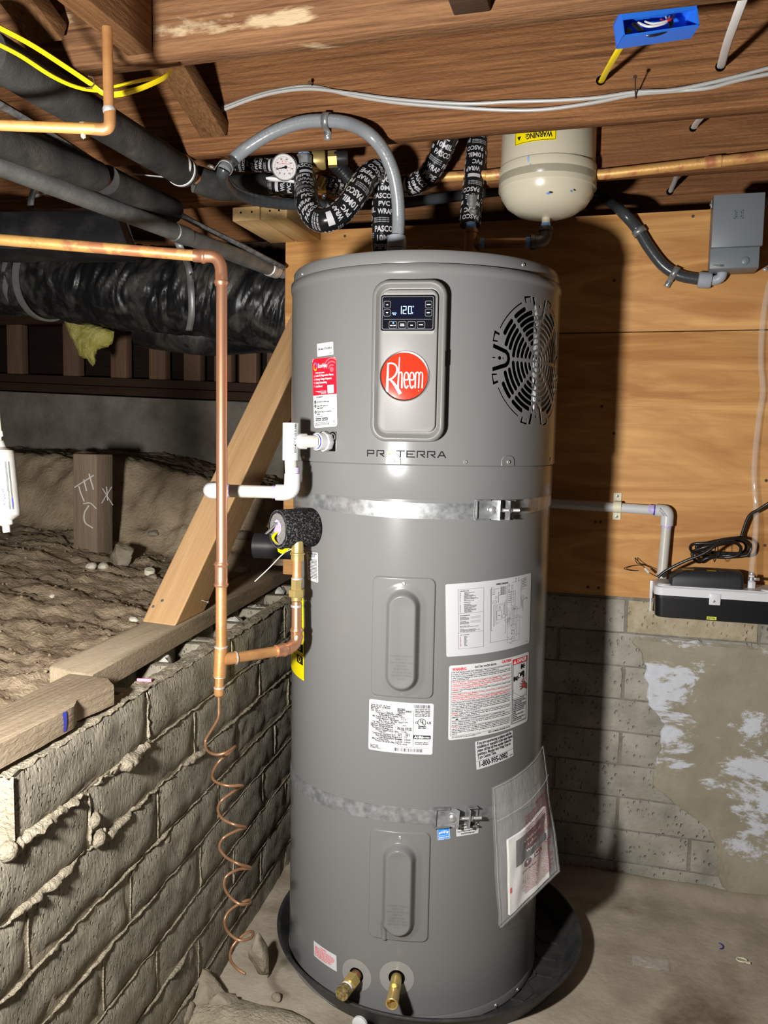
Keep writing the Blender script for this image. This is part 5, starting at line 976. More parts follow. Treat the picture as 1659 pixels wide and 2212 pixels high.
for (px, py, c_) in ((1549, 2044, 'blue'), (1602, 2076, 'tan')):
    p = onz(px, py, .004)
    if c_ == 'blue': o = thing('wire_scrap', 'curved dark blue wire scrap lying on the concrete floor', 'wire', p); mb = MB(); mb.tube([p+np.array([.014*math.cos(a), .014*math.sin(a), .002]) for a in np.linspace(-1.2, 1.2, 10)], .0014, 6); obj('wire', mb, 'blue_ink', o)
    else: o = thing('plastic_tie', 'tan plastic loop scrap lying on the concrete floor', 'scrap', p); mb = MB(); mb.tube([p+np.array([.012*math.cos(a), .008*math.sin(a), .003]) for a in np.linspace(0, 2*PI, 18)[:-1]], .0018, 6, closed=True, cap=False); mb.box(p+np.array([.014, -.007, .003]), (.010, .005, .003)); obj('loop', mb, 'ivory_plastic', o)
p = onz(1405, 2085, .003); o = thing('clear_wrapper', 'crumpled clear plastic wrapper lying on the concrete floor', 'wrapper', p); mb = MB(); mb.grid(lambda u, v: p+np.array([(u-.5)*.085, (v-.5)*.045, .004+.007*abs(nz((u*3, v*3, 2), 1.3, 3))]), 16, 10); obj('film', mb, 'bag_film', o)
# ================================================================== PIPES AND FITTINGS, LEFT
def sleeve(mb, c, ax, r, L, lip=.0018, n=24):     # a press fitting end with bead
    mb.lathe([(r*.9, -L/2), (r, -L/2), (r, L*.1), (r+lip, L*.18), (r+lip, L*.34), (r, L*.42), (r, L/2), (r*.9, L/2)], c, ax, n)
cu_r = .0112
dis = thing('discharge_pipe', 'bright copper relief pipe running along, then down beside the heater to a tee', 'pipe', atd(478, 1500, 1.65))
E0, E1, E2 = atd(0-120, 508, 1.62), atd(420, 552, 1.65), atd(479, 612, 1.65); ec_ = atd(476, 553, 1.65)
mb = MB(); mb.tube([E0+(E1-E0)*k/20 for k in range(21)], cu_r, 20); obj('run_pipe', mb, 'copper_ochre', dis)
e1d, e2d = unit(E1-E0), unit(atd(478, 1300, 1.65)-E2)
mb = MB(); mb.tube([E1+e1d*.004]+bez_elbow(atd(450, 553, 1.65), ec_, atd(478, 585, 1.65), 10)+[E2], cu_r*1.13, 22); sleeve(mb, atd(432, 553, 1.65), e1d, cu_r*1.14, .026); sleeve(mb, atd(478, 603, 1.65), e2d, cu_r*1.14, .026); obj('press_elbow', mb, 'copper_new', dis, sharp=50)
T0 = atd(479.5, 1425, 1.65)
mb = MB(); mb.tube([E2+(atd(479, 1240, 1.65)-E2)*k/20 for k in range(21)], cu_r, 20); obj('riser_pipe', mb, 'copper_new', dis)
mb = MB(); c = atd(478, 1240, 1.65); mb.tube([atd(478, 1222, 1.65), atd(478, 1262, 1.65)], cu_r*1.13, 22); sleeve(mb, atd(478, 1224, 1.65), cZ, cu_r*1.14, .020); sleeve(mb, atd(478, 1257, 1.65), -cZ, cu_r*1.14, .020); obj('press_coupling', mb, 'copper_new', dis, sharp=50)
mb = MB(); mb.tube([atd(478, 1255, 1.65), atd(478, 1400, 1.65)], cu_r, 20); obj('lower_pipe', mb, 'copper_old', dis)
mb = MB(); mb.tube([atd(477.5, 1398, 1.65), atd(474.5, 1462, 1.65)], cu_r*1.15, 22); br0, br1 = atd(484, 1424, 1.652), atd(509, 1421, 1.665); mb.tube([br0, br1], cu_r*1.14, 22); obj('tee', mb, 'copper_old', dis, sharp=50)
mb = MB(); mb.tube([atd(474.5, 1460, 1.65), atd(473.5, 1487, 1.65)], cu_r*.82, 20); mb.tube([atd(473.5, 1484, 1.65), atd(473, 1500, 1.65), atd(473, 1503.5, 1.65), atd(473, 1506, 1.65)], [cu_r*.92, cu_r*.92, cu_r*.7, .004], 20); obj('end_cap', mb, 'copper_old', dis, sharp=60)
mb = MB()
for p_, r_, ax in ((atd(477.6, 1397, 1.65), cu_r*1.2, cZ), (atd(474.8, 1462, 1.65), cu_r*1.05, cZ), (atd(473.6, 1485, 1.65), cu_r*.97, cZ), (br1, cu_r*1.2, br1-br0)): mb.lathe([(r_*.8, -.002), (r_, -.0014), (r_, .0014), (r_*.8, .002)], p_, ax, 20)
obj('solder_joint', mb, 'solder', dis, kind='stuff')
V0 = atd(641, 1395, 1.78)
hb = unit(atd(620, 1404, 1.755)-br1)
mb = MB(); mb.tube([br1-hb*.01, atd(600, 1406.5, 1.745)], cu_r, 20); obj('branch_pipe', mb, 'copper_old', dis)
mb = MB(); sleeve(mb, atd(607, 1405, 1.748), hb, cu_r*1.15, .026); mb.tube(bez_elbow(atd(612, 1404, 1.755), atd(642, 1398, 1.78), atd(642, 1372, 1.78), 10), cu_r*1.13, 22); sleeve(mb, atd(641, 1367, 1.78), cZ, cu_r*1.15, .022); obj('press_elbow', mb, 'copper_new', dis, sharp=50)
mb = MB(); mb.tube([atd(641, 1374, 1.78), atd(641, 1300, 1.78)], cu_r*.98, 20); obj('valve_riser', mb, 'copper_new', dis)
mb = MB(); mb.lathe([(cu_r*.95, -.003), (cu_r*1.1, -.002), (cu_r*1.1, .002), (cu_r*.95, .003)], atd(640.5, 1309, 1.78), cZ, 20); mb.lathe([(cu_r*.95, -.003), (cu_r*1.12, -.001), (cu_r*1.12, .002), (cu_r*.95, .003)], atd(641.5, 1250, 1.78), cZ, 20); obj('solder_joint', mb, 'solder', dis, kind='stuff')
mb = MB(); mb.lathe([(.0165, -.008), (.0178, -.006), (.0178, .006), (.0165, .008)], atd(641, 1281, 1.78), cZ, 6, th0=.2); mb.lathe([(.0125, 0), (.0125, .024)], atd(641, 1275, 1.78), cZ, 6, th0=.2); mb.lathe([(.0118, 0), (.0122, .014)], atd(641, 1297, 1.78), cZ, 20); obj('brass_union', mb, 'brass', dis, sharp=25)
mb = MB(); mb.tube([atd(641.5, 1256, 1.78), atd(642, 1200, 1.78)], cu_r*.98, 20); obj('upper_stub', mb, 'copper_old', dis)
mb = MB(); sleeve(mb, atd(642.5, 1201, 1.78), cZ, cu_r*1.25, .020, .002); mb.tube([atd(642.5, 1196, 1.78), atd(643, 1165, 1.78)], cu_r*1.15, 22); obj('valve_outlet', mb, 'brass', dis, sharp=50)
# relief valve under foam, with lever
tv, zv = cyl(674, 1139, R); dv_ = cp(tv, 0, 1); vc = cp(tv, zv, R); 
valve = thing('relief_valve', 'relief valve wrapped in black foam on the heater left side', 'valve', vc)
mb = MB(); mb.lathe([(.010, .002), (.0425, .002), (.0428, .004), (.0425, .084), (.0400, .0865), (.012, .086)], vc, dv_, 48, cap=False); obj('foam_sleeve', mb, 'foam_black', valve, sharp=50)
mb = MB(); mb.lathe([(.012, .0864), (.0408, .0864)], vc, dv_, 48, cap=False); mb.lathe([(0, .080), (.013, .080)], vc, dv_, 24, cap=False); obj('foam_cut_face', mb, 'foam_cut', valve)
mb = MB(); mb.lathe([(.0165, .0872), (.008, .0872)], vc+cZ*.004, dv_, 24, cap=False); mb.lathe([(.011, .078), (.011, .0880), (.006, .090), (0, .090)], vc+cZ*.004, dv_, 20); obj('ink_ring', mb, 'primer_purple', valve)
vr = unit(np.cross(dv_, cZ)); vr = vr*(-1 if vr@cR > 0 else 1)
mb = MB(); a_ = vc+dv_*.090+cZ*.012+vr*-.001; b_ = vc+dv_*.110-cZ*.010+vr*.010; mb.box((a_+b_)/2, (np.linalg.norm(b_-a_), .008, .0016), (b_-a_, vr, np.cross(unit(b_-a_), vr)), .0005); mb.lathe([(.0035, -.008), (.0035, .008)], a_, vr, 10); obj('lever', mb, 'zinc', valve)
def tagP(u, v): return vc+dv_*(.089+.010*math.sin(v*4))+vr*(.004-.012*u)-cZ*(.006+.030*v)
mb = MB(); mb.grid(tagP, 3, 8); mb.grid(lambda u, v: vc+dv_*(.086-.05*u)+vr*(.001-.002*v)-cZ*(.040+.008*v+.006*math.sin(u*7)), 8, 3); obj('warning_tag', mb, 'label_yellow', valve)
mb = MB(); mb.tube(cr([vc+dv_*.045-cZ*.043, vc+dv_*.07-cZ*.055+vr*.004, vc+dv_*.10-cZ*.085+vr*.012, vc+dv_*.125-cZ*.115+vr*.03], 6), .0011, 6); obj('tag_string', mb, 'ivory_plastic', valve)
vb = atd(602, 1136, 1.98); hb_ = thing('hose_bib', 'small brass threaded fitting behind the foam wrapped valve', 'fitting', vb); mb = MB(); mb.lathe([(.011, 0), (.015, .001), (.015, .006), (.0135, .008), (.0135, .028), (.010, .030), (.010, .05)], vb+cR*-.02, cR, 8); mb.lathe([(.004, 0), (.004, .01)], vb-cR*.028, cR, 8); obj('brass_body', mb, 'brass', hb_, sharp=25)
pp = atd(560, 1178, 2.12); bp = thing('black_drain_pipe', 'black plastic drain pipe lying on dirt behind the foam wrapped valve', 'pipe', pp); mb = MB(); q0, q1 = atd(551, 1178, 2.12), atd(552, 1178, 2.12)+np.array([.42, .06, .0]); dd = unit(q1-q0); mb.tube([q0, q0+dd*.002, q1], .033, 28, cap=False); mb.tube([q0+dd*.001, q1], .0285, 28, cap=False); obj('pipe_body', mb, 'black_plastic', bp)
# coil of thin copper below the cap
co = thing('capillary_coil', 'thin copper tube hanging in loose coils below the relief pipe cap', 'tube', atd(473, 1506, 1.65))
pk = [(473, 1504, 0), (473, 1530, 0), (471, 1552, 0), (455, 1580, .01), (444, 1600, .02), (447, 1620, 0), (466, 1630, -.03), (490, 1625, -.03), (508, 1612, .0), (500, 1622, .03), (475, 1643, .04), (460, 1668, .02), (463, 1686, -.01), (490, 1697, -.03), (524, 1697, -.01), (510, 1706, .03), (480, 1728, .04), (471, 1748, .02), (480, 1768, -.01), (506, 1781, -.03), (531, 1787, -.005), (512, 1794, .03), (484, 1809, .04), (474, 1830, .02), (488, 1851, -.01), (515, 1866, -.03), (543, 1875, 0), (515, 1878, .03), (490, 1892, .035), (484, 1912, .02), (494, 1934, -.01), (516, 1952, -.03), (538, 1952, -.01), (538, 1944, .02), (512, 1955, .03), (492, 1972, .03), (485, 1993, .02), (494, 2015, -.01), (517, 2031, -.03), (542, 2026, -.015), (547, 2014, .01), (535, 2014, .03), (512, 2032, .03), (499, 2052, .02), (498, 2074, 0), (512, 2092, -.02), (530, 2104, -.03)]
mb = MB(); mb.tube(cr([atd(x, y, 1.65+k) for x, y, k in pk], 7), .0029, 10); obj('coil', mb, 'copper_coil', co)
# ---- white PVC condensate line on the left
pv = thing('condensate_pipe', 'white plastic drain fittings standing off the heater left side with purple primer', 'pipe', cp(d2r(-121.5), 1.268, R))
pr_, pf = .0133, .0172
tz = cyl(709, 953, RU)[0]; tee_c = atd(628, 953, 1.73); hx = unit(cp(tz, 0, 1)); mid = cp(tz, 1.270, RU)
mb = MB(); mb.lathe([(.0205, .002), (.0215, .004), (.0215, .016), (.0200, .018)], mid, hx, 8); mb.lathe([(.0185, .016), (.0185, .034), (.016, .035)], mid, hx, 28); obj('hex_adapter', mb, 'pvc_white', pv, sharp=30)
mb = MB(); mb.tube([mid+hx*.03, tee_c], pr_, 22); obj('stub_pipe', mb, 'pvc_dirty', pv)
mb = MB(); mb.lathe([(.0155, .034), (.0162, .0345), (.0162, .0375), (.0155, .038)], mid, hx, 24, cap=False); obj('ink_ring', mb, 'blue_ink', pv)
tz0, tz1 = tee_c-cZ*.040, tee_c+cZ*.038
mb = MB(); mb.lathe([(pf, 0), (pf, .078), (pf-.0012, .0785), (pr_+.0004, .0785), (pr_, .060)], tz0, cZ, 28, cap=False); mb.tube([tee_c, tee_c-hx*-.001+ (mid-tee_c)*.42], pf*.97, 26); mb.lathe([(pr_, .03), (0, .03)], tz0, cZ, 20, cap=False); teeo = obj('tee', mb, 'pvc_white', pv, sharp=45)
S = Sheet(lambda x, y, o: tee_c+(lambda a: (cR*math.sin(a)-cH*math.cos(a)))(.35+x/pf)*(pf+o)-cZ*y); S.text('SCH 40 PVC 1/2 D-2466', .008, .024, .0042, rot=-PI/2, off=.0005); obj('print', S.mb, 'black_print', teeo, smooth=False, kind='stuff')
el = atd(630, 1060, 1.735)
mb = MB(); mb.tube([tz0+cZ*.01, el+cZ*.015], pr_, 22); obj('vertical_pipe', mb, 'pvc_dirty', pv)
a0 = atd(632, 1024, 1.735); mb = MB(); mb.lathe([(pr_+.0006, 0), (pr_+.0006, .012)], a0-cZ*-.002, cZ, 24, cap=False); mb.tube([atd(588, 1063, 1.735), atd(598, 1063, 1.735)], pr_+.0005, 24); mb.tube([atd(489, 1060, 1.735), atd(496, 1060, 1.735)], pr_+.0005, 24); obj('primer_stain', mb, 'primer_purple', pv)
mb = MB(); mb.tube([a0, atd(631.5, 1040, 1.735)]+bez_elbow(atd(631, 1050, 1.735), atd(630, 1064, 1.735), atd(613, 1064, 1.735), 8)+[atd(596, 1063.5, 1.735)], pf, 26); obj('elbow', mb, 'pvc_white', pv, sharp=45)
mb = MB(); mb.tube([atd(605, 1063.5, 1.735), atd(480, 1060, 1.735)], pr_, 22); obj('horizontal_pipe', mb, 'pvc_dirty', pv)
mb = MB(); mb.tube([atd(487, 1060, 1.735), atd(472, 1060, 1.735)]+bez_elbow(atd(466, 1060, 1.735), atd(452, 1060, 1.737), atd(452, 1060, 1.737)+cH*.03, 8)+[atd(452, 1060, 1.737)+cH*.05], pf, 26); obj('end_elbow', mb, 'pvc_white', pv, sharp=60)
# ---- inline water filter at the frame edge
fc_ = atd(1, 1040, 1.25); fa = unit(atd(15, 1150, 1.25)-atd(-6, 940, 1.25)); fo_ = atd(-8, 925, 1.25)
flt = thing('inline_filter', 'dusty white inline cartridge filter hanging at the far left', 'filter', fo_)
mb = MB(); mb.lathe([(.009, .02), (.012, .030), (.0215, .036), (.0225, .042), (.0225, .128), (.0215, .134), (.012, .140), (.0105, .141), (.0105, .147), (.0055, .149), (.0055, .158), (.0045, .159), (0, .159)], fo_, fa, 32); fb_ = obj('cartridge', mb, 'filter_white', flt, sharp=40)
mb = MB(); mb.lathe([(.0045, -.04), (.0075, -.035), (.0075, .004), (.009, .006), (.009, .012), (.006, .014), (.006, .022)], fo_, fa, 16); obj('hose_fitting', mb, 'ivory_plastic', flt, sharp=40)
S = Sheet(lambda x, y, o: fo_+fa*(.05+y)+(lambda a: (cR*math.sin(a)-cH*math.cos(a)))(.55+x/.0225)*(.0227+o)); S.col(0).rect(.004, .0, .012, .072, 0); S.col(1).text('FLOW', .0, .060, .0048, rot=-PI/2, off=.0006); S.poly([(-.004, .063), (.0, .063), (-.002, .066)], .0006); S.rect(.009, .055, .0105, .068, .0007); obj('print', S.mb, ['galv_dull', 'blue_ink'], fb_, smooth=False, kind='stuff')
# ================================================================== OVERHEAD, LEFT
def cable(name, label, cat, pts, r, m, group=None, flat=None, n=8, sm=6, parent=None):
    P = cr([np.asarray(p, float) for p in pts], sm); t = parent or thing(name, label, cat, P[len(P)//2], group); mb = MB(); mb.tube(P, r, n, flat=flat); obj('sheath', mb, m, t); return t
JF = -.587                                          # front face of the near joist
# old copper elbow under the joist
o = thing('copper_elbow_pipe', 'tarnished copper pipe with an elbow dropping from the joist blocking', 'pipe', atd(235, 276, 1.28))
y_ = 1.28
mb = MB(); q0, q1 = atd(-60, 268, y_-.02), atd(222, 279, y_); mb.tube([q0+(q1-q0)*k/10 for k in range(11)], .0082, 18); obj('run_pipe', mb, 'copper_ochre', o)
mb = MB(); mb.tube([atd(236, 258, y_), atd(231, 60, y_-.01)], .0080, 18); obj('drop_pipe', mb, 'copper_old', o)
mb = MB(); mb.tube([atd(182, 277, y_), atd(210, 279, y_)]+bez_elbow(atd(219, 279.5, y_), atd(238, 280, y_), atd(237.5, 262, y_), 8)+[atd(237, 240, y_)], .0092, 20); obj('elbow', mb, 'copper_old', o)
mb = MB()
for (x, y) in ((179, 277), (236, 239)):
    ax = (q1-q0) if x < 200 else cZ; mb.lathe([(.008, -.006), (.0096, -.003), (.0102, .002), (.0085, .006)], atd(x, y, y_), ax, 16)
mb.lathe([(.001, 0), (.004, .002), (.004, .006), (0, .009)], atd(180, 288, y_), -cZ, 8); obj('solder_joint', mb, 'solder', o, kind='stuff')
# yellow cables stapled to the joist
yc = thing('yellow_cable', 'upper yellow electrical cable looping under the near joist', 'cable', atd(205, 185, 1.36), 'yellow cables under the joists'); cable('', '', '', [atd(-40, 40, 1.18), atd(60, 92, 1.24), atd(140, 143, 1.30), atd(195, 180, 1.345), atd(225, 202, 1.36), atd(258, 203, 1.36), atd(300, 192, 1.38), atd(350, 170, 1.42), atd(368, 155, 1.45)], .0042, 'cable_yellow', flat=(1.35, .75), parent=yc)
yc2 = thing('yellow_cable', 'lower yellow electrical cable sagging below the stapled one', 'cable', atd(150, 180, 1.36), 'yellow cables under the joists'); cable('', '', '', [atd(-40, 78, 1.22), atd(40, 118, 1.26), atd(110, 163, 1.31), atd(165, 188, 1.35), atd(215, 196, 1.38), atd(255, 186, 1.38), atd(300, 175, 1.42), atd(340, 168, 1.46)], .0038, 'cable_yellow', flat=(1.3, .75), parent=yc2)
mb = MB(); p = atd(196, 181, 1.34); mb.tube([p+cR*-.004+cZ*.012, p+cR*.004+cZ*.010, p+cR*.006, p+cR*.001-cZ*.006, p-cR*.008-cZ*.007], .0013, 6); obj('staple', mb, 'rust', yc)
# foam-clad pipes running back
def foam(name, label, segs, r, m='foam_grey', open_=None):
    P = [np.asarray(p) for p in segs]; o = thing(name, label, 'pipe', P[len(P)//2], 'foam insulated pipes under the joists'); Q = cr(P, 8); mb = MB()
    mb.tube(Q, [r*(1+.025*nz((i*.35, r*50, len(segs)), 1, 2)) for i in range(len(Q))], 26, cap=True); obj('foam_jacket', mb, m, o); return o
ZP = 1.885
A0, A1 = atd(-30, 110, 1.30), atd(398, 372, 2.02)
fa_ = foam('insulated_pipe', 'thickest foam clad pipe slanting under the joists toward the white cable tie', [A0, A0*.66+A1*.34, A0*.33+A1*.67, A1], .036)
mb = MB(); c = A1-unit(A1-A0)*.02; ax = unit(A1-A0); mb.lathe([(.0372, -.004), (.0385, -.003), (.0385, .003), (.0372, .004)], c, ax, 30); obj('cable_tie', mb, 'cable_white', fa_)
A2 = atd(425, 385, 2.07); mb = MB(); mb.tube([A1, A2+(A2-A1)*2], .014, 18); obj('copper_core', mb, 'copper_ochre', fa_)
fb2 = foam('insulated_pipe', 'short foam sleeve with an open cut end behind the conduit loop', [atd(423, 387, 2.09), atd(470, 402, 2.12), atd(520, 405, 2.2), atd(570, 403, 2.25)], .034)
mb = MB(); ax = unit(atd(423, 387, 2.09)-atd(470, 402, 2.12)); mb.lathe([(.016, .001), (.034, .001)], atd(423, 387, 2.09), ax, 26, cap=False); obj('cut_face', mb, 'foam_cut', fb2)
B0, B1 = atd(-40, 285, 1.42), atd(208, 380, 1.80); fc2 = foam('insulated_pipe', 'middle foam clad pipe crossing below the tarnished copper elbow', [B0, B0*.5+B1*.5, B1], .032)
mb = MB(); bb = unit(B1-B0); mb.tube([B1-bb*.02, B1+bb*.08], .0135, 16); mb.lathe([(.0142, -.006), (.0155, -.004), (.0155, .004), (.0142, .006)], B1+bb*.022, bb, 18); obj('copper_core', mb, 'copper_dark', fc2)
B2, B3 = B1+bb*.045, atd(372, 455, 2.18); foam('insulated_pipe', 'farther foam clad pipe section continuing past a bare copper joint', [B2, B2*.5+B3*.5, B3], .032, 'foam_grey')
D0, D1 = atd(-40, 342, 1.62), atd(592, 583, 2.52); gp_ = thing('steel_pipe', 'dusty grey steel pipe slanting back to a threaded joint by the plywood', 'pipe', (D0+D1)/2); mb = MB(); mb.tube([D0+(D1-D0)*k/16 for k in range(17)], .0215, 22); obj('pipe_body', mb, 'galv_dull', gp_)
mb = MB(); ax = unit(D1-D0); mb.lathe([(.022, -.03), (.0245, -.028), (.0245, -.012), (.0225, -.010), (.0235, -.006), (.0235, .012), (.016, .014), (.016, .05)], D1, ax, 22); obj('threaded_end', mb, 'solder', gp_); mb = MB(); c = D0*.42+D1*.58; mb.lathe([(.021, -.028), (.024, -.026), (.024, .026), (.021, .028)], c, ax, 22); obj('coupling', mb, 'galv_dull', gp_)
cable('black_cable_bundle', 'dusty bundle of black cables slanting above the steel pipe', 'cable', [atd(-30, 208, 1.40), atd(100, 285, 1.60), atd(250, 380, 1.9), atd(400, 470, 2.2), atd(520, 530, 2.36), atd(612, 578, 2.5)], .0085, 'cable_dusty', flat=(1.3, .8), n=10)
for (pts, lb) in (([(85, 262, .255), (150, 258, .262), (262, 253, .262), (380, 245, .262), (430, 236, .2)], 'white cable behind the thick foam pipe, upper of the pair'), ([(135, 300, .255), (215, 295, .26), (310, 277, .255), (390, 255, .255), (450, 230, .2)], 'white cable behind the thick foam pipe, lower of the pair')):
    cable('white_cable', lb, 'cable', [ony(*p) for p in pts], .005, 'cable_white', 'white cables behind the foam pipes')
cable('cable_tie_tail', 'white plastic tie looped round the thick foam pipe and trailing left', 'cable tie', [atd(265, 374, 2.0), atd(330, 380, 2.03), atd(385, 384, 2.03), atd(405, 372, 1.975), atd(409, 352, 1.965), atd(398, 330, 1.985), atd(375, 310, 2.0)], .003, 'cable_white', flat=(1.6, .5))
cable('white_cable', 'white cable in the dark left corner above the black sleeve', 'cable', [atd(-10, 450, 2.6), atd(60, 430, 2.55), atd(120, 408, 2.5), atd(190, 385, 2.45)], .005, 'cable_white', 'white cables behind the foam pipes')
# pipe hanger strap and black sleeve, flexible duct
def strip(name, label, pts, w, m, side, parent=None):
    P = cr([np.asarray(p, float) for p in pts], 8); t = parent or thing(name, label, 'hanger', P[len(P)//2]); mb = MB(); V = []
    for p in P: V += [p-side*w/2, p+side*w/2]
    mb.add(V, [(2*i, 2*i+1, 2*i+3, 2*i+2) for i in range(len(P)-1)]); o = obj('strip', mb, m, t); md = o.modifiers.new('s', 'SOLIDIFY'); md.thickness = .0015; return t
YD = .64
dp = [ony(-140, 590, YD+.02), ony(-20, 592, YD), ony(60, 598, YD), ony(200, 616, YD), ony(330, 630, YD), ony(450, 640, YD), ony(560, 654, YD), ony(660, 672, YD+.02), ony(800, 690, YD+.05)]
duct = thing('flexible_duct', 'big wrinkled black plastic air duct hanging beyond the low wall', 'duct', dp[4])
DQ = cr(dp, 60); mb = MB(); Fr = frames(DQ); NA = 64; rings = []
for i, p in enumerate(DQ):
    t, a, b = Fr[i]; s_ = i*.0062*40/60; ring = []
    for k in range(NA):
        th = 2*PI*k/NA; rr_ = .138*(1+.02*math.sin(s_*9)); fade = sst(.22, .40, s_); x_ = s_+.035*math.sin(th*2+3*nz((s_*2, 0, 1), 1, 2))
        w1 = abs(nz((x_*13, math.cos(th)*.55, math.sin(th)*.55), 1.5, 2)); w2 = abs(nz((x_*30, math.cos(th)*.7+5, math.sin(th)*.7), 1.2, 2)); w3 = nz((x_*5, math.cos(th)+9, math.sin(th)), 1.1, 2)
        rr_ += fade*(-.040*max(0, .28-w1)-.022*max(0, .22-w2)+.008*w3+.004); rr_ += (1-fade)*(.005*nz((s_*6, math.cos(th)*2, math.sin(th)*2), 1.2, 3))
        if s_ < .245: rr_ -= .026*(1-sst(.2, .245, s_))
        ring.append(p+a*math.cos(th)*rr_+b*math.sin(th)*rr_)
    rings.append(ring)
mb.ring_loft(rings, cap=False); obj('duct_jacket', mb, 'duct_film', duct, sharp=75)
for px, r_ in ((65, .129), (98, .143)):
    i = min(range(len(DQ)), key=lambda k: abs(pj(DQ[k]-cZ*0)[0]-px-5)); t, a, b = Fr[i]; mb = MB(); mb.lathe([(r_-.002, -.012), (r_+.006, -.012), (r_+.007, 0), (r_+.006, .012), (r_-.002, .012)], DQ[i], unit(t+cH*-.12), 64, cap=False); obj('duct_tie', mb, 'strap_metal', duct)
strip('duct_hanger', 'flat grey hanger strip holding the wrinkled duct below the steel pipe', [atd(366, 430, 2.52), atd(372, 470, 2.46), atd(381, 512, 2.40), atd(393, 545, 2.42), ony(408, 580, .505), ony(413, 630, .488), ony(414, 680, .505), ony(408, 715, .56)], .022, 'strap_metal', cR)
strip('sleeve_hanger', 'dull metal hanger strip above the black sleeve at far left', [atd(80, 395, 2.3), atd(70, 418, 2.3), atd(66, 440, 2.3), atd(66, 462, 2.3)], .018, 'galv_dull', cR)
sl = thing('black_sleeve', 'black plastic covered pipe sleeve lying over the wrinkled duct', 'sleeve', atd(100, 510, 2.25)); mb = MB(); s0, s1 = atd(-90, 506, 2.20), atd(276, 506, 2.30); n = 24; rings = []
for i in range(n+1):
    c = s0+(s1-s0)*i/n; k = i/n; rings.append([c+cU*(y+.004*nz((k*4, y*9, 1), 1.5, 2))+cH*(z+.0)+cR*(.022*(-y/.06) if i == n else 0) for y, z in ((.066, .03), (.066, -.015), (.050, -.045), (.0, -.055), (-.050, -.050), (-.066, -.02), (-.066, .05))])
mb.ring_loft(rings); obj('sleeve_body', mb, 'sleeve_film', sl, sharp=35)
f2 = thing('flexible_duct', 'smaller dark duct half hidden below the wrinkled duct', 'duct', atd(420, 715, 2.95)); mb = MB(); P = cr([atd(300, 700, 3.02), atd(380, 712, 3.02), atd(460, 720, 3.03), atd(560, 715, 3.1), atd(700, 715, 3.15)], 14); mb.tube(P, [.082*(1+.03*nz((i*.5, 1, 1), 1, 2)) for i in range(len(P))], 32); obj('duct_jacket', mb, 'duct_film', f2)
ins = thing('insulation_scrap', 'torn yellow fibreglass scrap hanging under the wrinkled duct', 'insulation', ony(195, 735, .70)); mb = MB()
outl = [(138, 690), (150, 722), (163, 745), (172, 768), (188, 776), (200, 790), (207, 782), (205, 768), (210, 756), (218, 752), (232, 750), (243, 738), (246, 716), (220, 708), (190, 700)]
def inspt(px, py, y): return ony(px, py, y)
cxm, cym = 190, 730; rings = []
for k, (sc_, dy) in enumerate(((.82, .035), (1.0, .022), (1.03, 0), (1.0, -.022), (.80, -.035))):
    ring = []
    for i in range(len(outl)*3):
        a, b = outl[i//3], outl[(i//3+1) % len(outl)]; f = (i % 3)/3; x, y = a[0]+(b[0]-a[0])*f, a[1]+(b[1]-a[1])*f; x += 3*nz((i*.7, k, 1), 1, 2); y += 3*nz((i*.7, k, 5), 1, 2); ring.append(ony(cxm+(x-cxm)*sc_, cym+(y-cym)*sc_, .78+dy))
    rings.append(ring)
mb.ring_loft(rings); obj('fibre', mb, 'insulation_yellow', ins, sharp=80)
# ================================================================== OVERHEAD, MIDDLE
JY2 = -.112
for (pts, lb) in (([(476, 240, -.118), (540, 215, -.118), (600, 199, -.118), (672, 192, -.119), (760, 202, -.118), (860, 215, -.118), (1000, 224, -.118), (1100, 220, -.118), (1200, 217, -.118), (1290, 211, -.118), (1372, 199, -.118), (1450, 195, -.118), (1530, 180, -.118), (1600, 163, -.118), (1720, 135, -.118), (2000, 95, -.118), (2500, 60, -.118)], 'pale grey cable stapled along the second joist, upper of the pair'), ([(474, 236, -.114), (540, 211, -.114), (600, 195, -.114), (672, 187, -.114), (760, 206, -.118), (860, 222, -.118), (1000, 233, -.118), (1100, 238, -.118), (1180, 236, -.118), (1280, 222, -.118), (1372, 204, -.116), (1450, 197, -.114), (1530, 190, -.118), (1600, 172, -.118), (1720, 150, -.118), (2000, 115, -.118), (2500, 70, -.118)], 'pale grey cable stapled along the second joist, lower of the pair')):
    cable('grey_cable', lb, 'cable', [ony(*p) for p in pts], .0040, 'cable_grey', 'pale grey cables on the second joist')
def nail(p0, p1, r=.0016, lb=''):
    p0, p1 = np.asarray(p0), np.asarray(p1); t = thing('bent_nail', lb, 'nail', p0); mb = MB(); d = unit(p1-p0); mb.tube([p0-d*.004, p1], r, 8); mb.lathe([(.0042, -.001), (.0042, .0008), (0, .0012)], p1, d, 10); obj('shank', mb, 'rust', t)
nail(ony(1373, 213, JY2), ony(1372, 166, -.175), lb='rusty nail sticking out of the joist over the grey cables')
nail(ony(676, 186, JY2), ony(669, 178, -.135), lb='small rusty nail holding the grey cables by the conduit strap')
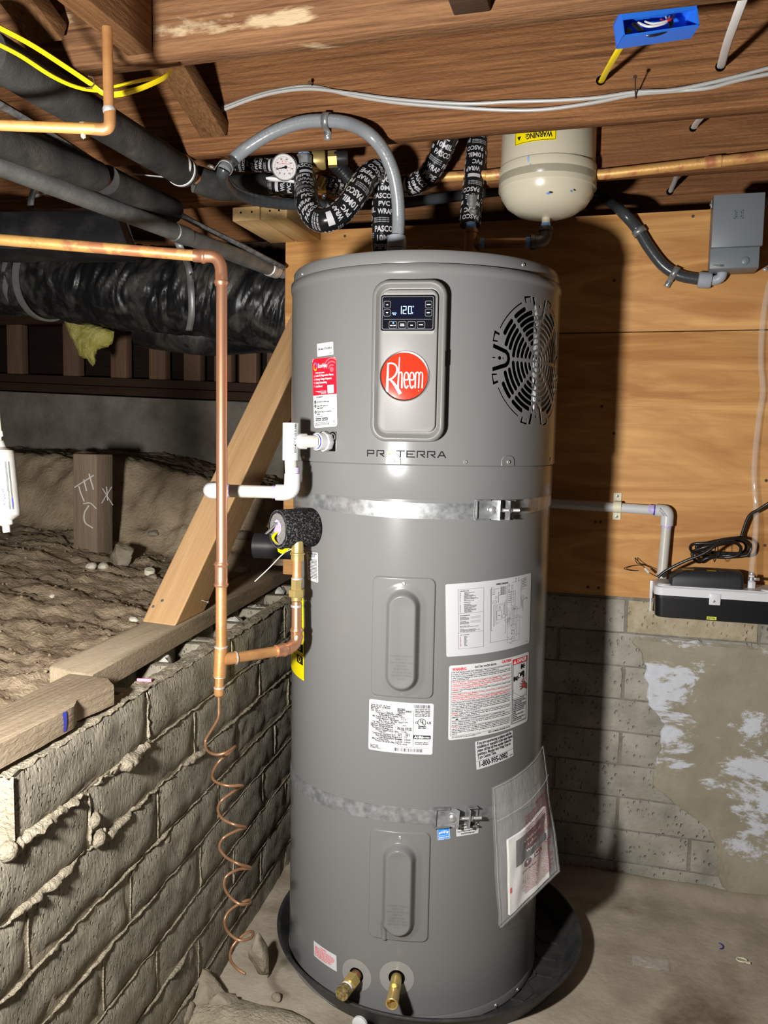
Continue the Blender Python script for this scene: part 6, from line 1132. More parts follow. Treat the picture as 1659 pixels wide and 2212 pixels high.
# blue junction box with wires, yellow and white cables through holes
def hole(px, py, y, r, parent):
    c = ony(px, py, y); mb = MB(); mb.lathe([(r, .0006), (r*.98, .0008), (0, .0008)], c, (0, -1, 0), 22); obj('bored_hole', mb, 'black_void', parent)
yb = cable('yellow_cable', 'yellow cable running from the blue box into a joist hole', 'cable', [ony(1360, 62, -.385), ony(1349, 86, -.37), ony(1327, 124, -.30), ony(1309, 156, -.20), ony(1301, 172, -.135), ony(1298, 177, -.10)], .0052, 'cable_yellow', flat=(1.25, .8)); hole(1298, 174, JY2, .010, yb)
bb_ = thing('junction_box', 'bright blue plastic electrical box with loose wires on the near joist', 'electrical box', atd(1425, 45, 1.42))
bl, br_ = atd(1343, 52, 1.40), atd(1508, 28, 1.40); bx_ = unit(br_-bl); by_ = unit(np.cross(bx_, cR*0+np.array([0, 1., 0]))); by_ = by_*(1 if by_[2] > 0 else -1); bz_ = np.cross(bx_, by_); bz_ = bz_*(1 if bz_[1] > 0 else -1); bw_ = np.linalg.norm(br_-bl); bc_ = (bl+br_)/2
mb = MB(); mb.box(bc_+bz_*.040, (bw_, .042, .003), (bx_, by_, bz_)); mb.box(bc_+bz_*.02-by_*.020, (bw_, .003, .040), (bx_, by_, bz_)); mb.box(bc_+bz_*.02+by_*.020, (bw_, .003, .040), (bx_, by_, bz_))
for sg in (-1, 1): mb.box(bc_+bx_*sg*(bw_/2-.0015)+bz_*.02, (.003, .042, .040), (bx_, by_, bz_)); mb.box(bc_+bx_*sg*(bw_/2-.006)+by_*.014+bz_*.004, (.008, .010, .008), (bx_, by_, bz_))
mb.box(bc_+by_*.013, (bw_*.98, .013, .003), (bx_, by_, bz_)); bxo = obj('box_shell', mb, 'box_blue', bb_, smooth=False)
for k, (m_, x0_, x1_, sag) in enumerate((('cable_white', -.030, .020, .016), ('cable_white', -.018, .026, .012), ('cable_black', -.036, .030, .030), ('cable_black', -.040, .024, .034), ('wire_red', .010, .034, .010))):
    mb = MB(); mb.tube(cr([bc_+bx_*x0_+by_*.008+bz_*.02, bc_+bx_*(x0_*.6+x1_*.1)+by_*(.006-sag*.8)+bz_*.008, bc_+bx_*(x1_*.6)+by_*(.006-sag*.7)+bz_*.006, bc_+bx_*x1_+by_*.012+bz_*.022], 6), .0022, 8); obj('wire', mb, m_, bb_)
w1 = cable('white_cable', 'white cable dropping diagonally into a hole in the second joist', 'cable', [ony(1616, -30, -.46), ony(1594, 30, -.40), ony(1574, 85, -.30), ony(1561, 130, -.17), ony(1557, 146, -.10)], .0062, 'cable_white', flat=(1.3, .75)); hole(1556, 144, JY2, .010, w1)
w2 = cable('white_cable', 'white cable entering the third joist below the second one', 'cable', [ony(1545, 228, .05), ony(1522, 247, .14), ony(1506, 264, .22), ony(1498, 278, .28)], .0062, 'cable_white', flat=(1.3, .75)); hole(1497, 277, .268, .009, w2)
w3 = cable('white_cable', 'short white cable entering the rear joist above the switch box', 'cable', [ony(1466, 365, .50), ony(1459, 388, .60), ony(1452, 404, .67), ony(1447, 416, .715)], .0070, 'cable_white'); hole(1447, 414, .70, .0105, w3)
# copper line along the third joist
cl = thing('copper_line', 'old brown copper pipe running along the face of the third joist', 'pipe', ony(1470, 360, .24)); c0_, c1_ = ony(1300, 377, .245), ony(2200, 276, .245); c2_ = ony(1060, 378, .245)
mb = MB(); mb.tube([ony(930, 384, .25), ony(1000, 380, .247), c2_, c0_+(c2_-c0_)*.3, c0_, (c0_+c1_)/2, c1_], .0128, 20); obj('pipe_body', mb, 'copper_ochre', cl)
mb = MB(); ax = unit(c1_-c0_)
for px in (1066, 1540): c = ony(px, 378 if px < 1200 else 350, .245); mb.lathe([(.0128, -.02), (.0145, -.018), (.0145, .018), (.0128, .02)], c, ax, 20)
obj('coupling', mb, 'copper_ochre', cl, kind='stuff')
# wrapped flexible connectors with printed tape
WORDS = ['PASCO', '10MIL', 'PIPE', 'WRAP', 'PVC', '10MIL', 'PASCO', 'PVC', 'WRAP', 'PIPE']
def wrapped(name, label, pts, r, up=1, seed=0, rows=True):
    P = cr([np.asarray(p, float) for p in pts], 10); o = thing(name, label, 'pipe', P[len(P)//2], 'tape wrapped pipes above the heater'); mb = MB()
    mb.tube(P, [r*(1+.03*nz((i*.4, seed, 1), 1, 2)) for i in range(len(P))], 28); ob = obj('tape_wrap', mb, 'wrap_black', o)
    Fr = frames(P); S_ = np.concatenate([[0], np.cumsum([np.linalg.norm(P[i+1]-P[i]) for i in range(len(P)-1)])]); total = S_[-1]
    def TP(x, y, off):
        y = min(max(y, 0), total-1e-6); i = min(int(np.searchsorted(S_, y, 'right'))-1, len(P)-2); f = (y-S_[i])/(S_[i+1]-S_[i]); p = P[i]*(1-f)+P[i+1]*f; t = unit(Fr[i][0]*(1-f)+Fr[i+1][0]*f)
        v = unit(C0-p); v = unit(v-t*(v@t)); s = np.cross(t, v); a = x/r
        return p+(v*math.cos(a)-s*math.sin(a))*(r*1.032+off)
    sh_ = Sheet(TP); y = .016; k = seed*3; H_ = .0118*min(1, r/.026)
    while y < total-.006:
        for q in (-1, 0, 1):
            tx = WORDS[(k+q*3) % 10]; yy = y+q*.0055; xx = q*r*1.75+.006*math.sin(k*2.1)
            if (k*3+q) % 11 == 3: sh_.rect(xx-.016, yy-H_*.8, xx+.016, yy, .0006); continue
            if (k+q*2) % 6 == 5:
                for z_ in range(3): sh_.text('PASCO PIPE WRAP CO', xx, yy-H_*(.75-.36*z_), H_*.20, w=r*1.4, al='c', off=.0008)
                continue
            sh_.text(tx, xx, yy, H_, w=r*.335*len(tx), al='c', bold=.03, off=.0008)
        y += H_*1.62; k += 1
    obj('tape_print', sh_.mb, 'tape_ink', ob, smooth=False, kind='stuff'); return o
wrapped('wrapped_pipe', 'looping tape wrapped pipe hanging in front of the round gauge', [atd(657, 372, 2.06), atd(661, 405, 2.03), atd(664, 440, 1.98), atd(680, 468, 1.95), atd(703, 475, 1.93), atd(735, 460, 1.93), atd(765, 425, 1.93), atd(790, 387, 1.95), atd(810, 370, 1.98), atd(826, 378, 2.0), atd(830, 400, 2.01), atd(829, 440, 2.02), atd(828, 500, 2.03), (atd(828, 560, 2.05))], .0275, 1, 0)
wrapped('wrapped_pipe', 'straight tape wrapped pipe between the heater and tank, upside down print', [atd(1015, 487, 2.13), atd(1019, 440, 2.14), atd(1024, 380, 2.15), atd(1031, 310, 2.16), atd(1036, 240, 2.16)], .0262, 1, 2)
wrapped('wrapped_pipe', 'tape wrapped pipe bending away behind the grey conduit loop', [ony(985, 250, .10), ony(966, 300, .12), ony(945, 345, .14), ony(922, 380, .16), ony(895, 398, .19), ony(865, 400, .205), ony(835, 392, .21)], .0262, 1, 4)
wrapped('wrapped_pipe', 'short tape wrapped pipe level with the top of the gauge', [ony(496, 356, .13), ony(540, 356, .13), ony(575, 357, .13), ony(606, 357, .13)], .0165, 1, 1)
wrapped('wrapped_pipe', 'tape wrapped pipe section under the white valve lever', [ony(556, 401, .19), ony(590, 401, .19), ony(625, 402, .19), ony(652, 402, .19)], .0255, 1, 3)
wrapped('wrapped_pipe', 'tape wrapped pipe right of the loop sloping to the wooden back', [ony(690, 392, .15), ony(715, 400, .17), ony(745, 412, .19), ony(790, 430, .21)], .021, 1, 2)
cb = thing('corrugated_hose', 'dark corrugated hose behind the black knobbed valve', 'hose', atd(745, 375, 2.3)); P = cr([ony(712, 345, .16), ony(735, 365, .18), ony(760, 390, .20), ony(790, 400, .21), ony(815, 398, .215)], 14); mb = MB(); mb.tube(P, [.019+.0018*math.sin(i*2.1) for i in range(len(P))], 20); obj('hose_body', mb, 'black_plastic', cb, sharp=80)
# mixing valve with gauge, union, black knob, lever
mv = thing('mixing_valve', 'brass mixing valve with steel union and black knob under the joist', 'valve', atd(690, 345, 2.08)); vt = cR*.98+cU*.05
mb = MB(); mb.lathe([(.016, -.065), (.019, -.060), (.019, -.02), (.024, -.015), (.024, .02), (.022, .024)], atd(683, 346, 2.09), vt, 24); mb.lathe([(.013, .0), (.013, .05)], atd(655, 350, 2.08), cU, 20); obj('valve_body', mb, 'brass', mv, sharp=35)
mb = MB(); mb.lathe([(.0205, 0), (.0205, .022)], atd(709, 344, 2.08), vt, 6); obj('brass_nut', mb, 'brass', mv, sharp=25); mb = MB(); mb.lathe([(.016, 0), (.018, .002), (.018, .028), (.0165, .034), (0, .034)], atd(722, 342, 2.08), vt, 24); obj('knob', mb, 'black_plastic', mv, sharp=40)
mb = MB(); mb.lathe([(.0195, -.012), (.0205, -.010), (.0205, .016), (.019, .018)], atd(657, 352, 2.06), cU, 8); mb.lathe([(.0165, -.022), (.0165, -.01)], atd(657, 352, 2.06), cU, 24); obj('union_nut', mb, 'galv', mv, sharp=25)
mb = MB(); mb.lathe([(.0155, .017), (.016, .018), (.016, .023), (.0145, .025)], atd(657, 352, 2.06), cU, 20); obj('tape_ring', mb, 'bluetape', mv)
gc = atd(614, 361, 2.03); gn = unit(C0-gc-cR*.5-cU*.35); ga = thing('temperature_gauge', 'round steel dial thermometer with a black needle beside the loop', 'gauge', gc)
mb = MB(); mb.lathe([(.010, -.03), (.028, -.016), (.0310, -.014), (.0325, -.010), (.0325, .002), (.0315, .0035), (.0290, .0035), (.0285, -.001), (0, -.001)], gc, gn, 40); obj('case', mb, 'chrome', ga, sharp=35)
gx = unit(cR-gn*(cR@gn)); gy = np.cross(gn, gx); gf = planar(gc, gx, -gy, gn); mb = MB(); mb.lathe([(.0286, -.0006), (0, -.0004)], gc, gn, 36, cap=False); face = obj('dial', mb, 'gauge_face', ga)
S = Sheet(gf)
for i in range(37): a = math.radians(130+i*280/36); S.col(1 if i % 2 else 0).line(.022*math.cos(a), .022*math.sin(a), .0255*math.cos(a)+1e-5, .0255*math.sin(a)+1e-5, .0006, .0004)
for i in range(8): a = math.radians(130+i*40); S.col(0).text(str(i*20+20), .0255*math.cos(a)*.74, .0255*math.sin(a)*.74+.0012, .0030, al='c', off=.0005); S.col(1).text(str(i*10), .0165*math.cos(a)*.72, .0165*math.sin(a)*.72, .0024, al='c', off=.0005)
S.col(1).ring(0, 0, .0165, .0004, a0=math.radians(130), a1=math.radians(410)); S.text('WATTS', 0, -.0065, .0026, al='c'); S.col(0).text('F', 0, .018, .004, al='c'); obj('print', S.mb, ['black_print', 'red_print'], face, smooth=False, kind='stuff')
S = Sheet(gf); S.poly([(-.021, .0055), (-.020, .0065), (.006, .0015), (.007, -.002), (.002, -.002)], .0014); S.disc(.004, 0, .004, .0014, 12); obj('needle', S.mb, 'black_print', ga, smooth=False)
lv = thing('valve_lever', 'white dipped lever handle below the round gauge', 'lever', atd(605, 390, 2.12)); mb = MB(); l0, l1 = atd(575, 385, 2.12), atd(648, 394, 2.12); ld_ = unit(l1-l0); V = [l0+ld_*np.linalg.norm(l1-l0)*u for u in np.linspace(0, 1, 9)]; mb.tube(V, [.006, .0115, .0125, .010, .0085, .008, .008, .008, .008], 12, flat=(1, .45)); obj('grip', mb, 'white_lever', lv); mb = MB(); mb.lathe([(.012, -.01), (.012, .02), (.008, .022)], atd(690, 398, 2.14), unit(cU+cR*.4), 16); mb.tube([l1, atd(692, 396, 2.13)], .005, 8); mb.lathe([(.015, -.012), (.015, .014)], atd(693, 405, 2.16), vt, 8); obj('valve_ball_body', mb, 'brass', lv, sharp=30)
# grey liquid-tight conduit
cg = thing('grey_conduit', 'grey flexible conduit looping over the joist and down to the heater top', 'conduit', ony(700, 262, -.127)); cr_ = .0148
cpts = [atd(857, 548, 1.90), atd(859, 520, 1.90), atd(861, 470, 1.89), atd(858, 420, 1.87), atd(848, 370, 1.85), atd(828, 325, 1.83), atd(797, 290, 1.815), ony(755, 268, -.130), ony(706, 261, -.128), ony(650, 265, -.128), ony(590, 286, -.128), ony(535, 319, -.129), ony(502, 346, -.128), atd(484, 367, 1.88), atd(484, 388, 1.93), atd(505, 412, 2.02), atd(545, 430, 2.10), atd(600, 439, 2.16), atd(660, 443, 2.20), atd(740, 443, 2.24), atd(800, 441, 2.26), atd(870, 438, 2.28), atd(930, 431, 2.31), atd(1000, 422, 2.34), atd(1060, 414, 2.37), atd(1150, 405, 2.42), atd(1240, 410, 2.44), atd(1310, 432, 2.44), ony(1342, 456, .445), ony(1376, 494, .446), ony(1402, 535, .446), ony(1432, 573, .446), ony(1465, 594, .446), ony(1500, 602, .446), ony(1512, 603, .446)]
CP = cr(cpts, 12); mb = MB(); i1 = 12*13; mb.tube(CP[:i1+1], [cr_*(1+.012*math.sin(i*2.2)) for i in range(i1+1)], 20); c1o = obj('conduit_front', mb, 'conduit_grey', cg, sharp=80)
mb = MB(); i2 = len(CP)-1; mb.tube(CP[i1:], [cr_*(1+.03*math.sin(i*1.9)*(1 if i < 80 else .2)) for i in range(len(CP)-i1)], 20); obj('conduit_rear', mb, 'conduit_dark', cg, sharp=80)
Sg = np.concatenate([[0], np.cumsum([np.linalg.norm(CP[i+1]-CP[i]) for i in range(len(CP)-1)])]); FrC = frames(CP)
def CPt(x, y, off, sgn=1):
    x = min(max(x, 0), Sg[-1]-1e-6); i = min(int(np.searchsorted(Sg, x, 'right'))-1, len(CP)-2); f = (x-Sg[i])/(Sg[i+1]-Sg[i]); p = CP[i]*(1-f)+CP[i+1]*f; t = unit(FrC[i][0]*(1-f)+FrC[i+1][0]*f); v = unit(C0-p); v = unit(v-t*(v@t)); s = np.cross(t, v); a = y/cr_
    return p+(v*math.cos(a)+s*math.sin(a))*(cr_+off)
S = Sheet(CPt); S.text('LIQUID TIGHT FLEXIBLE CONDUIT TYPE A 3/4 IN', .03, .006, .0048, off=.0006, w=.22); S.text('SUNLIGHT RESISTANT CONDUIT TYPE B 3/4 IN 60C OIL', .36, .008, .0048, off=.0006, w=.25); obj('print', S.mb, 'grey_print', c1o, smooth=False, kind='stuff')
mb = MB(); kx = atd(857, 521, 1.90); mb.lathe([(.0165, -.02), (.022, -.018), (.0225, .0), (.021, .010), (.0165, .013)], kx, cU, 14); mb.lathe([(.024, -.035), (.024, -.02)], kx, cU, 8); obj('connector', mb, 'fitting_grey', cg, sharp=40)
mb = MB(); kx = ony(1521, 605, .446); kd = unit(ony(1535, 605, .446)-ony(1505, 603, .446)); mb.lathe([(.0165, -.016), (.0215, -.014), (.0215, .014), (.0195, .018), (.0165, .019)], kx, kd, 14); mb.tube(bez_elbow(kx+kd*.014, kx+kd*.050+cZ*.0, ony(1560, 582, .43), 8)+[ony(1561, 574, .42)], .0130, 18); obj('elbow_connector', mb, 'fitting_grey', cg, sharp=40)
def clampstrap(name, label, p, t, nrm, out, r=.0155):
    t, nrm, out = unit(t), unit(nrm), unit(out); out = unit(out-t*(out@t)); nrm = unit(nrm-t*(nrm@t)-out*(nrm@out)); o = thing(name, label, 'clamp', p, 'one hole conduit clamps'); mb = MB(); V = []
    pr = [(math.cos(a)*(r+.001), math.sin(a)*(r+.001)) for a in np.linspace(-1.35, PI, 14)]+[(-r-.003, -r*.35), (-r-.004, -r*.93), (-r-.022, -r*.93)]
    for a, b in pr:
        for w in (-.008, .008): V.append(p-out*a+nrm*b+t*w)
    mb.add(V, [(2*i, 2*i+1, 2*i+3, 2*i+2) for i in range(len(pr)-1)]); s = obj('clamp_strap', mb, 'galv', o, sharp=30); md = s.modifiers.new('s', 'SOLIDIFY'); md.thickness = .0018
    mb = MB(); mb.lathe([(.0055, 0), (.0052, .002), (.002, .0035), (0, .002)], p+out*(r+.014)-nrm*(r*.93-.001), nrm, 14); obj('clamp_screw', mb, 'zinc', o)
i = min(range(i1), key=lambda k: abs(pj(CP[k])[0]-707)+ (0 if pj(CP[k])[1] < 300 else 999)); clampstrap('conduit_clamp', 'zinc clamp holding the top of the grey conduit loop to the joist', CP[i], FrC[i][0], (0, -1, 0), -cZ)
i = min(range(len(CP)), key=lambda k: abs(pj(CP[k])[0]-487)+abs(pj(CP[k])[1]-362)); clampstrap('conduit_clamp', 'zinc clamp at the joist corner where the conduit loop turns back', CP[i], FrC[i][0], (0, -1, .2), cR*-1+cZ*.6)
i = min(range(len(CP)), key=lambda k: abs(pj(CP[k])[0]-1381)+abs(pj(CP[k])[1]-500)); clampstrap('conduit_clamp', 'upper zinc clamp fixing the conduit to the plywood right of the tank', CP[i], FrC[i][0], (0, -1, 0), cR+cZ*.5)
i = min(range(len(CP)), key=lambda k: abs(pj(CP[k])[0]-1456)+abs(pj(CP[k])[1]-588)); clampstrap('conduit_clamp', 'lower zinc clamp on the plywood just left of the conduit elbow', CP[i], FrC[i][0], (0, -1, 0), -cR-cZ)
i = min(range(len(CP)), key=lambda k: abs(pj(CP[k])[0]-708)+abs(pj(CP[k])[1]-441)); clampstrap('conduit_clamp', 'zinc clamp on the rear conduit run behind the wrapped loop', CP[i], FrC[i][0], (0, -1, 0), cZ)
# ================================================================== EXPANSION TANK AND ITS PIPING
tcn = atd(1182, 400, 2.10); ztop, zbot = 2.16, atd(1180, 472, 2.10)[2]
tk = thing('expansion_tank', 'cream painted steel expansion tank hanging beside the joists', 'tank', (tcn[0], tcn[1], zbot)); Rt = .1225; zs1, zs2 = atd(1180, 375, 1.98)[2], atd(1180, 330, 1.98)[2]
mb = MB(); mb.lathe([(0, zbot+.002), (.04, zbot+.004), (.075, zbot+.014), (.100, zbot+.031), (.115, zbot+.053), (Rt-.002, zbot+.078), (Rt, zbot+.10), (Rt, zs1-.006), (Rt-.0045, zs1-.001), (Rt-.0045, zs1+.002), (Rt, zs1+.007), (Rt, zs2-.004), (Rt-.001, zs2-.001), (Rt-.0035, zs2), (Rt-.004, zs2+.01), (Rt-.004, ztop-.06), (.09, ztop-.02), (0, ztop)], (tcn[0], tcn[1], 0), cZ, 72); tb = obj('tank_shell', mb, 'cream_paint', tk, sharp=50)
def tkP(px0, x, y, zt, off): a = math.atan2(*(ony(0, 0, 1)*0+C0-tcn)[[1, 0]]); th = a+px0+x/Rt; return np.array([tcn[0]+(Rt-.004+off)*math.cos(th), tcn[1]+(Rt-.004+off)*math.sin(th), zt-y])
zlab = atd(1150, 292, 1.98)[2]
S = Sheet(lambda x, y, o: tkP(-.26, x, y, zlab, o)); S.rect(-.060, -.055, .050, .012, .0006); S.col(1); S.frame(-.058, -.053, .048, .010, .0012, .001); S.text('WARNING:', .040, -.0085, .0125, al='l', w=.068, rot=PI, bold=.03, off=.0012); S.poly([(-.040, -.007), (-.052, -.007), (-.046, .003)], .0012); S.text('READ INSTALLATION INSTRUCTIONS', .040, -.026, .0028, w=.08, rot=PI, off=.0012); S.text('BEFORE PRESSURIZING THIS TANK', .040, -.033, .0028, w=.07, rot=PI, off=.0012); obj('warning_label', S.mb, ['label_yellow', 'black_print'], tk, smooth=False, label='yellow label with upside down warning print')
mb = MB(); S = Sheet(lambda x, y, o: tkP(0, x, y, 0, o+.0045))
for (px, py, w_, h_) in ((1137, 340, .006, .018), (1184, 418, .012, .006), (1236, 412, .008, .006), (1143, 352, .004, .004)):
    c = atd(px, py, 1.985); th = math.atan2(c[1]-tcn[1], c[0]-tcn[0]); rr_ = random.Random(px)
    S.mb.add([np.array([tcn[0]+(Rt+.0006)*math.cos(th+(w_*a)/Rt), tcn[1]+(Rt+.0006)*math.sin(th+(w_*a)/Rt), c[2]+h_*b]) for a, b in ((-.5, .1), (-.1, .5), (.3, .3), (.5, -.2), (.1, -.5), (-.3, -.3))], [(0, 1, 2, 3, 4, 5)])
obj('paint_scuff', S.mb, 'bluetape', tb, smooth=False, kind='stuff')
ze = atd(1170, 520, 2.10)[2]; ex = np.array([tcn[0], tcn[1], 0]); tp0 = atd(1017, 528, 2.13); tp0[2] = ze-.004
mb = MB(); mb.lathe([(.0105, zbot-.03), (.0110, zbot+.006)], ex, cZ, 20); obj('tank_nipple', mb, 'cream_paint', tk); mb = MB(); mb.lathe([(.0118, zbot-.028), (.0124, zbot-.012), (.0112, zbot-.010)], ex, cZ, 20); obj('tape_ring', mb, 'bluetape', tk)
tpi = thing('tank_pipe', 'iron elbow and copper nipple joining the cream tank to a brass tee', 'pipe', (ex[0], ex[1], ze)); hd = unit(tp0-np.array([ex[0], ex[1], ze]))
E_ = np.array([ex[0], ex[1], ze])
mb = MB(); mb.tube([E_+cZ*.036, E_+cZ*.024]+bez_elbow(E_+cZ*.018, E_, E_+hd*.020, 8)+[E_+hd*.036], .0165, 22); mb.lathe([(.0165, .026), (.0190, .027), (.0190, .037), (.0165, .038)], E_, cZ, 22); mb.lathe([(.0165, .026), (.0190, .027), (.0190, .037), (.0165, .038)], E_, hd, 22); S = Sheet(planar(E_-cH*.0172-cU*.002, unit(cR+cU), unit(cR-cU)*-1, -cH)); obj('elbow', mb, 'black_iron', tpi, sharp=45)
mb = MB(); mb.tube([E_+hd*.03, tp0-hd*.015], .0128, 20); obj('copper_nipple', mb, 'copper_dark', tpi)
mb = MB(); mb.lathe([(.0132, .038), (.0136, .040), (.0136, .048), (.0130, .050)], E_, hd, 20); mb.lathe([(.0132, .022), (.0136, .024), (.0136, .032), (.0130, .034)], tp0, -hd, 20); obj('tape_ring', mb, 'bluetape', tpi, kind='stuff')
mb = MB(); mb.lathe([(.0165, -.040), (.0165, .026), (.0185, .027), (.0185, .036), (.0165, .037)], tp0, cZ, 22); mb.tube([tp0, tp0-hd*.018], .0165, 22); mb.lathe([(.0165, .014), (.0185, .015), (.0185, .022), (.0165, .023)], tp0, -hd, 22); mb.lathe([(.0125, -.14), (.0125, -.03)], tp0, cZ, 18); obj('brass_tee', mb, 'copper_dark', tpi, sharp=45)
tU = atd(1015, 490, 2.13)
mb = MB(); mb.lathe([(.0130, .035), (.0130, .055)], tp0, cZ, 18); obj('taped_nipple', mb, 'bluetape', tpi)
mb = MB(); mb.lathe([(.0165, .050), (.0175, .052), (.0175, .062), (.0155, .064), (.0155, .066), (.0175, .068), (.0175, .082), (.015, .085)], tp0, cZ, 8); mb.lathe([(.014, .08), (.014, .12)], tp0, cZ, 16); obj('union', mb, 'galv_dull', tpi, sharp=30)
# ================================================================== RIGHT WALL: SWITCH BOX, DRAIN, PUMP
dx0, dx1, dzt, dzs, dzb = .6645, .7865, 1.917, 1.785, 1.730; dyf = .372
db = thing('switch_box', 'grey metal electrical switch box mounted on the upper plywood', 'electrical box', ((dx0+dx1)/2, YP, dzb))
mb = MB(); mb.box(((dx0+dx1)/2-.001, (dyf+.012+YP)/2, (dzt+dzb)/2-.004), (dx1-dx0-.006, YP-dyf-.012, dzt-dzb-.012), None, .002); obj('box_body', mb, 'box_grey', db, sharp=40)
mb = MB(); mb.box(((dx0+dx1)/2, dyf+.008, (dzt+dzs)/2), (dx1-dx0, .014, dzt-dzs), None, .002); mb.box(((dx0+dx1)/2, dyf+.03, dzt-.001), (dx1-dx0, .05, .003), None, .001); lid = obj('hinged_cover', mb, 'box_grey', db, sharp=40)
mb = MB()
for s_ in (.0095, .0055):
    c = ony(1596, 463, dyf); 
    for a, b in ((-1, 0), (1, 0), (0, -1), (0, 1)): mb.box(c+np.array([a*s_, -.0004, b*s_]), (.0016 if a else 2*s_+.0016, .0016, .0016 if b else 2*s_+.0016))
obj('embossed_mark', mb, 'box_grey', lid, smooth=False)
mb = MB(); mb.box(((dx0+dx1)/2-.003, dyf+.014, (dzs+dzb)/2+.001), (dx1-dx0-.004, .010, dzs-dzb-.004), None, .002); c = ony(1610, 563, dyf+.008); mb.lathe([(.0105, -.001), (.0095, .002), (.006, .0036), (0, .0042)], c, (0, -1, 0), 22); fp = obj('front_plate', mb, 'box_grey', db, sharp=40)
mb = MB(); c = ony(1552, 575, dyf+.009); mb.box(c+cZ*.001, (.026, .003, .0055), None, .0012); obj('hasp_slot', mb, 'galv_dull', fp)
for px, py in ((1537, 442), (1655, 438)): c = ony(px, py, dyf+.03); mb = MB(); mb.box(c, (.004, .018, .020), None, .001); mb.lathe([(.004, 0), (.004, .004), (0, .005)], c, (1 if px > 1600 else -1, 0, 0), 10); obj('hinge_rivet', mb, 'galv', db, sharp=40)
c = ony(1654, 581, YP); o = thing('washer_screw', 'screw with washer in the plywood below the grey switch box', 'screw', c); mb = MB(); mb.lathe([(.0065, 0), (.0065, .0015), (.004, .0018), (.004, .005), (0, .0055)], c, (0, -1, 0), 16); obj('screw_head', mb, 'zinc', o, sharp=30)
pv2 = thing('drain_pipe', 'white plastic drain pipe along the plywood turning down to the pump', 'pipe', ony(1440, 1105, .437)); yv = .437
mb = MB(); q0, q1 = np.array([-.1, yv, 1.116]), ony(1416, 1102, yv); mb.tube([q0+(q1-q0)*k/8 for k in range(9)], .0135, 22); hp = obj('level_pipe', mb, 'pvc_white', pv2)
mb = MB(); mb.tube([ony(1400, 1100, yv), ony(1412, 1101.5, yv)], .0139, 22); obj('primer_stain', mb, 'primer_purple', pv2)
mb = MB(); mb.tube([ony(1412, 1101.5, yv), ony(1416, 1102, yv)], .01395, 22); obj('ink_ring', mb, 'blue_ink', pv2)
mb = MB(); mb.tube([ony(1415, 1102, yv), ony(1428, 1103, yv)]+bez_elbow(ony(1432, 1103.5, yv), ony(1442, 1104, yv), ony(1441.5, 1116, yv), 8)+[ony(1440, 1135, yv)], .0172, 26); el2 = obj('elbow', mb, 'pvc_white', pv2, sharp=50)
S = Sheet(planar(ony(1424, 1094, yv-.0178), unit((.8, 0, -.9)), (-.7, 0, -.7), (0, -1, 0))); S.text('NSF PW D2466', .004, .003, .0032, off=.001); S.text('3/4 SCH40', .008, .008, .0032, off=.001); obj('print', S.mb, 'grey_print', el2, smooth=False, kind='stuff')
mb = MB(); mb.tube([ony(1440, 1130, yv), ony(1433, 1210, yv), ony(1429, 1250, yv-.01)], .0135, 22); obj('drop_pipe', mb, 'pvc_dirty', pv2)
mb = MB(); mb.tube([ony(1440, 1134, yv), ony(1439.5, 1140, yv)], .0139, 22); obj('primer_stain', mb, 'primer_purple', pv2)
c = ony(1333, 1095, yv); pcl = thing('pipe_clamp', 'cream plastic clamp holding the white drain pipe to the plywood', 'clamp', c+np.array([0, .02, 0])); [obj('mounting_tab', MB().box((c[0], YP-.002, c[2]+q*.026), (.022, .004, .024), None, .001), 'ivory_plastic', pcl, sharp=40) for q in (1, -1)]; mb = MB(); V = []
for a in np.linspace(-PI/2, PI/2, 13):
    for w in (-.011, .011):
        for r_ in (.0136, .0165): V.append((c[0]+w, c[1]-math.cos(a)*r_, c[2]+math.sin(a)*r_))
mb.add(V, [f for i in range(12) for f in ((4*i+1, 4*i+3, 4*i+7, 4*i+5), (4*i, 4*i+1, 4*i+5, 4*i+4), (4*i+2, 4*i+3, 4*i+7, 4*i+6))]); obj('saddle', mb, 'ivory_plastic', pcl, sharp=40)
for dz in (.029, -.029): mb = MB(); mb.lathe([(.004, 0), (.0038, .0014), (.0016, .002), (0, .001)], (c[0], YP-.004, c[2]+dz), (0, -1, 0), 12); obj('screw', mb, 'zinc', pcl)
# condensate pump
px0, px1, pyf, pyb, pz0, pz1 = .566, .872, .335, .455, .819, .884
pump = thing('condensate_pump', 'black and white condensate pump mounted on the wall under coiled black cord', 'pump', ((px0+px1)/2, pyb, pz0))
def rbox(mb, x0, x1, y0, y1, levels, r=.02):
    mb.ring_loft([[np.array([x0+ins+px*(x1-x0-2*ins)/(x1-x0), y0+ins+py*(y1-y0-2*ins)/(y1-y0), z]) for px, py in rrpoly(x1-x0, y1-y0, r, 6)] for ins, z in levels])
mb = MB(); rbox(mb, px0, px1, pyf, pyb, [(.006, pz0), (.003, pz0+.003), (.001, pz1-.012), (-.001, pz1-.012), (-.001, pz1)]); res_ = obj('reservoir', mb, 'pump_black', pump, sharp=40)
mb = MB(); rbox(mb, px0-.003, px1+.003, pyf-.004, pyb+.002, [(0, pz1-.004), (0, pz1+.016), (.003, pz1+.019), (.006, pz1+.019)], .022); rbox(mb, px0+.004, px1-.004, pyf+.004, pyb-.004, [(0, pz1+.018), (0, pz1+.021)], .018); mb.box((ony(1544, 1297, pyf-.004)[0], pyf-.005, pz1-.006), (.028, .004, .030), None, .0015); lido = obj('lid', mb, 'pump_white', pump, sharp=40)
c = ony(1542, 1299, pyf-.008); mb = MB(); mb.lathe([(.0036, 0), (.0034, .001), (0, .0016)], c, (0, -1, 0), 12); obj('screw', mb, 'zinc', lido)
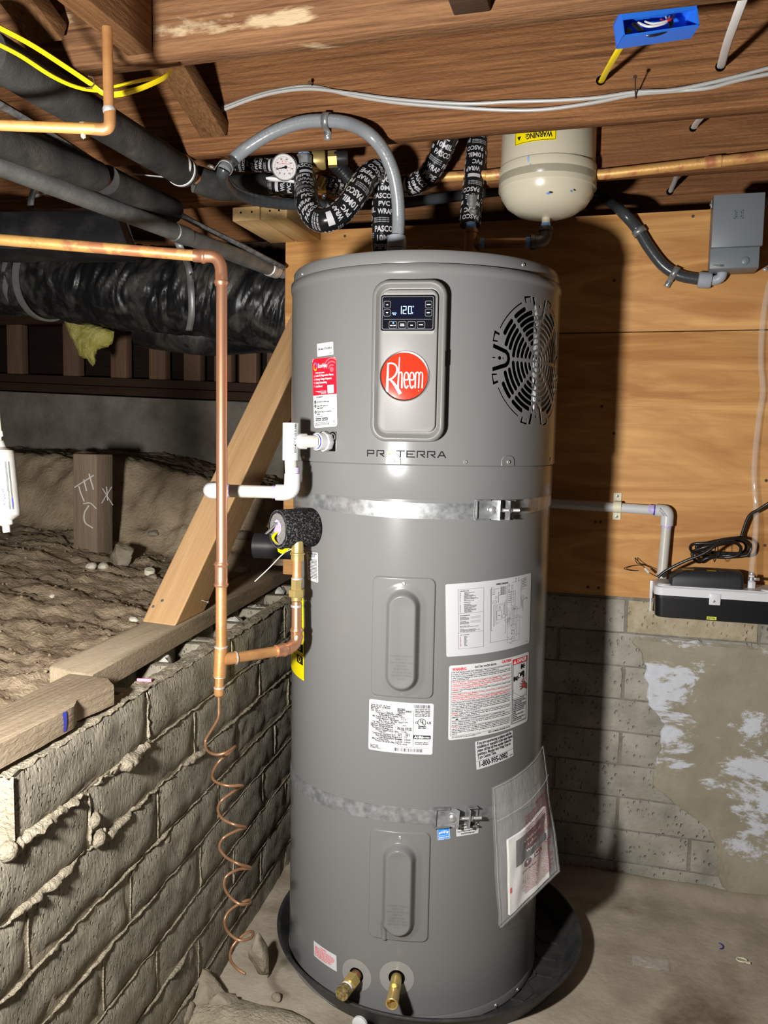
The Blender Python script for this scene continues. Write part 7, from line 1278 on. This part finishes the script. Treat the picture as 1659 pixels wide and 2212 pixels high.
for x in (.590, .845): mb = MB(); mb.lathe([(.017, 0), (.017, .003), (.014, .004), (0, .004)], (x, pyf+.026, pz1+.020), cZ, 28); obj('inlet_plug', mb, 'pump_white', lido, sharp=40)
mx0, mx1 = ony(1447, 1262, .36)[0], ony(1606, 1275, .36)[0]; my0, my1 = .352, .440; mz0 = pz1+.019; mz1 = mz0+.043
mb = MB(); rings = []
for ins, z in ((0, mz0), (0, mz0+.022), (.004, mz0+.036), (.012, mz1)):
    poly = rrpoly(mx1-mx0, my1-my0, .010, 5); w_, h_ = mx1-mx0, my1-my0
    rings.append([np.array([mx0+(ins*1.6 if z > mz0+.03 else ins)+(.030 if z > mz0+.03 and px < .02 else 0)*(1 if z >= mz1 else .5)+px*(w_-2*ins)/w_, my0+ins+py*(h_-2*ins)/h_, z+.0]) for px, py in poly])
mb.ring_loft(rings); hous = obj('motor_cover', mb, 'pump_grey', pump, sharp=40)
S = Sheet(planar((mx0+.03, my0+.03, mz1), (1, 0, 0), (0, -1, 0), cZ)); S.rect(.0, .0, .03, .018, .0006); S.rect(.062, -.002, .085, .018, .0006); S.col(1)
for i in range(5): S.line(.002, .003+i*.003, .028, .003+i*.003, .0008, .001); S.line(.09, .002+i*.003, .108, .002+i*.003, .0008, .001)
obj('spec_label', S.mb, ['label_yellow', 'label_white'], hous, smooth=False)
S = Sheet(planar((ony(1537, 1335, pyf)[0]-.012, pyf-.0004, pz0+.012), (1, 0, 0), (0, 0, -1), (0, -1, 0))); S.rect(0, 0, .024, .008); S.col(1).text('QC OK', .002, .006, .004, off=.001); obj('small_sticker', S.mb, ['leaf_green', 'black_print'], res_, smooth=False)
vx = ony(1622, 1265, .40)[0]; mb = MB(); mb.lathe([(.0115, 0), (.0115, .016), (.0095, .018), (.0075, .019), (.0075, .034)], (vx, .395, pz1+.020), cZ, 8); obj('outlet_valve', mb, 'pump_white', pump, sharp=30)
mb = MB(); mb.lathe([(.0085, 0), (.0095, .001), (.0095, .008), (.0085, .009)], (vx, .395, pz1+.040), cZ, 20, cap=False); mb.box((vx+.012, .392, pz1+.0445), (.014, .009, .007), None, .001); obj('hose_clamp', mb, 'zinc', pump, sharp=40)
for zz in (pz1-.02,): mb = MB(); mb.box((px0-.006, .440, zz+.012), (.008, .012, .05), None, .001); mb.box((px0-.006, .452, zz-.022), (.004, .004, .060)); obj('mount_bracket', mb, 'pump_white', pump)
vt_ = thing('vinyl_tube', 'clear vinyl tube rising from the pump along the plywood', 'tube', (vx, .395, pz1+.06)); mb = MB(); mb.tube(cr([(vx, .395, pz1+.038), ony(1624, 1225, .40), ony(1632, 1150, .42), ony(1633, 1100, .435), ony(1629, 1040, .44), ony(1631, 980, .445), ony(1640, 900, .45), ony(1648, 845, .45), ony(1644, 790, .45), ony(1645, 730, .45), ony(1652, 660, .45), ony(1666, 600, .45), ony(1690, 540, .45)], 8), .0075, 16); obj('tube_wall', mb, 'vinyl', vt_)
cd = thing('power_cord', 'black power cord bundled in a hank on top of the pump', 'cord', ony(1560, 1190, .40)); yk = .40
loops = [(1421, 1247, .375), (1440, 1232, .372), (1480, 1212, .365), (1520, 1196, .36), (1548, 1178, .36), (1580, 1170, .37), (1600, 1182, .39), (1592, 1200, .40), (1560, 1204, .41), (1520, 1200, .41), (1496, 1192, .41), (1492, 1180, .40), (1505, 1174, .39), (1545, 1173, .385), (1580, 1163, .39), (1608, 1166, .40), (1622, 1180, .41), (1612, 1200, .41), (1570, 1200, .42), (1530, 1205, .43), (1512, 1214, .43), (1500, 1208, .42), (1497, 1192, .42), (1530, 1180, .41), (1570, 1172, .42), (1600, 1168, .43), (1612, 1180, .43), (1602, 1194, .43), (1560, 1195, .43), (1515, 1190, .435), (1505, 1180, .435), (1530, 1172, .435), (1570, 1164, .435), (1600, 1160, .435), (1604, 1150, .435), (1618, 1115, .43), (1640, 1100, .42), (1670, 1082, .41), (1720, 1060, .40)]
mb = MB(); mb.tube(cr([ony(*p) for p in loops], 8), .0042, 10); obj('cord_body', mb, 'cable_black', cd); mb = MB(); c = ony(1545, 1190, .385); mb.tube([c+np.array([math.sin(a)*.004, -.02+.03*math.cos(a)*.6, .026*math.sin(a+.3)]) for a in np.linspace(0, 2*PI, 20)[:-1]], .0012, 6, closed=True, cap=False); obj('twist_tie', mb, 'cable_black', cd)
sw_ = thing('thin_wire', 'thin black switch wires curling left of the pump', 'wire', ony(1395, 1230, .42)); mb = MB(); mb.tube(cr([ony(*p) for p in ((1420, 1246, .39), (1405, 1238, .40), (1395, 1228, .41), (1380, 1214, .43), (1372, 1205, .44), (1376, 1216, .44), (1390, 1220, .44), (1410, 1228, .44), (1420, 1236, .44))], 8), .0011, 6); mb.tube(cr([ony(*p) for p in ((1395, 1228, .41), (1385, 1221, .42), (1365, 1222, .44), (1348, 1228, .44), (1362, 1232, .44), (1374, 1233, .44))], 8), .0011, 6); obj('conductor', mb, 'cable_black', sw_, kind='stuff'); mb = MB(); mb.tube([ony(1393, 1228, .408), ony(1402, 1238, .400)], .0032, 8); obj('wire_splice', mb, 'label_white', sw_)
